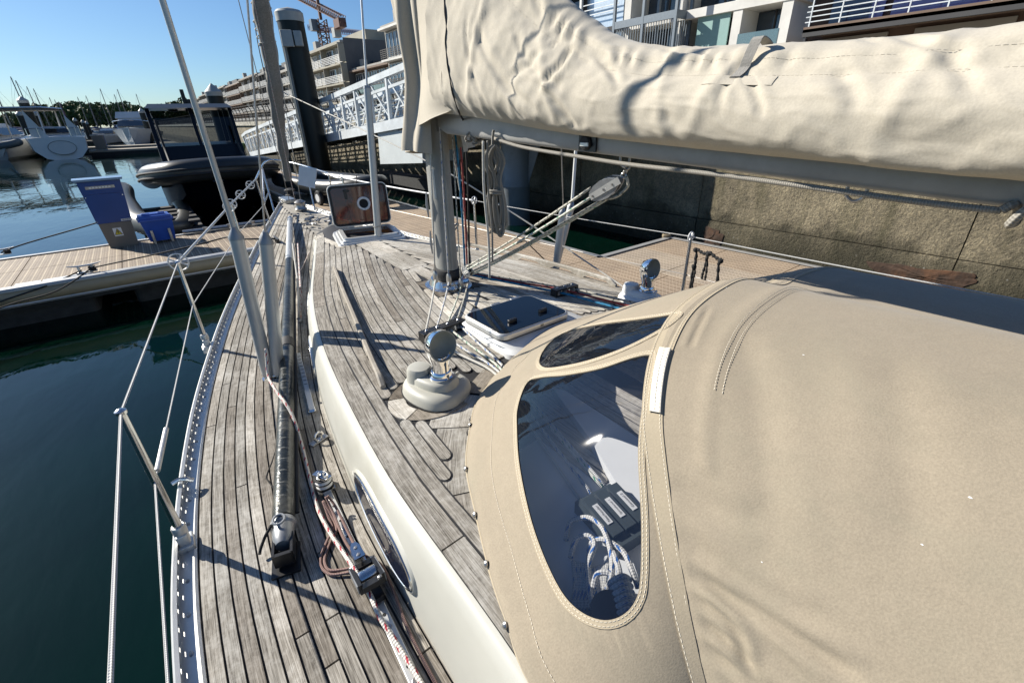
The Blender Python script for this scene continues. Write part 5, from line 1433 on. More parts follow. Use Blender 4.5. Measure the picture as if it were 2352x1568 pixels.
# things seen through the window -----------------------------------------------
gar = ypart('sliding_hatch_garage')
mb = YB(); stack(mb, [([(p.x, p.y) for p in [at(*q, 1.5) for q in ((1268, 903), (1300, 910), (1468, 1022), (1520, 1060), (1520, 1300), (1462, 1205), (1352, 1018))]], 1.47 + .055 * k) for k in (0, 1)])
mb.build('garage_moulding', M['white_gel'], gar, smooth=True, angle=35)
M['tan_deck'] = simple('tan_nonslip', (.30, .205, .175), .7, var=.08)
mb = YB(); mb.box((.58, .20, 1.468), (.30, .42, .02)); mb.build('nonslip_panel', M['tan_deck'], gar)
cl = at(1405, 1145, 1.55)
clu = ypart('rope_clutch'); CT = Matrix.Translation((cl.x - .01, cl.y - .02, 1.478)) @ Matrix.Rotation(R(-7), 4, 'Z')
M['clutchgrey'] = simple('clutch_grey', (.055, .07, .075), .4, var=.1)
mb = YB(); mb.box((0, 0, 0), (.125, .17, .045), M=CT @ Matrix.Translation((0, 0, .022))); mb.build('body', M['clutchgrey'], clu)
for k in range(3):
    x = -.042 + .042 * k
    mb = YB(); mb.box((0, 0, 0), (.034, .12, .014), M=CT @ Matrix.Translation((x, -.0, .058)) @ Matrix.Rotation(R(8), 4, 'X')); mb.build('lever', M['clutchgrey'], clu)
    mb = YB(); mb.box((0, 0, 0), (.016, .062, .002), M=CT @ Matrix.Translation((x, .0, .0662)) @ Matrix.Rotation(R(8), 4, 'X')); mb.build('label_strip', M['white_pl'], clu)
    tx = bpy.data.curves.new('lettering', 'FONT'); tx.body = ('Neerhouder', 'Spinnakerval 1', 'Genuaval 2')[k]; tx.size = (.0105, .0085, .0105)[k]; tx.align_x = 'CENTER'; tx.align_y = 'CENTER'
    to = bpy.data.objects.new('lettering_curve', tx); C.objects.link(to); dg = bpy.context.evaluated_depsgraph_get(); me = bpy.data.meshes.new_from_object(to.evaluated_get(dg)); bpy.data.objects.remove(to)
    me.transform(Matrix.Translation(-YO) @ CT @ Matrix.Translation((x, .0, .0682)) @ Matrix.Rotation(R(8), 4, 'X') @ Matrix.Rotation(R(90), 4, 'Z')); me.materials.clear(); me.materials.append(M['black']); o = link('lettering', me, clu)
wn = ypart('halyard_winch'); wc = at(1400, 1400, 1.50); wc = V(.50, .34, 1.478)
mb = YB(); mb.lathe([(.05, 0), (.05, .012), (.036, .02), (.034, .05), (.045, .062), (.045, .07), (.02, .074)], 24, Matrix.Translation(wc)); mb.build('drum', M['black'], wn, smooth=True)

# ------------------------------------------------------------------ sail cover on the boom
cov = empty('sail_cover', (1.33, 1.0, 2.4), label='cream canvas sail cover laced over the boom and wrapped round the mast', cat='sail cover')
CO = Vector((1.33, 1.0, 2.4))
class CB(YB):
    def build(s, name, mat, parent=None, **k): return YB.build(s, name, mat, parent or cov, origin=CO, **k)
ztop = fn([(-1.4, 2.52), (-.4, 2.555), (.1, 2.575), (.4, 2.58), (.7, 2.60), (1.0, 2.63), (1.15, 2.675), (1.35, 2.79), (1.6, 2.98), (1.8, 3.15), (2.0, 3.35), (2.3, 3.7)])
zbot = fn([(-1.4, 2.26), (-.3, 2.305), (.1, 2.325), (.5, 2.345), (.9, 2.365), (1.2, 2.385), (1.6, 2.425), (1.9, 2.455), (2.3, 2.48)])
wid = fn([(-1.4, .13), (0, .14), (.4, .142), (.8, .135), (1.2, .125), (1.6, .13), (2.0, .125), (2.3, .12)])
import mathutils.noise as mn
def cov_pt(y, a):
    """a: 0 at the port foot, .5 at the ridge, 1 at the starboard foot"""
    a = min(max(a, 1e-5), 1 - 1e-5)
    zb0, zt0, w_ = zbot(y), ztop(y), wid(y); h = zt0 - zb0; c = bx(y)
    t = a * 2 if a < .5 else (1 - a) * 2                       # 0 foot .. 1 ridge
    sg = -1 if a < .5 else 1
    # profile: belly low, narrowing towards the ridge
    tb = max(.13, min(.42, .115 / h)); ex = .62 + .5 * max(0, min(1, (h - .3) / .35))
    belly = math.sin(min(1, (t + .03) / (tb + .03)) * math.pi / 2) ** .62 if t < tb else (max(0, math.cos((t - tb) / (1 - tb) * math.pi / 2)) ** ex)
    x = c + sg * (.052 * (1 - t) ** 2 + w_ * belly * (1 if t < .42 else 1))
    z = zb0 + h * (t ** .92 if t < .9 else 1 - (1 - .9 ** .92) * ((1 - t) / .1) ** 1.6)
    z -= (.022 + .006 * math.sin(y * 7)) * math.sin(math.pi * min(1, t / .34)) * (1 if t < .34 else 0)
    n1 = mn.noise(V(y * 1.7, z * 2.6, sg * 3)); n2 = mn.noise(V(y * 5.2 + z * 3.4, z * 5.0 - y * 1.5, sg * 7)); n3 = mn.noise(V(y * 11 - z * 8, z * 9, 2))
    amp = .009 + .005 * max(0, min(1, (y - .9)))
    n4 = mn.noise(V(y * 24 + z * 30, z * 16 - y * 12, 5)); n5 = mn.noise(V(y * 9 - z * 14, z * 22 + y * 3, 11))
    rdg = (1 - abs(n5) * 2.2); d = amp * n1 + .006 * n2 + .0025 * n3 + .0016 * n4 + .0035 * max(0, rdg) ** 3
    kk_ = max(0.10, min(.8, (y - .75) / .6)); cr = mn.noise(V(y * 13 + z * 7, z * 1.9 - y * .8, 21 + sg)); cr2 = mn.noise(V(y * 6 - z * 3.5, z * 1.6, 31 + sg))
    d += kk_ * (.0045 * max(0, 1 - abs(cr) * 4.5) ** 2 + .0035 * max(0, 1 - abs(cr2) * 5) ** 2)
    # strain folds fanning down from the ridge near the mast
    if y > .75:
        k = min(1, (y - .75) / .5); s_ = (y * 1.0 + z * .42)
        d += k * .004 * math.sin(s_ * 19 + 2.5 * n1) * math.sin(math.pi * min(1, t * 1.05))
    # crumpled seam just under the ridge
    g = math.exp(-((t - .83) / .07) ** 2); d += g * .008 * math.sin(y * 75 + 3 * n2 * 4) * (1 if .55 < y < 1.5 else .28)
    d += .012 * math.exp(-((t - .88) / .05) ** 2) - .010 * math.exp(-((t - .70) / .06) ** 2)
    # individual creases
    for (y0, z0, dy, dz, L_, am) in ((.86, 2.52, -.25, -1, .12, .012), (.70, 2.53, .35, -1, .13, .011), (.30, 2.50, .2, -1, .12, .009), (1.35, 2.6, -.5, -1, .2, .012), (1.75, 2.75, .2, -1, .3, .012), (.12, 2.54, -.8, -.3, .1, .01), (.05, 2.45, .5, -.6, .1, .009)):
        l = math.hypot(dy, dz); ey, ez = dy / l, dz / l; ry, rz_ = y - y0, z - z0; al = ry * ey + rz_ * ez; ac = ry * ez - rz_ * ey
        d += am * math.exp(-(ac / .018) ** 2) * math.exp(-(al / L_) ** 2)
    return V(x + sg * d * (1 - .3 * t), y, z + .6 * d * t ** 3)
ny_, na_ = 300, 110
yy_ = np.linspace(-1.35, 2.12, ny_)
CG = creased([[cov_pt(y, a) for a in np.linspace(0, 1, na_)] for y in yy_],
    [([(1314, 106), (1283, 153), (1230, 201)], .010, .012), ([(1235, 195), (1293, 254), (1325, 296)], .008, .010), ([(1727, 128), (1692, 164), (1658, 211), (1653, 262)], .006, .009), ([(1711, 165), (1743, 233), (1748, 270)], .006, .008),
     ([(1915, 160), (1954, 205), (1965, 260)], .006, .014), ([(2176, 105), (2203, 159), (2240, 215)], .006, .012), ([(1750, 77), (1904, 82), (2019, 97)], .005, .008), ([(1975, 72), (2057, 84), (2180, 112)], .006, .010),
     ([(1098, 20), (1103, 91), (1135, 155), (1171, 205), (1240, 262)], .010, .014), ([(1075, 20), (1071, 91), (1089, 182), (1120, 245)], .007, .010), ([(1367, 128), (1400, 160), (1422, 200)], .007, .010),
     ([(1180, 60), (1200, 120), (1240, 170), (1290, 200)], .006, .012), ([(1330, 70), (1322, 100), (1300, 125)], .0045, .006), ([(1340, 95), (1400, 112), (1460, 122)], .005, .007), 
     ([(1470, 100), (1560, 118), (1640, 122)], .005, .007),  ([(1290, 60), (1284, 88), (1264, 112)], .007, .008),
     ([(1500, 200), (1520, 250), (1560, 300)], .005, .018), ([(2000, 300), (2100, 330), (2300, 350)], .006, .03), ([(1250, 110), (1200, 160), (1150, 190)], .006, .012), ([(1560, 92), (1640, 100), (1760, 96)], .006, .008)],
    lambda v: Vector((v[0] - bx(v[1]), 0, (v[2] - 2.45) * .8)).normalized())
mb = CB(); mb.grid(CG); mb.build('boom_bag', M['cover'], cov, smooth=True, angle=0)
st = CB()
for tt, sc in ((.415, 1), (.35, 1)):
    L_ = [cov_pt(y, tt) + V(-.0004, -.0003, .0003) for y in np.linspace(-.5, 2.0, 500)]; D = arcparam(L_); T_ = sum((b - a).length for a, b in zip(L_, L_[1:])); m_ = int(T_ / .010)
    for i in range(m_): st.tube([D(i / m_), D((i + .6) / m_)], .0005, 4, caps=False)
st.build('stitching', simple('cover_thread', (.50, .46, .385), .8), cov, kind='stuff')
# webbing loop and its patch on top
wb = CB(); yq = .62
def loc(y, a, l=.0): return cov_pt(y, a) + V(-.4, -.2, .9).normalized() * l
P = []
for k in range(13):
    t = k / 12; a = .33 + .14 * t; hgt = .004 + (.032 * math.sin(math.pi * min(1, max(0, (t - .35)) / .65)) if t > .35 else 0)
    p = loc(.66 - .03 * t, a, hgt); P.append([p + V(0, -.013, 0), p + V(0, .013, 0), p + V(0, .013, .0025), p + V(0, -.013, .0025), p + V(0, -.013, 0)])
wb.grid(P); wb.build('webbing_strap', simple('grey_webbing', (.26, .25, .23), .8, bump=.3, bscale=300), cov, smooth=False)
pt = CB(); pt.grid([[cov_pt(y, a) + V(-.0012, -.0005, .0012) for a in np.linspace(.30, .345, 6)] for y in np.linspace(.56, .74, 14)]); pt.build('strap_patch', M['cover'], cov, smooth=True)
# mast wrap: hanging folds round the mast
def wrap_pt(z, th):
    """th: angle, 0 = starboard aft edge going round the front to the port edge"""
    k = max(0, min(1, (3.6 - z) / 1.35)); r1 = .150 + .0 * k; r2 = .165
    cx, cy = MX + .0, MY - .02
    # lower end flares, wider fore side
    fl = .0 + .035 * math.exp(-((z - 2.30) / .16) ** 2) - .03 * math.exp(-((z - 2.62) / .22) ** 2)
    f = .014 * math.sin(th * 5 + z * 2.2) + .012 * math.sin(th * 9 - z * 3.1 + 1) * (.5 + k) + .008 * mn.noise(V(th * 3, z * 4, 1)) * 2
    r1_, r2_ = r1 + fl + f, r2 + fl + f
    return V(cx + r1_ * math.cos(th), cy + r2_ * math.sin(th), z)
P = []
for i in range(70):
    a = i / 69; th = R(-75) + a * R(302)          # from aft-starboard round the bow side to aft-port
    col = []
    zlow = 2.285 + .02 * math.sin(a * 9) + .05 * max(0, (a - .75)) * -1
    for j in range(46):
        t = j / 45; z = zlow + (3.75 - zlow) * t ** 1.15; col.append(wrap_pt(z, th))
    P.append(col)
mb = CB(); mb.grid(P); mb.build('mast_wrap', M['cover'], cov, smooth=True, angle=0)
# gusset cloth between wrap and bag (port side)
P = []
for k in range(30):
    t = k / 29; z = 2.42 + 1.3 * t; row = []
    p = wrap_pt(z, R(-75) + R(302) * .93); tt = min(.96, max(.02, (z - zbot(2.0)) / (ztop(2.0) - zbot(2.0)))); q = cov_pt(2.0, tt * .5)
    for j in range(8): s_ = j / 7; row.append(p.lerp(q, s_) + V(-.010 * math.sin(math.pi * s_), -.006 * math.sin(s_ * 9), 0))
    P.append(row)
mb = CB(); mb.grid(P); mb.build('gusset', M['cover'], cov, smooth=True, angle=0)
# zip edge, dark, running down where wrap meets bag on the port side
allm = MB()
for o_ in [c for c in bpy.data.objects if c.name.startswith(('mast_wrap', 'gusset', 'boom_bag'))]:
    allm.add([v.co + CO for v in o_.data.vertices], [tuple(p.vertices) for p in o_.data.polygons])
cb2 = BVHTree.FromPolygons([Vector(v) for v in allm.v], allm.f)
zl = []
for px, py in ((1019, -30), (1021, 10), (1025, 60), (1024, 110), (1031, 165), (1040, 215), (1056, 262), (1079, 300)):
    hit = cb2.ray_cast(EYE, ray(px, py).normalized())[0]
    if hit: zl.append(hit + (EYE - hit).normalized() * .004)
mb = CB(); q_ = smooth_path(zl, 6); mb.tube(q_, [.0042 + .0015 * math.sin(i * .9) for i in range(len(q_))], 6, flat=.6); mb.build('zip_edge', M['cover_dk'], cov, smooth=True)
mb = CB(); P = []
q0 = atx(931, 0, 1.25); 
for k in range(10):
    t = k / 9; P.append([wrap_pt(3.75 - .42 * t, R(150)) + V(-.012 - .006 * j - (.004 if k > 4 else 0), -.03 + .055 * j * (.25 if j else .2) , 0) for j in range(3)])
mb.grid(P); mb.build('navy_flap', M['navy'], cov, smooth=True)
# a few bird marks on the canvas
for k, (px, py, r_) in enumerate(((1665, 660, .006), (1845, 815, .0022), (2228, 1142, .0025), (2118, 1250, .0018), (1750, 1290, .0014))):
    tr_ = BVHTree.FromPolygons([Vector(v) for row in HG for v in row], [(i * (nv2 + 1) + j, i * (nv2 + 1) + j + 1, (i + 1) * (nv2 + 1) + j + 1, (i + 1) * (nv2 + 1) + j) for i in range(nu2) for j in range(nv2)]) if k == 0 else tr_
    h_, n_, *_ = tr_.ray_cast(EYE, ray(px, py).normalized())
    if h_:
        if n_.dot(EYE - h_) < 0: n_ = -n_
        Q = Matrix.Translation(h_ + n_ * .0006) @ n_.to_track_quat('Z', 'Y').to_matrix().to_4x4()
        mb = HB(); mb.add([Q @ Vector((r_ * (1 + .35 * math.sin(a * 3 + k)) * math.cos(a), r_ * .6 * math.sin(a), 0)) for a in np.linspace(0, 6.0, 12)], [tuple(range(12))]); mb.build('bird_mark', M['white_pl'], hood)
# ------------------------------------------------------------------ running rigging, blocks, loose things on deck
def rope(name, pts, r, mat, label, cat='rope', group=None, n=8, sm=6, parent=None):
    P = smooth_path(pts, sm) if sm else [Vector(p) for p in pts]; o_ = Vector(P[0])
    mb = MB(); mb.tube([p - o_ for p in P], r, n)
    o = mb.build(name, M[mat], None, smooth=True, angle=0, loc=o_, label=label, cat=cat, group=group)
    return o
rig = ypart('running_rigging')
def rrope(pts, r, mat, sm=6, name='halyard'):
    P = smooth_path(pts, sm) if sm else [Vector(p) for p in pts]; mb = YB(); mb.tube(P, r, 8); return mb.build(name, M[mat], rig, smooth=True, angle=0)
zo = oc.z + .026
bases = []
hk = ypart('mast_base_blocks')
for i, (px, py) in enumerate(((1000, 636), (1031, 642), (1059, 652), (1076, 640))):
    p = aty(px, py, MY - .155 - .0 * i); bases.append(p)
    if i < 3:
        mb = YB(); mb.lathe([(0, -.009), (.016, -.009), (.02, -.006), (.02, .006), (.016, .009), (0, .009)], 14, Matrix.Translation(p) @ Matrix.Rotation(R(90), 4, 'Y') @ Matrix.Diagonal((1.9, 1, 1, 1))); mb.build('block_cheek', M['steel_dull'], hk, smooth=True)
        mb = YB(); mb.beam(p - V(0, 0, .03), p - V(0, -.03, .06), .008); mb.build('block_shackle', M['steel'], hk)
ups = [aty(988, 335, MY - .12), aty(1012, 335, MY - .125), aty(1040, 335, MY - .13)]
for i, (b, u) in enumerate(zip(bases[:3], ups)):
    rrope([b + V(0, 0, .02), b.lerp(u, .5), u, u + (u - b) * .8], .0042, ('wire', 'rope_wb', 'rope_wk')[i], 4)
for i in range(4):
    s_ = TO @ V(-.245 / 2 + .245 * (i + .5) / 4, .0, .026); b = bases[i]
    rrope([b - V(0, 0, .015), b.lerp(s_, .5), s_ + V(0, .02, 0)], .0050, ('rope_w', 'rope_wb', 'rope_wg', 'rope_wk')[i], 4)
    e = V(.905 + .022 * i, 1.285 + .02 * i, zr(.9, 1.27) + .028)
    c = CT @ V((-.042, 0, .042, .05)[i], .09, .035)
    rrope([s_ - V(0, .02, 0), s_.lerp(e, .5), e, e.lerp(c, .5) - V(0, 0, .004), c], .0056, ('rope_w', 'rope_wb', 'rope_wg', 'rope_wb')[i], 6)
q0 = TO2 @ V(0, 0, .026)
src = [V(MX + .09, MY - .10, 1.57), V(MX + .10, MY - .085, 1.57), V(MX + .11, MY - .07, 1.575)]
for i, mt in enumerate(('rope_blue', 'rope_red', 'rope_wk')):
    s_ = TO2 @ V(-.05 + .05 * i, 0, .026); e = [at(1475, 722, 1.52), at(1500, 716, 1.52), at(1535, 712, 1.52)][i]
    rrope([src[i], src[i].lerp(s_, .5), s_, s_.lerp(e, .5), e, e + (e - s_).normalized() * .3], .0068, mt, 6)
# halyards that hang down the starboard side of the mast
for i, (mt, x0) in enumerate((('rope_blue', 1057), ('rope_red', 1066), ('rope_black', 1078), ('rope_wk', 1049))):
    a = aty(x0 - 8, 340, MY + .02 + .03 * i); b = aty(1068 + 5 * i, 615, MY + .04)
    rrope([b, a.lerp(b, .5) + V(.006, 0, 0), a, a + V(-.02, 0, .5)], .0062, mt, 5)
# kicking strap (vang)
ub1 = atx(1392, 432, 1.335); lb1 = atx(1074, 622, 1.37)
bail = atx(1443, 378, 1.335)
vg = empty('boom_vang', tuple(ub1), label='rope boom vang with two grey pulley blocks pulled from the mast foot to the boom', cat='boom vang')
class GB(YB):
    def build(s, name, mat, parent=None, **k): return YB.build(s, name, mat, parent, origin=GORG, **k)
GORG = ub1
dv = (ub1 - lb1).normalized(); side = dv.cross(V(-.75, -.6, .1)).normalized(); fr = dv.cross(side).normalized()
def vrot(d, f):  # frame: x along d, z towards camera
    z = (EYE - ub1).normalized(); z = (z - d * z.dot(d)).normalized(); y = z.cross(d).normalized()
    return Matrix(((d.x, y.x, z.x), (d.y, y.y, z.y), (d.z, y.z, z.z))).to_4x4()
VM = Matrix.Translation(ub1) @ vrot(dv, 0)
for dz in (-.014, .014):
    mb = GB(); pts = [(-.075, 0), (-.066, .018), (-.035, .030), (.0, .034), (.04, .027), (.07, .012), (.08, 0), (.07, -.012), (.04, -.027), (0, -.034), (-.035, -.030), (-.066, -.018)]
    mb.prism(pts, dz - .004, dz + .004, VM); mb.build('block_cheek', M['greycast'], vg)
mb = GB(); mb.prism([(-.07, .011), (.085, .013), (.085, -.013), (-.07, -.011)], .019, .0215, VM); mb.build('block_strap', M['alu_white'], vg)
for sx in (-.055, .005, .05):
    mb = GB(); mb.lathe([(.0045, .0215), (.0045, .0235), (0, .024)], 10, VM @ Matrix.Translation((sx, 0, 0))); mb.build('rivet', M['steel_dull'], vg)
for sx, r_ in ((-.028, .017), (.028, .024)):
    mb = GB(); mb.lathe([(0, -.009), (r_, -.009), (r_ * .8, 0), (r_, .009), (0, .009)], 16, VM @ Matrix.Translation((sx, 0, 0))); mb.build('sheave', M['rubber'], vg, smooth=True)
top = ub1 + dv * .085; 
for k in range(3):
    c = top.lerp(bail, (k + .5) / 3); mb = GB(); d = (bail - top).normalized(); u = d.cross(V(0, 0, 1)).normalized(); u2 = d.cross(u); L_ = (bail - top).length / 3 * .8
    n_ = (u if k % 2 else u2); mb.tube([c + d * L_ * .62 * math.cos(t) + n_ * .009 * math.sin(t) for t in np.linspace(0, 6.283, 18)], .0036, 6); mb.build('shackle_link', M['steel_dull'], vg, smooth=True)
LM_ = Matrix.Translation(lb1) @ vrot(dv, 0)
for dz in (-.012, .012):
    mb = GB(); mb.lathe([(0, dz - .003), (.036, dz - .003), (.036, dz + .003), (0, dz + .003)], 28, LM_); mb.build('block_cheek', M['greycast'], vg, smooth=True, angle=30)
mb = GB(); mb.prism([(-.034, .010), (.034, .010), (.034, -.010), (-.034, -.010)], .016, .018, LM_); mb.build('block_strap', M['alu_white'], vg)
mb = GB(); mb.lathe([(0, -.008), (.028, -.008), (.022, 0), (.028, .008), (0, .008)], 16, LM_); mb.build('sheave', M['rubber'], vg, smooth=True)
l0 = V(MX + .02, MY - .10, 1.56)
mb = GB(); mb.tube([lb1 - dv * .036, l0], .006, 6); mb.build('lower_shackle', M['steel'], vg, smooth=True)
for a_, b_, mt in (((.02, .024, .004), (-.06, .030, .006), 'rope_wk'), ((.02, .008, .01), (-.055, .0, .016), 'rope_wg'), ((.02, -.016, .0), (-.045, -.030, .0), 'rope_wk'), ((.0, -.03, -.006), (-.02, -.036, -.004), 'rope_wg')):
    p = LM_ @ V(*a_); q = VM @ V(*b_); mb = GB(); mb.tube([p.lerp(q, i / 12) - V(0, 0, .012 * 4 * (i / 12) * (1 - i / 12)) for i in range(13)], .0056, 8); mb.build('fall', M[mt], vg, smooth=True, angle=0)
mb = GB(); mb.tube(smooth_path([VM @ V(-.03, -.033, 0), VM @ V(.03, -.045, 0), VM @ V(.09, -.032, 0), VM @ V(.1, .0, 0)], 6), .0056, 8); mb.build('fall', M['rope_wk'], vg, smooth=True, angle=0)
# reef line under the boom with a knot aft
def under(y, dx=-.03, dz=-.012): return V(bx(y) + dx, y, bzb(y) + dz)
yk = atx(2285, 488, bx(0) - .03).y
pts = [atx(1135, 318, bx(2) - .055), atx(1200, 338, bx(1.8) - .056), atx(1330, 360, bx(1.3) - .052), atx(1446, 378, bx(1) - .05), atx(1640, 400, bx(.7) - .05), atx(1850, 428, bx(.4) - .05), atx(2120, 465, bx(.2) - .05), atx(2300, 484, bx(.1) - .05)]
rope('reefing_line', pts, .0068, 'rope_grey', 'grey reefing line stretched along the underside of the boom to a large knot', 'rope')
kp = pts[-1]
kn = [kp, kp + V(.004, -.012, .012), kp + V(.02, -.02, .002), kp + V(.012, -.024, -.018), kp + V(-.010, -.020, -.020), kp + V(-.016, -.030, .004), kp + V(.004, -.042, .014), kp + V(.016, -.05, -.008), kp + V(0, -.06, -.02), kp + V(-.014, -.07, -.006), kp + V(0, -.10, 0), kp + V(.0, -.2, -.0), kp + V(0, -.6, -.01)]
rope('knot', kn, .0082, 'rope_grey', 'bulky grey rope knot under the boom at the right edge', 'rope knot')
# hanging coil
def coil(name, top, h, w_, n_, r, mat, label, tail=.5, group=None, seed=1):
    rg = random.Random(seed); t = empty(name, tuple(top), label=label, cat='coiled rope', group=group)
    fx = V(.75, -.66, 0)
    for k in range(n_):
        hh = h * rg.uniform(.86, 1.03); ww = w_ * rg.uniform(.45, 1.1); dx = rg.uniform(-.3, .3) * w_; dy = V(0, rg.uniform(-.012, .012), 0); neck = .34
        P = []
        for i in range(28):
            a = 2 * math.pi * i / 28; zz = -h * .5 * 0 - hh * (1 - math.cos(a)) / 2
            f = abs(-zz / h); width = ww * (math.sin(math.pi * min(1, f / neck)) * .62 + .16 if f < neck else .16 + .5 * math.sin(math.pi * (f - neck) / (1.04 - neck)) * .75 + .05)
            P.append(fx * (math.sin(a) >= 0 and width or -width) * .5 * min(1, abs(math.sin(a)) * 2.5) + fx * dx * f + dy + V(0, 0, zz))
        P = smooth_path(P, 2, closed=True); P.append(P[0]); mb = MB(); mb.tube(P, r, 7, caps=False); mb.build('loop', M[mat], t, smooth=True, angle=0)
    mb = MB(); P = []
    for i in range(26):
        a = i / 25 * 2 * math.pi * 2.3; P.append(fx * (w_ * .26) * math.cos(a) + V(.3, .35, 0).normalized() * (.016 * math.sin(a)) + V(0, 0, -h * neck_f - .004 * i / 25 * 6))
    mb.tube(P, r, 7); mb.build('gathering_turns', M[mat], t, smooth=True, angle=0)
    mb = MB(); mb.tube(smooth_path([V(0, 0, .06), V(.0, .01, .02), V(.0, .012, -.03), fx * .01 + V(0, 0, -.08)], 4), r, 7); mb.build('hanging_bight', M[mat], t, smooth=True, angle=0)
    return t
neck_f = .46
ct = atx(1135, 334, 1.27); cb_ = atx(1136, 540, 1.27)
coil('coiled_rope', ct, ct.z - cb_.z, .115, 9, .0058, 'rope_grey', 'long grey coil of rope hanging from the boom beside the mast', seed=3)
for dx, dy_, ll_ in ((-.035, .0, .52), (-.018, .02, .36), (-.05, .01, .6)):
    rope('rope_tail', [ct + V(dx, dy_, .02), ct + V(dx - .008, dy_, -ll_ * .3), ct + V(dx + .004, dy_, -ll_ * .7), ct + V(dx - .002, dy_, -ll_)], .0045 if ll_ != .6 else .006, 'rope_w' if ll_ == .6 else 'rope_grey', ('grey rope tail hanging left of the grey coil, shorter one' if ll_ < .4 else ('grey rope tail hanging left of the grey coil, thin and long' if ll_ < .55 else 'pale flat rope tail hanging lowest beside the mast')), 'rope')
tg = empty('rope_bundle', tuple(atx(1093, 316, 1.33)), label='tangled grey rope bundle where the boom meets the mast', cat='rope')
rg = random.Random(6)
for k in range(5):
    c = V(rg.uniform(-.02, .02), rg.uniform(-.02, .02), rg.uniform(-.012, .012)); ax_ = V(rg.uniform(-1, 1), rg.uniform(-1, 1), rg.uniform(-1, 1)).normalized(); u = ax_.orthogonal().normalized(); v_ = ax_.cross(u)
    mb = MB(); mb.tube([c + (u * math.cos(a) + v_ * math.sin(a) * .7) * .035 for a in np.linspace(0, 6.0, 18)], .0055, 6); mb.build('loop', M['rope_grey'], tg, smooth=True, angle=0)
sp_ = stops[3].lerp(p4, .0) + V(0, -.35, -.0)
coil('coiled_rope', stops[2].lerp(stops[3], .86) + V(0, 0, 0), .30, .10, 5, .006, 'rope_grey', 'small grey coil of rope hanging on the far lifeline behind the open hatch', seed=5)
# jib sheet, white with red flecks, down the port side deck
zs = 1.172
sh_pts = [at(611, 800, 1.42), at(616, 862, 1.30), at(630, 890, 1.30), at(642, 908, 1.292), at(655, 925, 1.294), at(672, 955, 1.262), at(692, 1017, 1.20), at(712, 1101, 1.182), at(729, 1165, 1.185), at(756, 1219, 1.195), at(790, 1270, 1.205), at(822, 1318, 1.215), at(850, 1365, 1.212), at(872, 1415, 1.206), at(905, 1468, 1.194), at(945, 1530, 1.19), at(985, 1600, 1.19), at(1030, 1690, 1.19)]
rope('jib_sheet', sh_pts, .0072, 'rope_wr', 'white jib sheet with red flecks running aft along the port side deck', 'rope', n=12, sm=8)
rope('lazy_sheet', [ftop.lerp(fb, .42) + V(.06, -.1, 0), atx(960, 360, 1.95), atx(1160, 478, 2.35), atx(1330, 590, 2.6), at(1475, 688, 1.22)], .0062, 'rope_w', 'white sheet crossing behind the mast down to the starboard rail', 'rope')
# faded pink control line
zz = 1.175
pk = [at(748, 1140, 1.235), at(764, 1175, 1.20), at(786, 1228, 1.19), at(806, 1262, 1.185), at(835, 1288, 1.18), at(866, 1292, 1.18), at(862, 1305, 1.178), at(838, 1300, 1.185)]
rope('control_line', pk, .0048, 'rope_pink', 'faded pink line running from the track block to the sheet car', 'rope')
pk = [at(752, 1138, 1.23), at(772, 1165, 1.20), at(800, 1222, 1.18), at(822, 1262, 1.178), at(850, 1282, 1.178), at(878, 1300, 1.178), at(905, 1360, 1.18), at(935, 1440, 1.178), at(980, 1530, 1.176), at(1040, 1640, 1.176)]
rope('control_line', pk, .0048, 'rope_pink', 'faded pink line lying between the genoa track and the cabin side', 'rope')
for o_, lab in ((0, 'faded pink loop on deck, outer turn beside the sheet track'), (1, 'faded pink loop on deck, inner turn beside the sheet track')):
    d = o_ * 9
    pk = [at(742, 1150, 1.21), at(756 + d, 1190, 1.18), at(764 + d, 1215, 1.175), at(752 + d, 1240, 1.172), at(738 + d, 1275, 1.172), at(738 + d, 1300 - d / 2, 1.172), at(758, 1318 - d, 1.172), at(790, 1316 - d, 1.175), at(822, 1308 - d, 1.185)]
    rope('control_line_loop', pk, .0048, 'rope_pink', lab, 'rope', 'pink loops on the side deck')
# sheet car and end block on the genoa track
gz = Matrix.Rotation(math.atan2(gd.y, gd.x), 4, 'Z')
cp = at(842, 1345, 1.19); tpar = (cp - ga).dot(gd); cp = ga + gd * tpar; cp.z = 1.176
car = empty('sheet_car', tuple(cp), label='steel and black sheet car with a wide roller on the port genoa track', cat='sheet car')
def cb(name, mat, fnc, **k):
    mb = MB(); fnc(mb); return mb.build(name, M[mat], car, **k)
cb('slide', 'black', lambda m_: m_.box((0, 0, .012), (.13, .042, .02), M=gz, bevel=0))
tilt = gz @ Matrix.Rotation(R(-18), 4, 'Y')
fr_pts = [(-.05, -.034), (-.035, -.04), (.05, -.034), (.06, -.02), (.06, .02), (.05, .034), (-.035, .04), (-.05, .034)]
def frame(m_):
    for (a, b_) in (((-.052, 0), (.03, .084)), ((.056, 0), (.026, .06))):
        m_.box((0, 0, 0), (b_[0], b_[1], .016), M=tilt @ Matrix.Translation((a[0], a[1], .045)))
    for sy in (-.033, .033): m_.box((0, 0, 0), (.11, .011, .030), M=tilt @ Matrix.Translation((0, sy, .043)))
cb('frame', 'black', frame)
def cheek(m_):
    for sy in (-.0405, .0405): m_.box((0, 0, 0), (.10, .003, .026), M=tilt @ Matrix.Translation((0, sy, .043)))
cb('side_plate', 'greycast', cheek)
cb('roller', 'steel', lambda m_: m_.lathe([(.0, -.026), (.021, -.026), (.022, -.022), (.022, .022), (.021, .026), (0, .026)], 28, tilt @ Matrix.Translation((.008, 0, .046)) @ Matrix.Rotation(R(90), 4, 'X')), smooth=True, angle=30)
for sx in (-.052, -.052, .058):
    pass
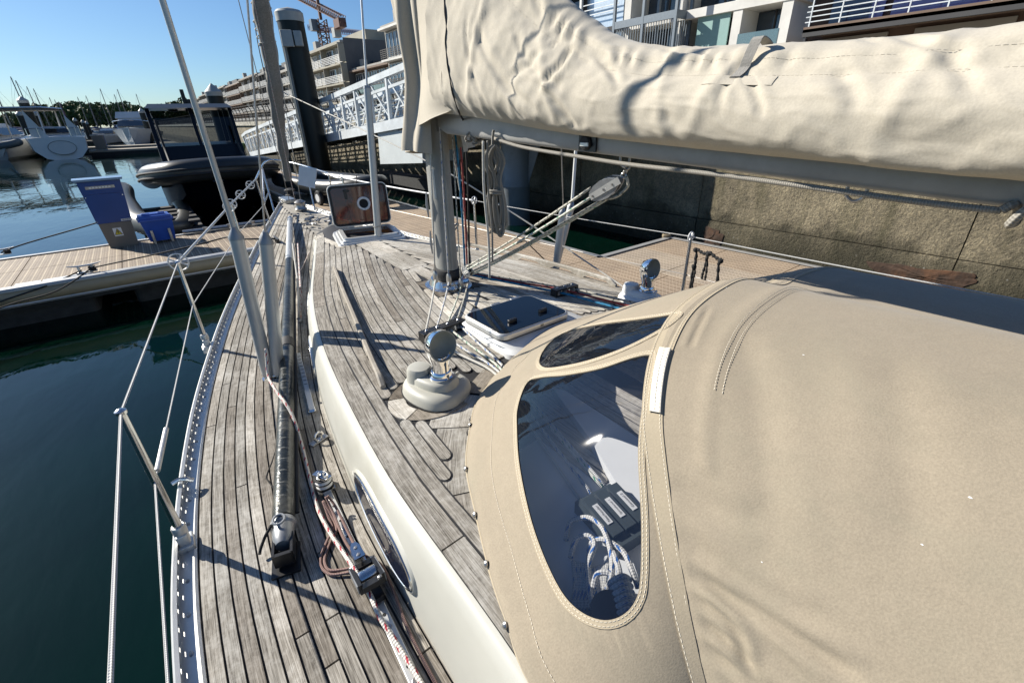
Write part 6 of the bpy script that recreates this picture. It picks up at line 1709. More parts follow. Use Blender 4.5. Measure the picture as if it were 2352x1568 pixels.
for (sx, sy) in ((-.056, .032), (-.056, -.032), (.058, .024)):
    cb('bolt', 'steel_dull', lambda m_: m_.lathe([(.007, .0), (.007, .004), (.004, .006), (0, .0062)], 10, tilt @ Matrix.Translation((sx, sy, .053))), smooth=True)
def swv(m_):
    m_.prism([(-.02, -.017), (.03, -.015), (.046, -.008), (.048, .006), (.03, .016), (-.02, .017)], .05, .055, gz @ Matrix.Translation((-.095, 0, 0)) @ Matrix.Rotation(R(180), 4, 'Z'))
    m_.prism([(-.02, -.017), (.03, -.015), (.046, -.008), (.048, .006), (.03, .016), (-.02, .017)], .026, .031, gz @ Matrix.Translation((-.095, 0, 0)) @ Matrix.Rotation(R(180), 4, 'Z'))
cb('becket_plate', 'steel', swv)
cb('small_sheave', 'rubber', lambda m_: m_.lathe([(0, .032), (.014, .032), (.011, .04), (.014, .049), (0, .049)], 16, gz @ Matrix.Translation((-.12, 0, 0))), smooth=True)
for sx in (-.088, -.118): cb('rivet', 'steel_dull', lambda m_: m_.lathe([(.0055, .055), (.0055, .058), (0, .0585)], 10, gz @ Matrix.Translation((sx, 0, 0))))
ep = ga + gd * .02; ep.z = 1.175
eb = empty('end_block', tuple(ep), label='steel double block with white sheaves at the forward end of the port genoa track', cat='pulley block')
def ebb(name, mat, fnc, **k):
    mb = MB(); fnc(mb); return mb.build(name, M[mat], eb, **k)
ebb('base_plate', 'steel', lambda m_: m_.box((0, 0, .008), (.075, .062, .014), M=gz, bevel=0))
for z in (.022, .042): ebb('sheave', 'white_pl', lambda m_: m_.lathe([(0, z), (.03, z), (.025, z + .007), (.03, z + .014), (0, z + .014)], 24, gz @ Matrix.Translation((.004, 0, 0))), smooth=True, angle=40)
for z in (.018, .038, .058): ebb('cheek', 'rubber', lambda m_: m_.lathe([(0, z), (.033, z), (.033, z + .003), (0, z + .003)], 24, gz @ Matrix.Translation((.004, 0, 0))), smooth=True, angle=40)
ebb('top_strap', 'steel', lambda m_: m_.box((0, 0, .064), (.075, .026, .004), M=gz @ Matrix.Rotation(R(30), 4, 'Z'), bevel=0))
ebb('pin', 'steel', lambda m_: m_.lathe([(.008, .064), (.008, .071), (.004, .074), (0, .074)], 12, gz), smooth=True)
ebb('shackle', 'steel', lambda m_: m_.tube([gz @ V(.01 + .02 * math.cos(a), .018 * math.sin(a), .07 + .006 * math.cos(a * 2)) for a in np.linspace(0, 5.4, 18)], .0035, 6), smooth=True)

# spinnaker pole lashed along the side deck
pa, pb = V(-.003, 1.20, 1.215), V(.46, 2.95, 1.225)
pd = (pb - pa).normalized(); pe_ = pa + pd * 5.5; pe_.z = 1.36
pole = empty('spinnaker_pole', tuple(pa), label='long worn black spinnaker pole lying along the port side deck', cat='spinnaker pole')
def pc(t): return pa.lerp(pe_, t) + V(0, 0, -.0)
mb = MB(); mb.tube([pc(.035) - pa, pc(.4) - pa, pc(.62) - pa], [.037, .036, .034], 24); mb.build('black_tube', M['polecover'], pole, smooth=True, angle=40)
mb = MB(); mb.tube([pc(.62) - pa, pc(.97) - pa], [.034, .032], 20); mb.build('ribbed_tube', M['tubegrey'], pole, smooth=True)
# pale spiral wear stripes, slightly proud
for t0, t1, nturn in ((.05, .30, 20), (.34, .62, 24)):
    mb = MB()
    for k in range(nturn):
        t = t0 + (t1 - t0) * k / nturn; c = pc(t) - pa; u = pd.cross(V(0, 0, 1)).normalized(); w2_ = u.cross(pd).normalized()
        P = [c + pd * (.012 * i / 5) + (u * math.cos(a) + w2_ * math.sin(a)) * .0372 for i, a in enumerate(np.linspace(R(60), R(150), 6))]
        mb.tube(P, [.0004, .0018, .0026, .0026, .0018, .0004], 4, flat=.2)
    mb.build('worn_stripes', simple('worn_stripe', (.13, .135, .13), .7), pole, kind='stuff')
mb = MB(); mb.tube([pc(.28) - pa, pc(.30) - pa], [.0385, .0385], 24); mb.build('dark_band', M['rubber'], pole, smooth=True, angle=30)
u = pd.cross(V(0, 0, 1)).normalized()
mb = MB(); mb.tube([pc(.04) - pa + u * .041 + V(0, 0, -.01), pc(.62) - pa + u * .039 + V(0, 0, -.01)], [.009, .009], 8, flat=.6); mb.build('side_strip', M['rubber'], pole, smooth=True)
mb = MB(); q = pd.to_track_quat('X', 'Z').to_matrix().to_4x4(); q0_ = Matrix.Translation(pc(.03) - pa) @ q
mb.lathe([(.0, -.012), (.030, -.012), (.042, -.002), (.042, .012), (.039, .018), (.036, .02)], 26, q0_ @ Matrix.Rotation(R(90), 4, 'Y')); mb.build('end_collar', M['greycast'], pole, smooth=True, angle=35)
mb = MB(); mb.lathe([(.0, 0), (.022, .0), (.031, .018), (.034, .05), (.036, .075)], 22, q0_ @ Matrix.Translation((-.085, 0, 0)) @ Matrix.Rotation(R(90), 4, 'Y')); mb.build('end_fitting', M['greycast'], pole, smooth=True)
mb = MB()
for sy in (-.028, .026): mb.box((0, 0, 0), (.085, .008, .052), M=q0_ @ Matrix.Translation((-.088, sy, -.012)))
mb.box((0, 0, 0), (.012, .056, .05), M=q0_ @ Matrix.Translation((-.128, 0, -.012))); mb.box((0, 0, 0), (.12, .085, .008), M=q0_ @ Matrix.Translation((-.10, 0, -.05))); mb.build('jaw', M['black'], pole)
mb = MB(); mb.tube([q0_ @ V(-.01 + .022 * math.cos(a), .004 + .018 * math.sin(a), .046) for a in np.linspace(0, 6.28, 18)], .0045, 6); mb.build('release_ring', M['greycast'], pole, smooth=True)
mb = MB(); mb.tube(smooth_path([q0_ @ V(-.01, .03, .03), q0_ @ V(-.02, .055, .0), q0_ @ V(-.035, .075, -.03), q0_ @ V(-.05, .08, -.04)], 4), .005, 6); mb.build('lanyard', M['rope_black'], pole, smooth=True)
rope('deck_cord', [at(668, 800, 1.20), at(658, 880, 1.165), at(640, 1000, 1.165), at(628, 1050, 1.165), at(612, 1092, 1.165), at(616, 1104, 1.167), at(628, 1120, 1.166), at(640, 1135, 1.166)], .0026, 'rope_black', 'thin black cord lying beside the black pole on the side deck', 'cord')
rope('deck_cord', [at(712, 575, 1.24), at(690, 620, 1.25), at(656, 660, 1.2), at(648, 700, 1.19), at(652, 760, 1.175), at(640, 800, 1.175)], .0035, 'rope_wr', 'thin fleecked cord drooping beside the pole on the foredeck'.replace('fleecked', 'flecked'), 'cord')
# tackle hooked to the padeye in front of the cabin
tk = empty('shackle_tackle', tuple(at(690, 745, 1.2)), label='small rope tackle and steel block beside the pole near the cabin corner', cat='tackle')
t0 = at(690, 742, 1.18) ; t1 = aty(668, 480, 5.4)
o_ = at(690, 745, 1.2)
mb = MB(); mb.tube([t0 - o_ + V(0, 0, .03), aty(683, 640, 3.3) - o_, aty(672, 560, 4.2) - o_], .0065, 8); mb.build('rope_leg', M['rope_w'], tk, smooth=True)
mb = MB(); mb.tube([t0 - o_ + V(.01, 0, .03), aty(690, 660, 3.1) - o_, aty(684, 560, 4.2) - o_], .0065, 8); mb.build('rope_leg', M['rope_wr'], tk, smooth=True)
mb = MB(); mb.lathe([(0, -.01), (.024, -.01), (.024, .01), (0, .01)], 16, Matrix.Translation(t0 - o_ + V(0, 0, .02)) @ Matrix.Rotation(R(70), 4, 'Y')); mb.build('block', M['greycast'], tk, smooth=True)
mb = MB(); mb.box(t0 - o_ + V(0, -.02, -.01), (.05, .06, .006), rz=.5); mb.build('plate', M['steel'], tk)

# black lashings over the starboard lifeline beside the sprayhood
mb0 = stops[1]
lsh = empty('black_lashing', tuple(mb0), label='knotted black cords tied over the starboard stanchion beside the sprayhood', cat='lashing')
def lash(pts, r, nm='cord'):
    mb = MB(); P = smooth_path([Vector(p) - mb0 for p in pts], 6); rr = [r * (1 + .35 * math.sin(i * 2.1)) for i in range(len(P))]; mb.tube(P, rr, 7); mb.build(nm, M['rope_black'], lsh, smooth=True, angle=0)
sx_ = mb0.x
def lp(px, py): return atx(px, py, sx_)
lash([lp(1597, 578), lp(1603, 574), lp(1616, 582), lp(1630, 580), lp(1645, 592), lp(1660, 598)], .010)
lash([lp(1600, 572), lp(1598, 600), lp(1590, 628), lp(1584, 672), lp(1579, 692)], .0085)
lash([lp(1597, 590), lp(1596, 625), lp(1592, 640), lp(1588, 680), lp(1584, 695)], .007)
lash([lp(1624, 582), lp(1621, 605), lp(1614, 628), lp(1612, 640)], .008)
lash([lp(1625, 588), lp(1623, 620), lp(1619, 643)], .007)
lash([lp(1652, 598), lp(1650, 615), lp(1647, 655), lp(1645, 668)], .009)
for (px, py) in ((1598, 574), (1594, 612), (1655, 600), (1628, 583)):
    mb = MB(); mb.lathe([(0, -.017), (.014, -.011), (.018, 0), (.014, .011), (0, .017)], 10, Matrix.Translation(lp(px, py) - mb0)); mb.build('knot', M['rope_black'], lsh, smooth=True)
# mainsheet tail coiled inside the hood behind the vinyl
hc = empty('coiled_sheet', (.52, .42, 1.49), label='white and blue halyard tails heaped behind the large vinyl window', cat='coiled rope')
ho = V(.52, .42, 1.49)
def inwin(px, py, z): return at(px, py, z)
def hcr(pts, nm='turn'):
    mb = MB(); mb.tube(smooth_path([Vector(p) - ho for p in pts], 6), .0068, 9); mb.build(nm, M['rope_wb'], hc, smooth=True, angle=0)
hcr([inwin(1300, 1240, 1.49), inwin(1310, 1200, 1.50), inwin(1350, 1188, 1.52), inwin(1382, 1210, 1.53), inwin(1402, 1262, 1.53), inwin(1406, 1310, 1.53), inwin(1400, 1345, 1.53)])
hcr([inwin(1310, 1280, 1.49), inwin(1322, 1240, 1.50), inwin(1350, 1230, 1.51), inwin(1366, 1250, 1.51), inwin(1350, 1300, 1.50), inwin(1356, 1370, 1.50), inwin(1366, 1400, 1.50)])
hcr([inwin(1352, 1290, 1.49), inwin(1356, 1250, 1.50), inwin(1385, 1238, 1.52), inwin(1430, 1265, 1.53), inwin(1452, 1310, 1.53), inwin(1466, 1350, 1.52)])
hcr([inwin(1362, 1350, 1.50), inwin(1372, 1318, 1.52), inwin(1400, 1316, 1.53), inwin(1412, 1340, 1.52), inwin(1396, 1380, 1.5)])
hcr([inwin(1408, 1268, 1.53), inwin(1420, 1300, 1.54), inwin(1424, 1330, 1.54), inwin(1414, 1345, 1.54)])
for k in range(6):
    y_ = 1335 + 15 * k
    hcr([inwin(1395 + 3 * k, y_ + 14, 1.51), inwin(1408 + 3 * k, y_ - 2, 1.55), inwin(1432 + 3 * k, y_ - 12, 1.555), inwin(1446 + 3 * k, y_ - 4, 1.52)])
for k in range(9):
    hcr([inwin(1316 + 8 * k, 1400, 1.48), inwin(1322 + 9 * k, 1340 - 5 * k, 1.485), inwin(1318 + 10 * k, 1290 + 3 * k, 1.48)])
# board hung on the bow lifelines
bp = [aty(687, 381, 6.9), aty(728, 387, 6.75), aty(723, 433, 6.75), aty(684, 424, 6.9)]
bc = sum(bp, Vector()) / 4; mb = MB(); n_ = (bp[1] - bp[0]).cross(bp[2] - bp[0]).normalized() * .012
vs = [p - bc for p in bp] + [p - bc + n_ for p in bp]; mb.add(vs, [(0, 1, 2, 3), (7, 6, 5, 4), (0, 4, 5, 1), (1, 5, 6, 2), (2, 6, 7, 3), (3, 7, 4, 0)])
mb.build('white_board', M['white_pl'], None, loc=bc, label='blank white board hung on the bow rail of the yacht', cat='board')
# mooring lines
rope('mooring_line', [V(c1.x + .06, c1.y, DOCK + .07), at(420, 570, .95), at(520, 545, 1.05), V(.62, 6.0, 1.28), V(1.0, 5.55, 1.30)], .010, 'rope_black', 'black mooring line from the finger pontoon cleat to the port bow', 'mooring line')
rope('mooring_line', [V(c1.x - .05, c1.y, DOCK + .06), at(110, 655, .53), at(0, 693, .45), at(-150, 750, .42)], .010, 'rope_black', 'black mooring line dropping from the cleat towards the lower left, upper of two', 'mooring line')
rope('mooring_line', [V(c1.x + .05, c1.y, DOCK + .06), at(130, 668, .50), at(20, 700, .44), at(-150, 764, .38)], .010, 'rope_black', 'black mooring line dropping from the cleat towards the lower left, lower of two', 'mooring line')
rope('mooring_line', [V(c2.x, c2.y, DOCK + .06), at(60, 559, .60), at(215, 514, .86), at(290, 490, 1.02)], .012, 'rope_black', 'black mooring line rising past the blue cabinet to the far cleat', 'mooring line')
mb = MB()
for cc_ in (c1, c2):
    for k in range(4): mb.tube([V(cc_.x + .07 + .035 * math.cos(a), cc_.y + .06 * math.sin(a), DOCK + .05 + .012 * k) - V(c1.x, c1.y, 0) for a in np.linspace(0, 6.28, 14)], .011, 6)
mb.build('cleat_turns', M['rope_black'], None, smooth=True, loc=V(c1.x, c1.y, 0), label='black turns of mooring line wound round the two pontoon cleats', cat='rope', kind='stuff')
rope('mooring_line', [V(1.66, 7.6, 1.5), aty(775, 415, 7.4), aty(900, 470, 6.5)], .007, 'rope_black', 'thin dark line from the bow over the main pontoon', 'mooring line') if False else None
rope('spring_line', [at(1062, 575, 1.22), at(1130, 582, 1.1), at(1200, 555, 1.2), at(1213, 560, 1.2), at(1265, 610, .95), at(1300, 640, .8), at(1400, 668, .70), at(1500, 645, .85)], .006, 'rope_black', 'thin black spring line along the starboard rail above the pontoon', 'mooring line')
# ------------------------------------------------------------------ things on the finger pontoon
M['blue'] = simple('blue_paint', (.004, .05, .23), .35, var=.08, scale=4, coat=.1)
M['pedgrey'] = simple('pedestal_grey', (.16, .145, .125), .5, .2, .06)
M['bluepl'] = simple('blue_plastic', (.02, .085, .40), .4, var=.08)
M['yellow'] = simple('sign_yellow', (.62, .50, .03), .5, var=.04)
ped = empty('power_pedestal', (-.57, 10.62, DOCK), R(3), 'blue and grey service cabinet with a yellow warning sign on the finger pontoon', 'power pedestal')
pw, pdp = .20, .13
def quadbox(mb, b, t):
    """b,t: (x0,x1,y0,y1,z)"""
    vs = [(b[0], b[2], b[4]), (b[1], b[2], b[4]), (b[1], b[3], b[4]), (b[0], b[3], b[4]), (t[0], t[2], t[4]), (t[1], t[2], t[4]), (t[1], t[3], t[4]), (t[0], t[3], t[4])]
    mb.add(vs, [(3, 2, 1, 0), (4, 5, 6, 7), (0, 1, 5, 4), (1, 2, 6, 5), (2, 3, 7, 6), (3, 0, 4, 7)]); return mb
quadbox(MB(), (-.19, .21, -.13, .13, 0), (-.22, .23, -.13, .13, .42)).build('lower_body', M['pedgrey'], ped)
quadbox(MB(), (-.235, .245, -.145, .14, .425), (-.26, .28, -.175, .14, .90)).build('cabinet', M['blue'], ped)
quadbox(MB(), (-.262, .282, -.178, .14, .903), (-.275, .295, -.19, .14, 1.10)).build('upper_cabinet', M['blue'], ped)
quadbox(MB(), (-.31, .325, -.23, .17, 1.11), (-.32, .335, -.235, .17, 1.145)).build('roof_lid', simple('pale_blue_metal', (.20, .32, .48), .35, .3), ped)
quadbox(MB(), (-.19, .19, -.1835, -.18, .985), (-.19, .19, -.188, -.185, 1.03)).build('slot', M['steel_dull'], ped)
mb = MB()
for k in range(7): mb.box((-.13 + .042 * k, -.19, 1.008), (.03, .004, .022))
mb.build('meter_keys', M['white_pl'], ped)
quadbox(MB(), (.10, .24, -.154, -.150, .435), (.10, .24, -.156, -.152, .468)).build('label_plate', M['white_pl'], ped)
def text_mesh(body, size, Mx, mat, parent, name='lettering', align='CENTER'):
    tx = bpy.data.curves.new(name, 'FONT'); tx.body = body; tx.size = size; tx.align_x = align; tx.align_y = 'CENTER'; tx.extrude = .0008
    to = bpy.data.objects.new('lettering_curve', tx); C.objects.link(to); dg = bpy.context.evaluated_depsgraph_get(); me = bpy.data.meshes.new_from_object(to.evaluated_get(dg)); bpy.data.objects.remove(to)
    me.transform(Mx); me.materials.clear(); me.materials.append(mat); return link(name, me, parent)
front = Matrix.Rotation(R(90), 4, 'X')
mb = MB()
for k in range(8): mb.box((.118 + .0145 * k, -.157, .452), (.009, .002, (.014, .020, .012, .016)[k % 4]))
mb.build('printed_mark', M['black'], ped)
quadbox(MB(), (-.065, .055, -.1335, -.130, .19), (-.065, .055, -.1345, -.131, .33)).build('warning_sign', M['white_pl'], ped)
mb = MB(); mb.add([(-.055, -.1375, .215), (.045, -.1375, .215), (-.005, -.1375, .315)], [(0, 1, 2)]); mb.build('warning_triangle', M['yellow'], ped)
mb = MB()
for a, b in (((-.055, .215), (.045, .215)), ((.045, .215), (-.005, .315)), ((-.005, .315), (-.055, .215))): mb.beam((a[0], -.1385, a[1]), (b[0], -.1385, b[1]), .002, .007)
mb.add([(-.002, -.139, .29), (-.018, -.139, .252), (-.006, -.139, .254), (-.012, -.139, .226), (.010, -.139, .262), (-.002, -.139, .262), (.006, -.139, .288)], [(0, 1, 2, 3, 4, 5, 6)]); mb.build('lightning_mark', M['black'], ped)
for (x, z) in ((-.22, .46), (-.235, .86), (.25, .86)):
    mb = MB(); mb.lathe([(.007, 0), (.007, .006)], 10, Matrix.Translation((x, -.155 - (.018 if z > .8 else 0), z)) @ Matrix.Rotation(R(90), 4, 'X')); mb.build('bolt', M['steel'], ped)
binn = empty('blue_bin', (.0, 10.50, DOCK), R(3), 'blue plastic lidded bin beside the service cabinet on the finger pontoon', 'bin')
quadbox(MB(), (-.18, .20, -.14, .16, .04), (-.23, .24, -.19, .20, .40)).build('body', M['bluepl'], binn)
mb = MB(); mb.box((.005, .005, .415), (.52, .44, .035), bevel=.01); mb.build('rim', M['bluepl'], binn)
mb = MB(); mb.box((.0, .005, .455), (.47, .38, .05), bevel=.02); mb.box((.0, .0, .49), (.34, .20, .03), bevel=.01); mb.build('lid', M['bluepl'], binn, smooth=True, angle=30)
mb = MB(); mb.box((.12, -.03, .508), (.10, .05, .022), bevel=.008); mb.box((-.1, -.03, .505), (.10, .05, .016), bevel=.005); mb.build('lid_handle', M['bluepl'], binn)
for x in (-.12, .14):
    mb = MB(); mb.box((x, -.185, .12), (.04, .03, .24), bevel=.008); mb.build('foot', M['steel_dull'], binn)

# ------------------------------------------------------------------ dark workboat with inflated collar
M['navyhull'] = simple('gloss_navy_paint', (.004, .006, .012), .3, var=.2, spec=.3)
M['collar'] = simple('black_hypalon', (.035, .036, .034), .33, var=.2, scale=3, bump=.08, bscale=8)
M['winclr'] = clearmat('cabin_window', (.22, .25, .27), .2, .02, 1.4)
rib = empty('dark_workboat', (1.62, 14.6, 0), R(-2), 'dark rigid inflatable workboat with wheelhouse moored beyond the finger pontoon', 'workboat')
L = 7.5
cl_pts = [(-1.42, 7.2, .95), (-1.45, 4.5, 1.0), (-1.45, 2.2, 1.12), (-1.36, .7, 1.30), (-.95, -.12, 1.40), (-.35, -.42, 1.44), (.35, -.42, 1.44), (.95, -.12, 1.40), (1.36, .7, 1.30), (1.45, 2.2, 1.12), (1.45, 4.5, 1.0), (1.42, 7.2, .95)]
mb = MB(); mb.tube(smooth_path(cl_pts, 8), .27, 24); mb.build('inflated_collar', M['collar'], rib, smooth=True, angle=60)
for dz, rr in ((.06, .30), (-.06, .295)):
    mb = MB(); P = smooth_path([(x * 1.19 if abs(x) > 1 else x * 1.1, y - (.27 if abs(x) < 1.2 else .12 if y < 1 else 0), z + dz) for x, y, z in cl_pts], 8); mb.tube(P, .028, 8); mb.build('rubbing_strake', M['rubber'], rib, smooth=True)
mb = MB(); P = []
for k in range(15):
    t = k / 14; y = .1 + 7.0 * t; hwid = 1.28 * min(1, (t * 5 + .08)) ** .55; keel = -.35 + .0 if t > .35 else -.35 + (1.35) * ((.35 - t) / .35) ** 2.0
    deckz = 1.15 if t < .3 else .95
    P.append([(-hwid, y - .15, deckz), (-hwid * .97, y, max(.38, keel + .28)), (-hwid * .55, y, max(.1, keel + .15)), (0, y, keel), (hwid * .55, y, max(.1, keel + .15)), (hwid * .97, y, max(.38, keel + .28)), (hwid, y - .15, deckz)])
mb.grid(P); mb.build('hull', M['navyhull'], rib, smooth=True, angle=30)
mb = MB(); mb.box((0, 4.0, 1.0), (2.5, 6.2, .05)); mb.build('deck', M['rubber'], rib)
# wheelhouse: posts, panels, panes, roof
wx, wy0, wy1, wz0, wz1 = 1.05, 2.15, 5.2, 1.02, 2.92
mb = MB(); quadbox(mb, (-wx, wx, wy0 - .30, wy1, wz0), (-wx, wx, wy0 - .02, wy1, 1.92)); mb.build('wheelhouse_lower', M['navyhull'], rib)
for (x, y0_, y1_) in ((-wx + .05, wy0 + .0, wy0 + .42), (wx - .05, wy0, wy0 + .42), (-.0, wy0, wy0 + .42), (-wx + .05, wy1 - .05, wy1 - .1), (wx - .05, wy1 - .05, wy1 - .1), (-wx + .05, 3.9, 3.95), (wx - .05, 3.9, 3.95)):
    mb = MB(); mb.beam((x, y0_, 1.70), (x, y1_, wz1 - .04), .09); mb.build('window_post', M['navyhull'], rib)
def pane(vs):
    f = MB(); f.add(vs, [(0, 1, 2, 3)]); f.build('pane', M['winclr'], rib)
for x0, x1 in ((-wx + .1, -.05), (.05, wx - .1)): pane([(x0, wy0 + .01, 1.74), (x1, wy0 + .01, 1.74), (x1, wy0 + .4, wz1 - .1), (x0, wy0 + .4, wz1 - .1)])
for sx in (-wx + .03, wx - .03):
    for a, b in ((wy0 + .15, 3.86), (3.99, wy1 - .15)): pane([(sx, a, 1.74), (sx, b, 1.74), (sx, b, wz1 - .1), (sx, a + (.3 if a < 3 else 0), wz1 - .1)])
mb = MB(); quadbox(mb, (-1.05, 1.05, wy0 + .05, wy1 + .1, wz1 - .04), (-.95, .95, wy0 + .3, wy1, wz1 + .07)); mb.build('roof', simple('dark_roof', (.06, .075, .09), .3, var=.1), rib)
mb = MB(); mb.box((.15, 3.6, 2.98), (.22, .3, .3), bevel=.03); mb.box((.0, 3.55, 3.1), (.1, .1, .6), bevel=.02); mb.lathe([(0, .16), (.1, .15), (.13, .08), (.13, 0)], 16, Matrix.Translation((-.35, 3.9, 2.82))); mb.build('light_mast', M['navyhull'], rib)
for sx in (-.9, .9):
    mb = MB(); mb.tube(smooth_path([(sx, .9, 1.45), (sx, 1.9, 1.9), (sx, 2.15, 2.6)], 5), .03, 8); mb.build('grab_bar', M['rubber'], rib, smooth=True)
mb = MB(); mb.box((0, 2.1, 1.25), (1.5, .6, .45), bevel=.05); mb.build('locker', M['navyhull'], rib)
# cylindrical grey tube standing in front: bow of a second inflatable
fd = empty('inflatable_bow', (-.42, 13.6, 0), label='grey inflatable tube of a small craft lying behind the blue cabinet', cat='inflatable boat')
mb = MB(); mb.tube(smooth_path([(0, 2.4, .95), (-.02, 1.2, .84), (.05, 0, .74), (.15, -1.2, .66), (.4, -1.9, .62)], 6), .22, 18); mb.build('side_tube', simple('grey_hypalon', (.045, .045, .042), .45, var=.1, scale=4), fd, smooth=True)
mb = MB(); mb.tube(smooth_path([(1.1, 2.4, .45), (1.05, .4, .38), (.8, -1.3, .42), (.4, -1.8, .55)], 6), .2, 16); mb.build('side_tube', M['collar'], fd, smooth=True)
mb = MB()
for k in range(5): mb.box((.68, -1.0 + .65 * k, .52), (1.1, .28, .05), bevel=.01)
mb.box((.7, .4, .36), (1.1, 3.4, .1)); mb.build('floor_slats', M['rubber'], fd)
# small tender with launching wheel on the main pontoon by the bow
td = empty('tender', (4.15, 12.6, DOCK), R(10), 'black rubber tender with a launching wheel on the pontoon by the bow', 'tender')
mb = MB(); mb.tube(smooth_path([(-.55, 2.6, .42), (-.62, 1.2, .40), (-.6, -.4, .42), (-.35, -1.3, .50), (0, -1.55, .54), (.35, -1.3, .50), (.6, -.4, .42), (.62, 1.2, .4), (.55, 2.6, .42)], 6), .19, 16); mb.build('tube', M['collar'], td, smooth=True)
mb = MB(); quadbox(mb, (-.4, .4, -.9, 2.4, .12), (-.5, .5, -1.1, 2.5, .36)); mb.build('hull', M['rubber'], td)
for sx in (-.78, .78):
    mb = MB(); mb.lathe([(.06, -.05), (.16, -.05), (.18, -.02), (.18, .02), (.16, .05), (.06, .05)], 22, Matrix.Translation((sx, -.2, .18)) @ Matrix.Rotation(R(90), 4, 'Y')); wl_ = mb.build('wheel', M['rubber'], td, smooth=True)
    mb = MB(); mb.lathe([(0, -.054), (.10, -.054), (.10, .054), (0, .054)], 18, Matrix.Translation((sx, -.2, .18)) @ Matrix.Rotation(R(90), 4, 'Y')); mb.build('rim', M['white_pl'], wl_, smooth=True, angle=30)

# ------------------------------------------------------------------ mooring piles
M['pile'] = simple('dark_pile_steel', (.006, .010, .010), .42, var=.3, scale=1.2, spec=.35)
M['pilecap'] = simple('pile_cap', (.36, .375, .36), .5, var=.08)
def pile(name, x, y, r, zt1, label, cone=.35, group='dark steel mooring piles', boxes=False):
    t = empty(name, (x, y, 0), label=label, cat='pile', group=group)
    mb = MB(); mb.lathe([(r, -2), (r, zt1)], 36 if r > .3 else 20); mb.build('shaft', M['pile'], t, smooth=True, angle=40)
    mb = MB(); mb.lathe([(r * 1.04, zt1 - .2), (r * 1.06, zt1 + .05), (r * .9, zt1 + .12), (0, zt1 + .12 + cone)], 36 if r > .3 else 20); mb.build('cap', M['pilecap'], t, smooth=True, angle=30)
    if boxes:
        d = V(-.42, -.9, 0).normalized(); s_ = V(d.y, -d.x, 0) * -1
        for k, (a, b_) in enumerate(((-.22, .24), (.12, .36))):
            c = d * (r + .07) + s_ * a * -1 + V(0, 0, zt1 - .72); mb = MB(); mb.box(c, (b_, .2, .46 if k else .42), rz=math.atan2(s_.y, s_.x), bevel=.03); mb.build('junction_box', M['pilecap'], t, smooth=True, angle=35)
        e = d * (r + .03) - s_ * .30
        mb = MB(); mb.tube([(e.x + .05, e.y, zt1 - .85), (e.x + .05, e.y, .4)], .045, 10); mb.build('cable_pipe', simple('pipe_grey', (.17, .19, .19), .5), t, smooth=True)
    return t
q = atx(705, 240, 5.5)
pile('mooring_pile', 5.5, q.y, .42, atx(668, 32, 5.5).z, 'thick dark steel pile with white cap and junction boxes ahead of the mast', boxes=True, cone=.1)
pile('mooring_pile', 5.6, 39.6, .5, 4.35, 'dark pile with pointed white cap behind the workboat wheelhouse', cone=.45)
for px, py, h_, r_, dd, lab in ((52, 232, 0, .42, 70, 'dark pile with white cap rising above the catamaran awning'), (45, 262, 0, .42, 95, 'short dark pile just left of the tall one behind the catamaran'), (78, 262, 0, .42, 82, 'dark pile with shining round cap right of the catamaran awning'),
                         (172, 276, 0, .3, 120, 'slim dark pile in open water between catamaran and trees'), (190, 280, 0, .3, 130, 'slim dark pile, middle one of the group before the trees'), (199, 283, 0, .3, 138, 'slim dark pile, right one of the group before the trees'),
                         (325, 256, 0, .34, 86, 'dark pile standing beside the white motor yacht bow'), (316, 268, 0, .34, 104, 'dark pile nearest the white motor yacht side'), (338, 266, 0, .34, 100, 'dark pile half hidden by the workboat')):
    r = ray(px, py); hl_ = math.hypot(r.x, r.y); k = dd / hl_; p = EYE + r * k
    pile('mooring_pile', p.x, p.y, r_ * 1.0, p.z, lab, cone=.3)
# quay side pillar under the gangway
M['bluegrey'] = simple('blue_grey_steel', (.20, .23, .25), .5, .1, .12, 1.5, dirt=(.10, .10, .09))
pp = at(1186, 512, 0)
pil = empty('support_pillar', (pp.x, pp.y, 0), label='thick blue-grey steel pillar standing in the water under the gangway landing', cat='pillar')
mb = MB(); mb.lathe([(.345, -2), (.345, .9), (.35, .91), (.35, .93), (.345, .94), (.345, 2.05)], 36); mb.build('shaft', M['bluegrey'], pil, smooth=True, angle=30)
mb = MB(); mb.prism([(.3, -.03), (1.25, -.03), (1.25, .03), (.3, .03)], 1.55, 2.3, Matrix.Rotation(R(20), 4, 'Z'))
vs = [(.34, -.02, .9), (.34, -.02, 2.1), (.75, -.02, 2.1)]; mb.build('bracket', M['bluegrey'], pil)
for a in (-60, 40, 150):
    T = Matrix.Rotation(R(a), 4, 'Z'); mb = MB(); vs = [T @ V(.34, -.015, .95), T @ V(.36, -.015, 2.05), T @ V(.72, -.015, 2.05), T @ V(.34, .015, .95), T @ V(.36, .015, 2.05), T @ V(.72, .015, 2.05)]
    mb.add(vs, [(0, 1, 2), (5, 4, 3), (0, 3, 4, 1), (1, 4, 5, 2), (2, 5, 3, 0)]); mb.build('gusset_plate', M['bluegrey'], pil)
mb = MB(); mb.prism([(x - pp.x, y - pp.y) for x, y in ((5.85, 8.5), (8.18, 4.75), (8.18, 11.3), (5.85, 11.3))], 2.15, 2.45); mb.build('landing', M['bluegrey'], pil)  # landing slab out of view, end slanted to cast an upright shadow edge

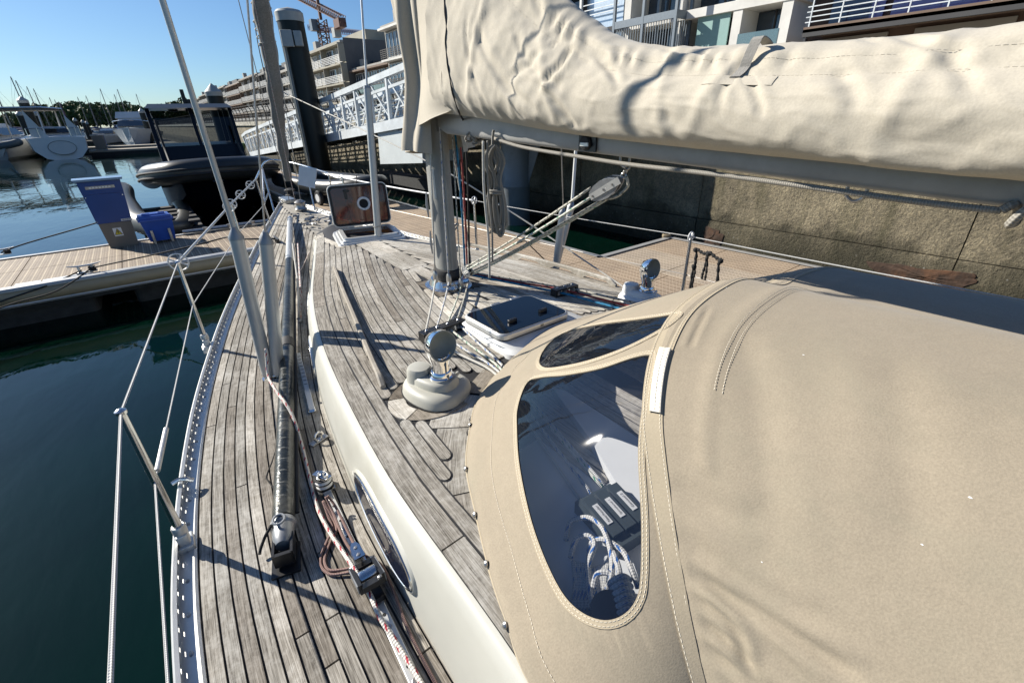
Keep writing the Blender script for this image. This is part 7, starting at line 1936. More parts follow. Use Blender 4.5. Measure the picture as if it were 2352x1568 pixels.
# ------------------------------------------------------------------ gangway
M['galv'] = simple('galvanised_steel', (.62, .66, .68), .5, .1, .14, 2.5, dirt=(.46, .49, .50))
gw = empty('access_gangway', (6.1, 36, .6), label='galvanised truss gangway sloping from the quay down to the pontoon', cat='gangway')
GO = V(6.1, 36, .6); g0, g1 = 34.6, 10.6
def gz_(y): return .62 + (g0 - y) * .0755
HT = 1.28
tops_ = {}
for side_x, nm in ((5.98, 'near'), (7.45, 'far')):
    def bm_(a, b, w_, h_, nm_, m_='galv'):
        mb = MB(); mb.beam(V(*a) - GO, V(*b) - GO, w_, h_); mb.build(nm_, M[m_], gw)
    bm_((side_x, g0, gz_(g0) + .07), (side_x, g1, gz_(g1) + .07), .10, .26, 'bottom_chord')
    bm_((side_x, g0 + 1.0, gz_(g0 + 1.0) + HT - .1), (side_x, g0 - .5, gz_(g0 - .5) + HT), .12, .15, 'top_chord')
    bm_((side_x, g0 - .5, gz_(g0 - .5) + HT), (side_x, g1, gz_(g1) + HT), .12, .15, 'top_chord')
    bm_((side_x, g0 + .9, gz_(g0 + .9) + HT - .15), (side_x, g0 - .1, gz_(g0)), .09, .09, 'end_post')
    for f_ in (.72,): bm_((side_x, g0, gz_(g0) + HT * f_ + .05), (side_x, g1, gz_(g1) + HT * f_ + .05), .05, .07, 'mid_rail')
    np_ = 20; dy = (g0 - g1) / np_; meshes = None
    for k in range(np_ + 1):
        y = g0 - k * dy; bm_((side_x, y + .10, gz_(y) + .1), (side_x, y, gz_(y) + HT), .09, .10, 'post')
        if k < np_:
            bm_((side_x + .0, y, gz_(y) + HT - .05), (side_x, y - dy, gz_(y - dy) + .15), .035, .05, 'brace')
            bm_((side_x + .05, y, gz_(y) + .15), (side_x + .05, y - dy, gz_(y - dy) + HT - .05), .03, .04, 'brace')
for f_ in (.28, .42, .56, .86):
    for sx in (6.06, 7.37): 
        mb = MB(); mb.beam(V(sx, g0 - .2, gz_(g0) + HT * f_ + .12) - GO, V(sx, g1, gz_(g1) + HT * f_ + .12) - GO, .035); mb.build('hand_rail', M['galv'], gw)
for k in range(40):
    y = g0 - .2 - k * .6; mb = MB(); mb.box(V(6.71, y - .28, gz_(y - .28) + .14) - GO, (1.3, .5, .05)); mb.build('tread', M['galv'], gw)
for k in range(12):
    y = g0 - 1 - k * 1.9; mb = MB(); mb.box(V(6.71, y, gz_(y) - .02) - GO, (1.4, .10, .14)); mb.build('cross_beam', M['float'], gw)
# pale counterweight box under the gangway
cbx = empty('counterweight_box', (6.3, 13, 1.2), label='pale square steel box slung under the gangway beside the pile', cat='steel box')
mb = MB(); mb.add([V(6.02, 14.35, 1.22) - V(6.3, 13, 1.2), V(6.02, 11.55, 1.40) - V(6.3, 13, 1.2), V(6.02, 11.42, 2.17) - V(6.3, 13, 1.2), V(6.02, 14.20, 2.17) - V(6.3, 13, 1.2), V(7.3, 14.35, 1.22) - V(6.3, 13, 1.2), V(7.3, 11.55, 1.40) - V(6.3, 13, 1.2), V(7.3, 11.42, 2.17) - V(6.3, 13, 1.2), V(7.3, 14.20, 2.17) - V(6.3, 13, 1.2)], [(0, 1, 2, 3), (7, 6, 5, 4), (0, 4, 5, 1), (1, 5, 6, 2), (2, 6, 7, 3), (3, 7, 4, 0)])
mb.build('casing', simple('pale_painted_steel', (.56, .60, .60), .5, var=.06, scale=2), cbx)
mb = MB(); mb.box((.9, 1.4, -.6), (.6, 5.5, .3)); mb.build('hanger', M['float'], cbx)
for i, (x, y, rz) in enumerate(((5.25, 36.8, 20), (5.7, 35.9, -15))):
    wb_ = empty('wheelbarrow', (x, y, DOCK), R(rz), ('green wheelbarrow on the pontoon, left of the pair by the gangway foot', 'green wheelbarrow on the pontoon, right of the pair by the gangway foot')[i], 'wheelbarrow', 'green wheelbarrows')
    mb = MB(); quadbox(mb, (-.25, .25, -.3, .3, .35), (-.42, .42, -.6, .5, .78)); mb.build('tray', simple('green_tray', (.12, .19, .08), .5) if i == 0 else bpy.data.materials['green_tray'], wb_)
    mb = MB(); mb.lathe([(0, -.05), (.2, -.05), (.2, .05), (0, .05)], 14, Matrix.Translation((0, -.55, .2)) @ Matrix.Rotation(R(90), 4, 'Y')); mb.build('wheel', M['rubber'], wb_)
    mb = MB(); mb.beam((-.2, -.55, .2), (-.28, .95, .6), .04); mb.beam((.2, -.55, .2), (.28, .95, .6), .04); mb.beam((-.22, .4, .4), (-.22, .45, 0), .04); mb.beam((.22, .4, .4), (.22, .45, 0), .04); mb.build('frame', M['steel_dull'], wb_)

# ------------------------------------------------------------------ buildings on the quay
M['glassb'] = simple('window_glass_blue', (.03, .05, .075), .05, var=.3, scale=.5, spec=.9)
M['glassd'] = simple('window_glass_dark', (.012, .016, .02), .06, var=.3, scale=.5, spec=.8)
M['balglass'] = clearmat('balcony_glass', (.72, .84, .82), 2.0, .05, 1.5, 0, 1, .25, (.30, .42, .40))
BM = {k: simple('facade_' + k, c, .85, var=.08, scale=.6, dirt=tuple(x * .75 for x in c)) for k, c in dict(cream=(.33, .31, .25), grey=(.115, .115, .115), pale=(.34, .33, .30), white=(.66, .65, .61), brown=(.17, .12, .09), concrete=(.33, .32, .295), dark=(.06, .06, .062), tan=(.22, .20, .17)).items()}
M['frame_w'] = simple('white_window_frame', (.62, .62, .6), .5, var=.03)
M['curtain'] = simple('pale_curtain', (.45, .44, .41), .9, var=.12, scale=3)
GZ = 2.6
def shared(cache, key, mk):
    if key not in cache: cache[key] = mk()
    return cache[key]
def building(x0, y0, y1, z1, floors, bays, wall, label, depth=14, bal=True, sty=0, roofm='grey', seed=0):
    rg = random.Random(seed + 5); t = empty('apartment_building', (x0, y0, GZ), label=label, cat='building')
    w_ = y1 - y0; H_b = z1 - GZ; fh_ = H_b / floors; cache = {}
    mb = MB(); mb.box((depth / 2 + .9, w_ / 2, H_b / 2), (depth, w_, H_b)); mb.build('wall', BM[wall], t)
    mb = MB(); mb.box((depth / 2 + .7, w_ / 2, H_b + .15), (depth + .6, w_ + .1, .3)); rf = mb.build('roof_edge', BM['concrete'], t)
    mb = MB(); mb.box((depth / 2 + 2.5, w_ * .45, H_b + 1.2), (depth * .6, w_ * .6, 2.1)); 
    if sty != 2: mb.build('penthouse', BM[roofm], t)
    for q_ in range(3):
        m3 = MB(); m3.box((1.5 + 2 * q_, w_ * (.84 + .06 * q_), H_b + .85), (.8, rg.uniform(.6, 1.6), rg.uniform(.8, 1.6))); m3.build('chimney', BM['dark'] if q_ % 2 else BM['concrete'], t)
    bw = w_ / bays
    for f in range(floors):
        z = f * fh_
        mb = MB(); mb.box((.45, w_ / 2, z + fh_ - .12), (.95, w_ - .05, .22)); mb.build('floor_slab', BM[wall] if sty != 1 else BM['white'], t)
        for b in range(bays):
            yb = (b + .5) * bw
            wd = bw * (.7 if sty not in (1, 2) else .88); hh = fh_ * (.7 if sty not in (1, 2) else .78)
            kind_ = rg.choice(('g', 'g', 'c'))
            def mkw():
                m2 = MB(); m2.box((0, 0, 0), (.06, wd, hh)); return m2
            k1 = ('win', kind_)
            if k1 not in cache:
                m2 = MB(); m2.box((0, 0, 0), (.10, wd, .07)); m2.box((0, 0, hh), (.10, wd, .07)); n3 = 4 if sty == 1 else 3
                for i in range(n3 + 1): m2.box((0, -wd / 2 + wd * i / n3, hh / 2), (.10, .07, hh))
                o = m2.build('window', M['frame_w'], t); cache[k1] = o.data
                o.location = (.86, yb, z + .25)
            else: o = link('window', cache[k1], t); o.location = (.86, yb, z + .25)
            k2 = ('pane', kind_)
            if k2 not in cache:
                m2 = MB(); m2.box((.02, 0, hh / 2), (.02, wd - .05, hh - .05))
                if kind_ == 'c' and False: pass
                g = m2.build('pane', M['glassb'] if kind_ == 'g' else M['curtain'], o); cache[k2] = g.data
            else: g = link('pane', cache[k2], o)
            if bal:
                k3 = 'bal'
                if k3 not in cache:
                    m2 = MB()
                    if sty != 2:
                        for q_ in range(5): m2.box((0, 0, .2 + .2 * q_), (.04, bw - .12, .07))
                        for q_ in range(7): m2.box((0, -bw / 2 + .1 + (bw - .2) * q_ / 6, .55), (.04, .06, 1.0))
                    else: m2.box((0, 0, .55), (.03, bw - .12, 1.0))
                    g = m2.build('balustrade', M['balglass'] if sty == 2 else (M['frame_w'] if sty in (0, 3) else M['railing']), t); cache[k3] = g.data
                else: g = link('balustrade', cache[k3], t)
                g.location = (-.02, yb, z + .0)
                if (b % 2 == 0 and sty == 0) or sty == 3:
                    if 'div' not in cache:
                        m2 = MB(); m2.box((0, 0, fh_ / 2), (.9, .12, fh_ - .25)); g = m2.build('balcony_divider', BM[wall], t); cache['div'] = g.data
                    else: g = link('balcony_divider', cache['div'], t)
                    g.location = (.45, b * bw, z)
    return t
building(28, 76, 92, 12.6, 4, 4, 'cream', 'cream apartment block with white balconies and a windowless side wall coloured dark for its shade', depth=15, sty=0, roofm='cream', seed=1)
mb = MB(); mb.box((28.9 + 7.5, 75.97, GZ + 5.3), (15, .06, 10.6)); side_wall = mb.build('shade_toned_side_wall', BM['grey'], bpy.data.objects.get('apartment_building')); side_wall.location = Vector((0, 0, 0)) - Vector((28, 76, GZ))  # dark grey sheet over the cream side, its shade put into the colour
building(29, 62.2, 75.6, 9.0, 2, 5, 'brown', 'low brown house with a teal glass terrace between two taller blocks', depth=12, sty=2, seed=2)
building(28, 44, 61.8, 12.3, 3, 4, 'concrete', 'grey block with full height glass windows and slim balcony rails', depth=14, sty=1, seed=3)
specs = [(93, 112, 11.4, 4, 6, 'pale'), (112.5, 131, 12.2, 4, 7, 'grey'), (131.5, 154, 12.6, 4, 6, 'tan'), (154.5, 176, 12.2, 4, 6, 'brown'), (176.5, 206, 12.7, 4, 7, 'pale'), (206.5, 240, 12.4, 4, 8, 'tan'), (240.5, 285, 11.9, 4, 8, 'cream'), (286, 340, 10.6, 3, 8, 'pale')]
labs = ['pale balcony block just left of the dark pile', 'grey balcony block behind the furled foresail', 'tan balcony block, third from the pile along the promenade', 'brown balcony block, fourth from the pile along the promenade', 'pale long balcony block behind the pointed pile', 'tan block with flat roof left of the pointed pile', 'cream block near the far end of the terrace', 'lowest pale block at the far end of the terrace by the trees']
for i, (a, b, z, f, n_, wl) in enumerate(specs): building(28, a, b, z, f, n_, wl, labs[i], depth=12, sty=(0, 3)[i % 2], seed=10 + i)
# right hand row, seen above the boom cover
def facade(name, label, y0, y1, wall, x=28.0, z1=14):
    t = empty(name, (x, y0, GZ), label=label, cat='building'); mb = MB(); mb.box((7.5, (y1 - y0) / 2, (z1 - GZ) / 2), (13, y1 - y0, z1 - GZ)); mb.build('wall', wall, t); return t
M['brick'] = None
mt, n, b, o = newmat('red_brick'); tc = N(n, 'ShaderNodeTexCoord'); mp = N(n, 'ShaderNodeMapping'); mp.inputs['Rotation'].default_value = (R(90), 0, R(90)); n.links.new(tc.outputs['Object'], mp.inputs[0])
bk = N(n, 'ShaderNodeTexBrick', Scale=9.); bk.inputs['Color1'].default_value = (.26, .05, .03, 1); bk.inputs['Color2'].default_value = (.17, .035, .022, 1); bk.inputs['Mortar'].default_value = (.12, .08, .06, 1); n.links.new(mp.outputs[0], bk.inputs[0]); n.links.new(bk.outputs[0], b.inputs['Base Color']); b.inputs['Roughness'].default_value = .9; M['brick'] = mt
def bxp(t, nm, c, s_, mat): 
    mb = MB(); mb.box(Vector(c) - t.location, s_); return mb.build(nm, mat, t)
D1 = facade('apartment_building', 'dark framed building with a steel balcony post above the sail cover', 23.2, 43.5, BM['dark'])
for z in (4.4, 7.4, 10.4): bxp(D1, 'floor_slab', (28.2, 33.3, z), (2.2, 20.2, .3), BM['dark']); 
for k in range(8):
    for z in (5.9, 8.9): bxp(D1, 'window', (28.93, 24.4 + 2.4 * k, z), (.1, 1.9, 2.2), M['glassb'])
for y in (26.6, 31, 35.5, 40): bxp(D1, 'post', (27.1, y, 8), (.18, .18, 11), M['frame_w'])
for z in (5.4, 5.7, 6.0, 8.4, 8.7, 9.0): bxp(D1, 'rail', (27.1, 33.3, z), (.05, 20, .05), M['galv'])
bxp(D1, 'silver_blind', (27.5, 24.7, 8.4), (.08, 3.0, 3.0), simple('silver_blind', (.50, .58, .66), .3, .5))
bxp(D1, 'blind_box', (27.45, 24.7, 6.7), (.3, 3.2, .35), M['frame_w'])
Tw = empty('steel_balcony_tower', (27, 19, GZ), label='blue-grey steel balcony tower with vertical bars beside the white building', cat='balcony')
def bt(nm, c, s_, m_='steelbar'):
    mb = MB(); mb.box(Vector(c) - V(27, 19, GZ), s_); return mb.build(nm, M[m_], Tw)
M['steelbar'] = simple('blue_grey_bars', (.15, .18, .21), .45, .3, .1)
for y in (22.8, 20.6, 18.35):
    for x in (26.2, 27.6): bt('post', (x, y, 7.5), (.16, .16, 9.8))
for z in (7.35, 10.3):
    for x in (26.2, 27.6): bt('beam', (x, 20.6, z), (.14, 4.6, .38))
    for y in (22.8, 18.35): bt('beam', (26.9, y, z), (1.5, .14, .38))
for k in range(24): bt('bar', (26.2, 18.55 + .18 * k, 6.0), (.035, .035, 2.5))
for k in range(7): bt('bar', (26.3 + .2 * k, 18.35, 6.0), (.035, .035, 2.5)); bt('bar', (26.3 + .2 * k, 22.8, 6.0), (.035, .035, 2.5))
bt('lower_beam', (26.2, 20.6, 4.7), (.14, 4.6, .2)); 
E1 = facade('apartment_building', 'white concrete building with deep window recesses and glass balcony above the sail cover', 12.4, 23.0, BM['white'])
for z in (4.3, 7.35, 10.4): bxp(E1, 'floor_slab', (28.1, 17.6, z), (2.0, 10.6, .42), BM['white'])
for y in (15.25, 18.9, 12.75, 22.6): bxp(E1, 'column', (28.1, y, 8.0), (1.9, .5, 10.8), BM['white'])
for (y0, y1) in ((13.1, 15.0), (15.55, 18.6), (19.2, 22.3)):
    for z in (5.8, 8.9):
        bxp(E1, 'window_pane', (28.9, (y0 + y1) / 2, z), (.08, y1 - y0, 2.6), M['glassb']); bxp(E1, 'window_frame', (28.84, (y0 + y1) / 2, z), (.1, .08, 2.6), BM['dark']); bxp(E1, 'window_frame', (28.84, y0 + .05, z), (.1, .08, 2.6), BM['dark'])
bxp(E1, 'green_blind', (27.35, 16.7, 5.85), (.08, 1.9, 2.6), simple('green_blind', (.22, .36, .34), .6, var=.05))
for z in (4.95,): bxp(E1, 'balcony_glass', (27.15, 14.0, z + .55), (.03, 2.1, 1.1), M['balglass']); bxp(E1, 'balcony_glass', (27.9, 12.98, z + .55), (1.5, .03, 1.1), M['balglass'])
F1 = facade('apartment_building', 'red brick building with white railed balcony and dark blue windows', -6, 12.3, M['brick'])
for (y0, y1) in ((9.2, 11.4), (5.6, 8.9), (1.6, 5.2), (-3, 1)):
    for z in (7.2, 10.2): bxp(F1, 'window_pane', (28.92, (y0 + y1) / 2, z), (.2, y1 - y0, 2.3), simple('violet_glass', (.02, .022, .08), .06, spec=.8) if 'violet_glass' not in bpy.data.materials else bpy.data.materials['violet_glass'])
bxp(F1, 'balcony_slab', (27.9, 3.1, 5.75), (2.4, 17.0, .22), BM['brown']); bxp(F1, 'balcony_beam', (26.8, 3.1, 5.62), (.2, 17.0, .3), BM['dark'])
for k in range(14): bxp(F1, 'rail_post', (26.75, 11.4 - 1.25 * k, 6.4), (.05, .05, 1.1), M['galv'])
for z in (6.05, 6.25, 6.45, 6.65, 6.95): bxp(F1, 'rail', (26.75, 3.1, z), (.035, 17.0, .04), M['galv'])
for y in (10.4, 6.2, 2): bxp(F1, 'lower_panel', (28.93, y, 4.4), (.15, 3.2, 2.2), BM['pale'])
# tower crane
M['crane_y'] = simple('crane_yellow', (.13, .055, .03), .5, var=.2); M['crane_b'] = simple('crane_blue', (.03, .05, .14), .5)
def lattice(mb, a, b, w_, n_, r=.05):
    a, b = Vector(a), Vector(b); d = (b - a).normalized(); u = d.cross(V(0, 0, 1)); u = u.normalized() if u.length > .1 else V(1, 0, 0); v_ = d.cross(u).normalized()
    cs = [(u * sx + v_ * sy) * w_ / 2 for sx, sy in ((-1, -1), (1, -1), (1, 1), (-1, 1))]
    for c in cs: mb.beam(a + c, b + c, r * 1.6)
    for k in range(n_):
        p, q = a.lerp(b, k / n_), a.lerp(b, (k + 1) / n_)
        for i in range(4):
            mb.beam(p + cs[i], q + cs[(i + 1) % 4], r); mb.beam(p + cs[i], p + cs[(i + 1) % 4], r)
cx_ = 60.0
cm = atx(737, 46, cx_); cr = empty('tower_crane', (cx_, cm.y, GZ), label='yellow and blue tower crane rising behind the roofs', cat='crane'); co_ = V(cx_, cm.y, GZ)
mb = MB(); lattice(mb, V(cx_, cm.y, GZ) - co_, V(cx_, cm.y, cm.z) - co_, 2.6, 18, .2); mb.build('tower', M['crane_y'], cr, kind='stuff')
jl, jr = atx(672, -14, cx_), atx(788, 45, cx_); jm = V(cx_, cm.y, (jl.z + jr.z) / 2 + .5)
mb = MB(); lattice(mb, jl - co_, jr - co_, 1.6, 26, .11); mb.build('jib', M['crane_y'], cr, kind='stuff')
mb = MB(); mb.box(jr - co_ + V(0, 3, -.6), (2.2, 4.5, 2.2)); mb.build('counterweight', M['crane_y'], cr)
mb = MB(); mb.box(jr - co_ + V(0, 7, -2.4), (2, 2.4, 2.4)); mb.build('ballast', M['pilecap'], cr)
mb = MB(); mb.box(V(0, 0, cm.z - 1.5) - V(0, 0, GZ) + V(-2.2, 1.0, 0), (2.0, 2.4, 3)); mb.build('cabin', M['steelbar'], cr)
mb = MB(); mb.beam(V(0, 0, cm.z - GZ), V(0, 0, cm.z + 16 - GZ), .8); mb.build('mast_head', M['crane_y'], cr)
jl, jr = atx(712, 64, 75), atx(840, 79, 75)
c2_ = empty('crane_jib', tuple(jl), label='dark blue horizontal crane jib low over the roofs', cat='crane'); mb = MB(); lattice(mb, V(0, 0, 0), jr - jl, 1.8, 34, .16); mb.build('lattice_arm', M['crane_b'], c2_, kind='stuff')

# ------------------------------------------------------------------ far shore, trees, moored boats
M['shore'] = simple('far_bank', (.22, .24, .20), .9, var=.15, scale=.05)
mb = MB(); P = [[(-900, 250, -.5), (-900, 258, 1.9), (-900, 300, 2.2), (-900, 1400, 3)], [(26, 250, -.5), (26, 258, 1.9), (26, 300, 2.2), (26, 1400, 3)]]; mb.grid(P); mb.build('far_shore', M['shore'], kind='structure')
def leaf_mat(name, a, c):
    mt, n, b, o = newmat(name); oi = N(n, 'ShaderNodeNewGeometry'); r1 = ramp(n, oi.outputs['Random Per Island'], [(0, a), (1, c)]); n.links.new(r1.outputs[0], b.inputs['Base Color']); b.inputs['Roughness'].default_value = .7; b.inputs['Specular IOR Level'].default_value = .2; return mt
M['leaf'] = leaf_mat('tree_leaves', (.035, .06, .02), (.11, .15, .05))
M['bark'] = simple('bark', (.06, .05, .04), .9)
def tree(x, y, h, w_, seed, label):
    rg = random.Random(seed); t = empty('shore_tree', (x, y, 2.2), label=label, cat='tree', group='trees along the far shore')
    mb = MB(); mb.tube([(0, 0, 0), (0, .1, h * .25), (.2, 0, h * .5)], [.3, .25, .1], 7)
    for k in range(4):
        a = rg.uniform(0, 6.28); mb.tube([(0, 0, h * .28), (math.cos(a) * w_ * .25, math.sin(a) * w_ * .25, h * .55)], [.14, .04], 5)
    mb.build('trunk', M['bark'], t)
    mb = MB(); lobes = [(rg.uniform(-.34, .34) * w_, rg.uniform(-.3, .3) * w_, h * rg.uniform(.32, .80), w_ * rg.uniform(.16, .30)) for _ in range(14)] + [(0, 0, h * .55, w_ * .33), (0, 0, h * .8, w_ * .2)]
    for i in range(1500):
        lx, ly, lz, lr = rg.choice(lobes); d = V(rg.gauss(0, 1), rg.gauss(0, 1), rg.gauss(0, 1)).normalized() * lr * rg.uniform(.75, 1.08); c = V(lx, ly, lz) + d
        u = V(rg.gauss(0, 1), rg.gauss(0, 1), rg.gauss(0, 1)).normalized(); v_ = u.orthogonal().normalized(); s_ = rg.uniform(.35, .85)
        mb.add([c + u * s_, c + v_ * s_, c - u * s_ * .8, c - v_ * s_ * .8], [(0, 1, 2, 3)])
    mb.build('crown', M['leaf'], t, recalc=False)
places = ['far left behind the catamaran', 'behind the shining pile cap', 'left of the flag', 'just right of the flag', 'wide one in the middle of the bank', 'behind the tall pair of masts', 'darker one behind the slim piles', 'low one before the motor yacht', 'behind the motor yacht flybridge', 'right of the motor yacht', 'between yacht and workboat', 'low one left of the workboat mast', 'tall one behind the workboat roof', 'rightmost one beside the terrace', 'half hidden by the grey shroud tube', 'rounded one meeting the last block', 'gap filler behind the bimini', 'leftmost one at the frame edge']
pxs = [84, 108, 135, 158, 183, 212, 236, 262, 288, 312, 338, 360, 384, 406, 425, 440, 62, 20]
tps = [249, 247, 256, 243, 238, 242, 244, 244, 238, 250, 252, 252, 244, 237, 230, 234, 262, 268]
for i, (px, py) in enumerate(zip(pxs, tps)):
    r = ray(px, py); k = (262 + (i * 37) % 30) / math.hypot(r.x, r.y); p = EYE + r * k; h = p.z - 2.2
    tree(p.x, p.y, h * 1.04, max(9.5, h * 1.25), 40 + i, 'green tree on the far bank, ' + places[i])

M['sailwhite'] = simple('white_boat', (.64, .65, .64), .35, var=.06, scale=1)
M['sailblue'] = simple('blue_cover', (.02, .05, .16), .7)
M['farmast'] = simple('far_mast', (.22, .21, .20), .5)
def boat_proto():
    t = empty('moored_sailboat', (0, 0, 0), label='x', cat='sailboat', group='sailboats moored across the marina')
    mb = MB(); P = []
    for k in range(13):
        u = k / 12; x = -5 + 10 * u; hwid = 1.6 * (math.sin(math.pi * min(1, u * .62 + .22)) ** .8) * (1 if u < .7 else math.sqrt(max(.0, (1 - u) / .3))); zt2 = 1.05 + .25 * u * u
        P.append([(x, -hwid, zt2), (x, -hwid * .85, .1), (x, -hwid * .5, -.4), (x, hwid * .5, -.4), (x, hwid * .85, .1), (x, hwid, zt2), (x, 0, zt2 + .05), (x, -hwid, zt2)])
    mb.grid(P); mb.add(P[0], [tuple(range(7))]); mb.build('hull', M['sailwhite'], t, smooth=True, angle=40)
    mb = MB(); quadbox(mb, (-2.0, 2.2, -.95, .95, 1.1), (-1.7, 1.4, -.75, .75, 1.55)); mb.build('cabin', M['sailwhite'], t)
    mb = MB(); mb.box((.0, -.87, 1.35), (2.4, .06, .16), M=Matrix.Rotation(0, 4, 'X')); mb.build('side_window', M['glassd'], t)
    mb = MB(); mb.lathe([(.14, 1.3), (.10, 14)], 8, Matrix.Translation((.9, 0, 0))); mb.build('mast', M['farmast'], t)
    mb = MB(); mb.beam((.9, 0, 2.4), (-3.4, 0, 2.3), .14); mb.build('boom', M['farmast'], t)
    mb = MB(); mb.tube([(.7, 0, 2.75), (-1, 0, 2.62), (-3.3, 0, 2.5)], [.26, .22, .12], 8); mb.build('sail_bag', M['sailblue'], t, smooth=True)
    mb = MB()
    for s_ in ((.9, -.9, 7), (.9, .9, 7)): mb.beam((s_[0], s_[1], s_[2]), (s_[0], 0, s_[2]), .05)
    for e in ((4.9, 0, 1.3), (-4.9, 0, 1.2), (.8, 1.5, 1.1), (.8, -1.5, 1.1)): mb.beam(e, (.9, 0, 13.9), .03)
    mb.build('stay_wires', M['farmast'], t)
    return t
sb = boat_proto()
mt_px = [(0, 191, 15), (-14, 206, 14), (36, 185, 14), (47, 177, 15.5), (61, 199, 15), (77, 204, 14), (96, 211, 14), (113, 224, 13), (125, 229, 13), (191, 223, 14), (197, 220, 14.5), (231, 234, 13), (245, 204, 15), (262, 217, 14), (269, 205, 15), (325, 216, 14), (29, 240, 11), (206, 246, 12)]
wh = ['at the left edge of the picture', 'just outside the left corner with a long mast', 'behind the tall white-capped pile', 'with the highest mast left of the trees', 'with a mast leaning over the pile cap', 'right of the white-capped pile', 'in front of the first dark tree', 'with a short mast left of the flag', 'nearest the flag on its left', 'left one of the close pair before the trees', 'right one of the close pair before the trees', 'with a faint mast in the middle of the bank', 'with a tall mast left of the motor yacht', 'with the mid mast of three behind the motor yacht', 'with a tall mast right over the motor yacht', 'with a lone mast right of the motor yacht', 'small one behind the catamaran', 'small one low between the two groups']
for i, (px, py, zt2) in enumerate(mt_px):
    r = ray(px, py); k = (zt2 - EYE.z) / r.z; p = EYE + r * k
    d = math.hypot(p.x, p.y)
    if d > 235: p = EYE + r * (k * 235 / d)
    s_ = (p.z) / 14.0
    o = sb if i == 0 else copy_tree(sb)
    o.location = (p.x - .9 * s_, p.y, 0); o.scale = (s_, s_, s_); o.rotation_euler = (0, 0, (i * 1.3) % .5 - .25 + (math.pi if i % 3 == 0 else 0))
    o['label'] = 'white moored sailboat ' + wh[i]
# far finger pontoons
def far_pontoon(x0, x1, y0, y1, label):
    t = empty('marina_pontoon', (x0, y0, 0), label=label, cat='pontoon', group='marina pontoons in the distance')
    mb = MB(); mb.box(((x1 - x0) / 2, (y1 - y0) / 2, .42), (x1 - x0, y1 - y0, .18)); mb.build('deck', M['pontoonfar'], t)
    mb = MB(); mb.box(((x1 - x0) / 2, (y1 - y0) / 2, .12), (x1 - x0 - .1, y1 - y0 - .1, .44)); mb.build('float', M['float'], t)
    return t
M['pontoonfar'] = simple('far_pontoon_deck', (.33, .29, .23), .8, var=.15)
far_pontoon(-3.0, 5.0, 60.6, 63.2, 'short pontoon with a beige end beyond the workboat')
far_pontoon(-42, 5.0, 71, 73.4, 'pontoon behind the catamaran carrying a grey cabinet')
far_pontoon(-60, 5.0, 108, 110, 'pontoon in the middle distance before the slim piles')
far_pontoon(-80, 5.0, 150, 152, 'farthest pontoon crowded with small boats')
far_pontoon(3.05, 5.05, 60, 190, 'far continuation of the quay pontoon') 
for i, (x, y, mt, lab) in enumerate(((-2.0, 62.0, 'pedgrey', 'grey cabinet on the far pontoon left of the blue one'), (-2.2, 72.6, 'blue', 'blue cabinet on the far pontoon left of the motor yacht'))):
    t = empty('service_cabinet', (x, y, .5), label=lab, cat='cabinet'); mb = MB(); quadbox(mb, (-.45, .4, -.25, .25, 0), (-.5, .45, -.25, .25, 1.25)); mb.build('body', M[mt], t); mb = MB(); mb.box((0, 0, 1.28), (1.1, .6, .06)); mb.build('lid', M['pilecap'], t)
# motor yacht
my = empty('motor_yacht', (1.6, 88, 0), R(-8), 'white flybridge motor yacht moored bow-on beyond the workboat', 'motor yacht')
mb = MB(); P = []
for k in range(11):
    u = k / 10; y = -6 + 13 * u; hwid = 2.4 * min(1, u * 2.4) ** .7; P.append([(-hwid * 1.05, y, 2.3 - .7 * u), (-hwid * .8, y + .3 * (1 - u), .6), (-hwid * .6, y + .6, -.3), (hwid * .6, y + .6, -.3), (hwid * .8, y + .3, .6), (hwid * 1.05, y, 2.3 - .7 * u), (0, y, 2.4 - .7 * u), (-hwid * 1.05, y, 2.3 - .7 * u)])
mb.grid(P); mb.build('hull', M['sailwhite'], my, smooth=False)
mb = MB(); quadbox(mb, (-1.9, 1.9, -1.6, 5.5, 2.0), (-1.6, 1.6, .4, 5.2, 3.5)); mb.build('cabin', M['sailwhite'], my)
mb = MB(); quadbox(mb, (-1.75, 1.75, -1.45, 5.6, 2.5), (-1.66, 1.66, -.1, 5.4, 3.2)); mb.build('windscreen', M['glassd'], my)
mb = MB(); quadbox(mb, (-1.9, 1.9, .2, 6.0, 3.5), (-1.7, 1.7, .8, 5.8, 4.3)); mb.build('flybridge', M['sailwhite'], my)
mb = MB(); mb.tube(smooth_path([(-2.3, 0, 2.9), (-1.6, -4, 3.1), (0, -5.9, 3.2), (1.6, -4, 3.1), (2.3, 0, 2.9)], 5), .05, 6); mb.build('bow_rail', M['steel'], my)
mb = MB(); mb.lathe([(0, -.1), (.25, -.1), (.25, .25), (0, .3)], 10, Matrix.Translation((.9, -3.2, 1.7))); mb.build('fender', M['sailblue'], my)
# big cruising yacht lying stern-on, and a catamaran beyond it
cy = empty('cruising_yacht', (-4.55, 57.2, 0), R(5), label='large white cruising yacht lying stern-on with an oval door in its transom', cat='sailing yacht')
mb = MB(); P = []
for k in range(12):
    u = k / 11; y = 14 * u; hwid = 1.85 * (1 + .12 * math.sin(math.pi * min(1, u * 1.6))) * (1 if u < .5 else math.sqrt(max(0, 1 - ((u - .5) / .5) ** 2)))
    zt2 = 1.75 + .3 * u
    P.append([(-hwid, y + .25, zt2), (-hwid * .92, y, .75), (-hwid * .62, y + .1, .12), (0, y + .3, -.2), (hwid * .62, y + .1, .12), (hwid * .92, y, .75), (hwid, y + .25, zt2), (0, y + .25, zt2 + .08), (-hwid, y + .25, zt2)])
mb.grid(P); mb.add(P[0], [tuple(range(8))]); mb.build('hull', M['sailwhite'], cy, smooth=True, angle=35)
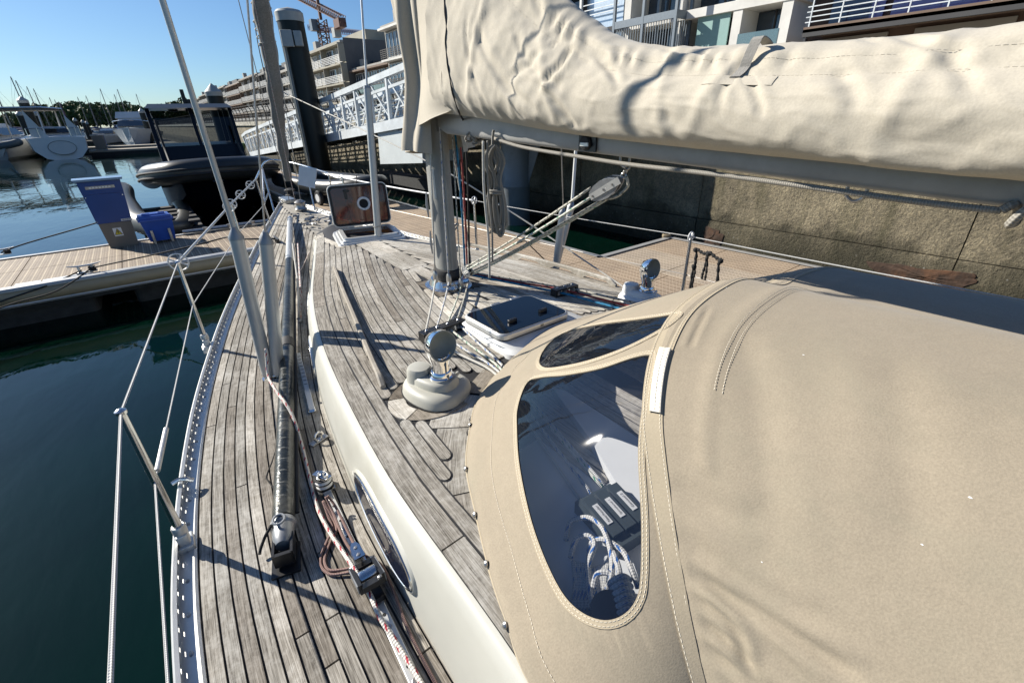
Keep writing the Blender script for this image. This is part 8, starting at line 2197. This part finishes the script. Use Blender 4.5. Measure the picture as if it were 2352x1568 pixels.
mb = MB(); mb.lathe([(0, 0), (.72, 0), (.72, .03), (0, .03)], 28, Matrix.Translation((.1, .12, .95)) @ Matrix.Rotation(R(90), 4, 'X') @ Matrix.Diagonal((1.25, .75, 1, 1))); mb.build('transom_door', M['sailwhite'], cy, smooth=True, angle=30)
mb = MB(); mb.tube([(.1 + .92 * math.cos(a), .07, .95 + .56 * math.sin(a)) for a in np.linspace(0, 6.283, 30)], .018, 5); mb.build('door_outline', M['pedgrey'], cy)
mb = MB(); quadbox(mb, (-1.2, 1.2, 4.2, 9.5, 1.85), (-.9, .9, 5.0, 8.5, 2.6)); mb.build('coachroof', M['sailwhite'], cy)
mb = MB(); quadbox(mb, (-1.15, 1.15, 4.15, 9.0, 2.1), (-1.0, 1.0, 4.6, 8.6, 2.45)); mb.build('cabin_window', M['glassd'], cy)
for sx, h_ in ((-1.55, 2.1), (.9, 1.7)):
    mb = MB(); mb.prism([(0, 0), (1.1, 0), (.15, h_)], -.03, .03, Matrix.Translation((sx, .5, 1.8)) @ Matrix.Rotation(R(90), 4, 'X')); mb.build('side_screen', M['sailwhite'], cy)
for sx in (-1.7, -1.0, 1.0, 1.4, 1.7):
    mb = MB(); mb.tube([(sx, .35, 1.8), (sx, .35, 2.5)], .025, 6); mb.build('rail_post', M['steel'], cy)
mb = MB(); mb.tube([(-1.7, .35, 2.5), (1.7, .35, 2.5), (1.8, 4, 2.6)], .022, 6); mb.build('stern_rail', M['steel'], cy)
ca = empty('catamaran', (-9.5, 62, 0), R(-12), label='white catamaran with a long flat awning at the left edge', cat='catamaran')
for x in (0, -5.6):
    mb = MB(); P = []
    for k in range(12):
        u = k / 11; y = 13 * u; hwid = .95 * (1 if u < .6 else math.sqrt(max(0, (1 - u) / .4))); top_z = 1.5 + .3 * u if u > .08 else .9
        P.append([(x - hwid, y, top_z), (x - hwid * .8, y + .3, .2), (x - hwid * .4, y + .5, -.3), (x + hwid * .4, y + .5, -.3), (x + hwid * .8, y + .3, .2), (x + hwid, y, top_z), (x, y, top_z + .06), (x - hwid, y, top_z)])
    mb.grid(P); mb.add(P[0], [tuple(range(7))]); mb.build('hull', M['sailwhite'], ca, smooth=False)
mb = MB(); mb.box((-2.8, 5, 1.1), (5, 9, .4)); mb.build('bridge_deck', M['sailwhite'], ca)
mb = MB(); quadbox(mb, (-5.4, -.2, 3.2, 8.5, 1.3), (-4.8, -.8, 3.6, 7.5, 3.0)); mb.build('saloon', M['sailwhite'], ca)
mb = MB(); quadbox(mb, (-5.45, -.15, 3.15, 8.3, 2.0), (-5.1, -.5, 3.4, 7.9, 2.6)); mb.build('saloon_window', M['glassd'], ca)
mb = MB(); quadbox(mb, (-7.2, 4.6, -.4, 4.6, 3.95), (-7.0, 4.4, -.2, 4.4, 4.12)); mb.build('awning', BM['tan'], ca)
mb = MB(); quadbox(mb, (-7.3, 4.7, -.5, 4.7, 4.13), (-7.2, 4.6, -.4, 4.6, 4.22)); mb.build('awning_top', M['sailwhite'], ca)
for x in (-6.6, -3.2, .2, 4.0):
    for y in (0, 4.2):
        mb = MB(); mb.beam((x, y, .9 if x < 1 else 1.0), (x + .2, y, 4.0), .09); mb.build('awning_post', M['frame_w'], ca)
dg_ = empty('grey_dinghy', (-11.2, 58.0, .95), R(4), 'grey dinghy lying across behind the stern of the white yacht at the left edge', 'dinghy')
mb = MB(); mb.tube(smooth_path([(-6, .9, .1), (0, .9, .05), (3.2, .6, .35), (4.1, 0, .55), (3.2, -.6, .35), (0, -.9, .05), (-6, -.9, .1)], 6), .28, 12); mb.build('tube', simple('dinghy_grey', (.10, .12, .12), .5), dg_, smooth=True)
mb = MB(); quadbox(mb, (-6, 2.8, -.5, .5, -.5), (-6, 3.2, -.8, .8, .1)); mb.build('hull', M['sailwhite'], dg_)
# small boats and clutter seen between the piles
rg = random.Random(77)
small = []
spots = [(-30, 106), (-22, 106.5), (-14, 106), (-8, 107), (-2, 106.5), (-48, 107), (-38, 148), (-28, 148.5), (-16, 148), (-6, 149), (0, 148.5), (-60, 148), (-20, 76), (-30, 76.5), (-38, 76)]
tx_ = ['left of the slim piles', 'second from the left on the middle pontoon', 'with pale hood before the slim piles', 'right of the slim piles', 'nearest the blue cabinet', 'far left on the middle pontoon', 'on the far pontoon, left part', 'on the far pontoon, left of centre', 'on the far pontoon, centre', 'on the far pontoon, right of centre', 'on the far pontoon beside the motor yacht', 'on the far pontoon, leftmost', 'just right of the catamaran mast', 'behind the catamaran saloon', 'behind the catamaran at the left edge']
pr = None
for i, (x, y) in enumerate(spots):
    if pr is None:
        pr = empty('motor_boat', (0, 0, 0), label='x', cat='motor boat', group='small motor boats on the distant pontoons')
        mb = MB(); P = []
        for k in range(9):
            u = k / 8; yy2 = -3 + 6 * u; hwid = 1.15 * min(1, (u * 2.4 + .02)) ** .6; P.append([(-hwid, yy2, 1.0 - .2 * u), (-hwid * .7, yy2 + .1, .1), (0, yy2 + .2, -.3), (hwid * .7, yy2 + .1, .1), (hwid, yy2, 1.0 - .2 * u), (0, yy2, .95 - .2 * u), (-hwid, yy2, 1.0 - .2 * u)])
        mb.grid(P); mb.build('hull', M['sailwhite'], pr, smooth=True, angle=35)
        mb = MB(); quadbox(mb, (-.8, .8, -.6, 1.4, .85), (-.65, .65, .2, 1.3, 1.7)); mb.build('cabin', M['sailwhite'], pr)
        mb = MB(); quadbox(mb, (-.82, .82, -.62, 1.2, 1.15), (-.7, .7, -.05, 1.2, 1.5)); mb.build('windscreen', M['glassd'], pr); o = pr
        mb = MB(); mb.box((0, 3.1, .9), (.4, .4, .7), bevel=.08); mb.build('outboard', M['rubber'], pr)
    else: o = copy_tree(pr)
    o.location = (x, y, 0); o.rotation_euler = (0, 0, rg.uniform(-.4, .4)); s_ = rg.uniform(.9, 1.35); o.scale = (s_, s_, s_ * rg.uniform(.9, 1.3)); o['label'] = 'small white motor boat ' + tx_[i]
# flag on a staff
r = ray(136, 238); k = 90 / math.hypot(r.x, r.y); p = EYE + r * k
fl = empty('flag', (p.x, p.y, .5), label='limp dark red flag on a staff rising before the trees', cat='flag')
mb = MB(); mb.lathe([(.08, 0), (.06, p.z - .3)], 8); mb.build('staff', M['farmast'], fl)
mb = MB(); mb.grid([[(.05 + .1 * math.sin(z * 3 + j), .1 * j, p.z - .4 - z) for j in range(5)] for z in np.linspace(0, 2.8, 9)]); mb.build('cloth', simple('dark_red_cloth', (.10, .03, .10), .8), fl)
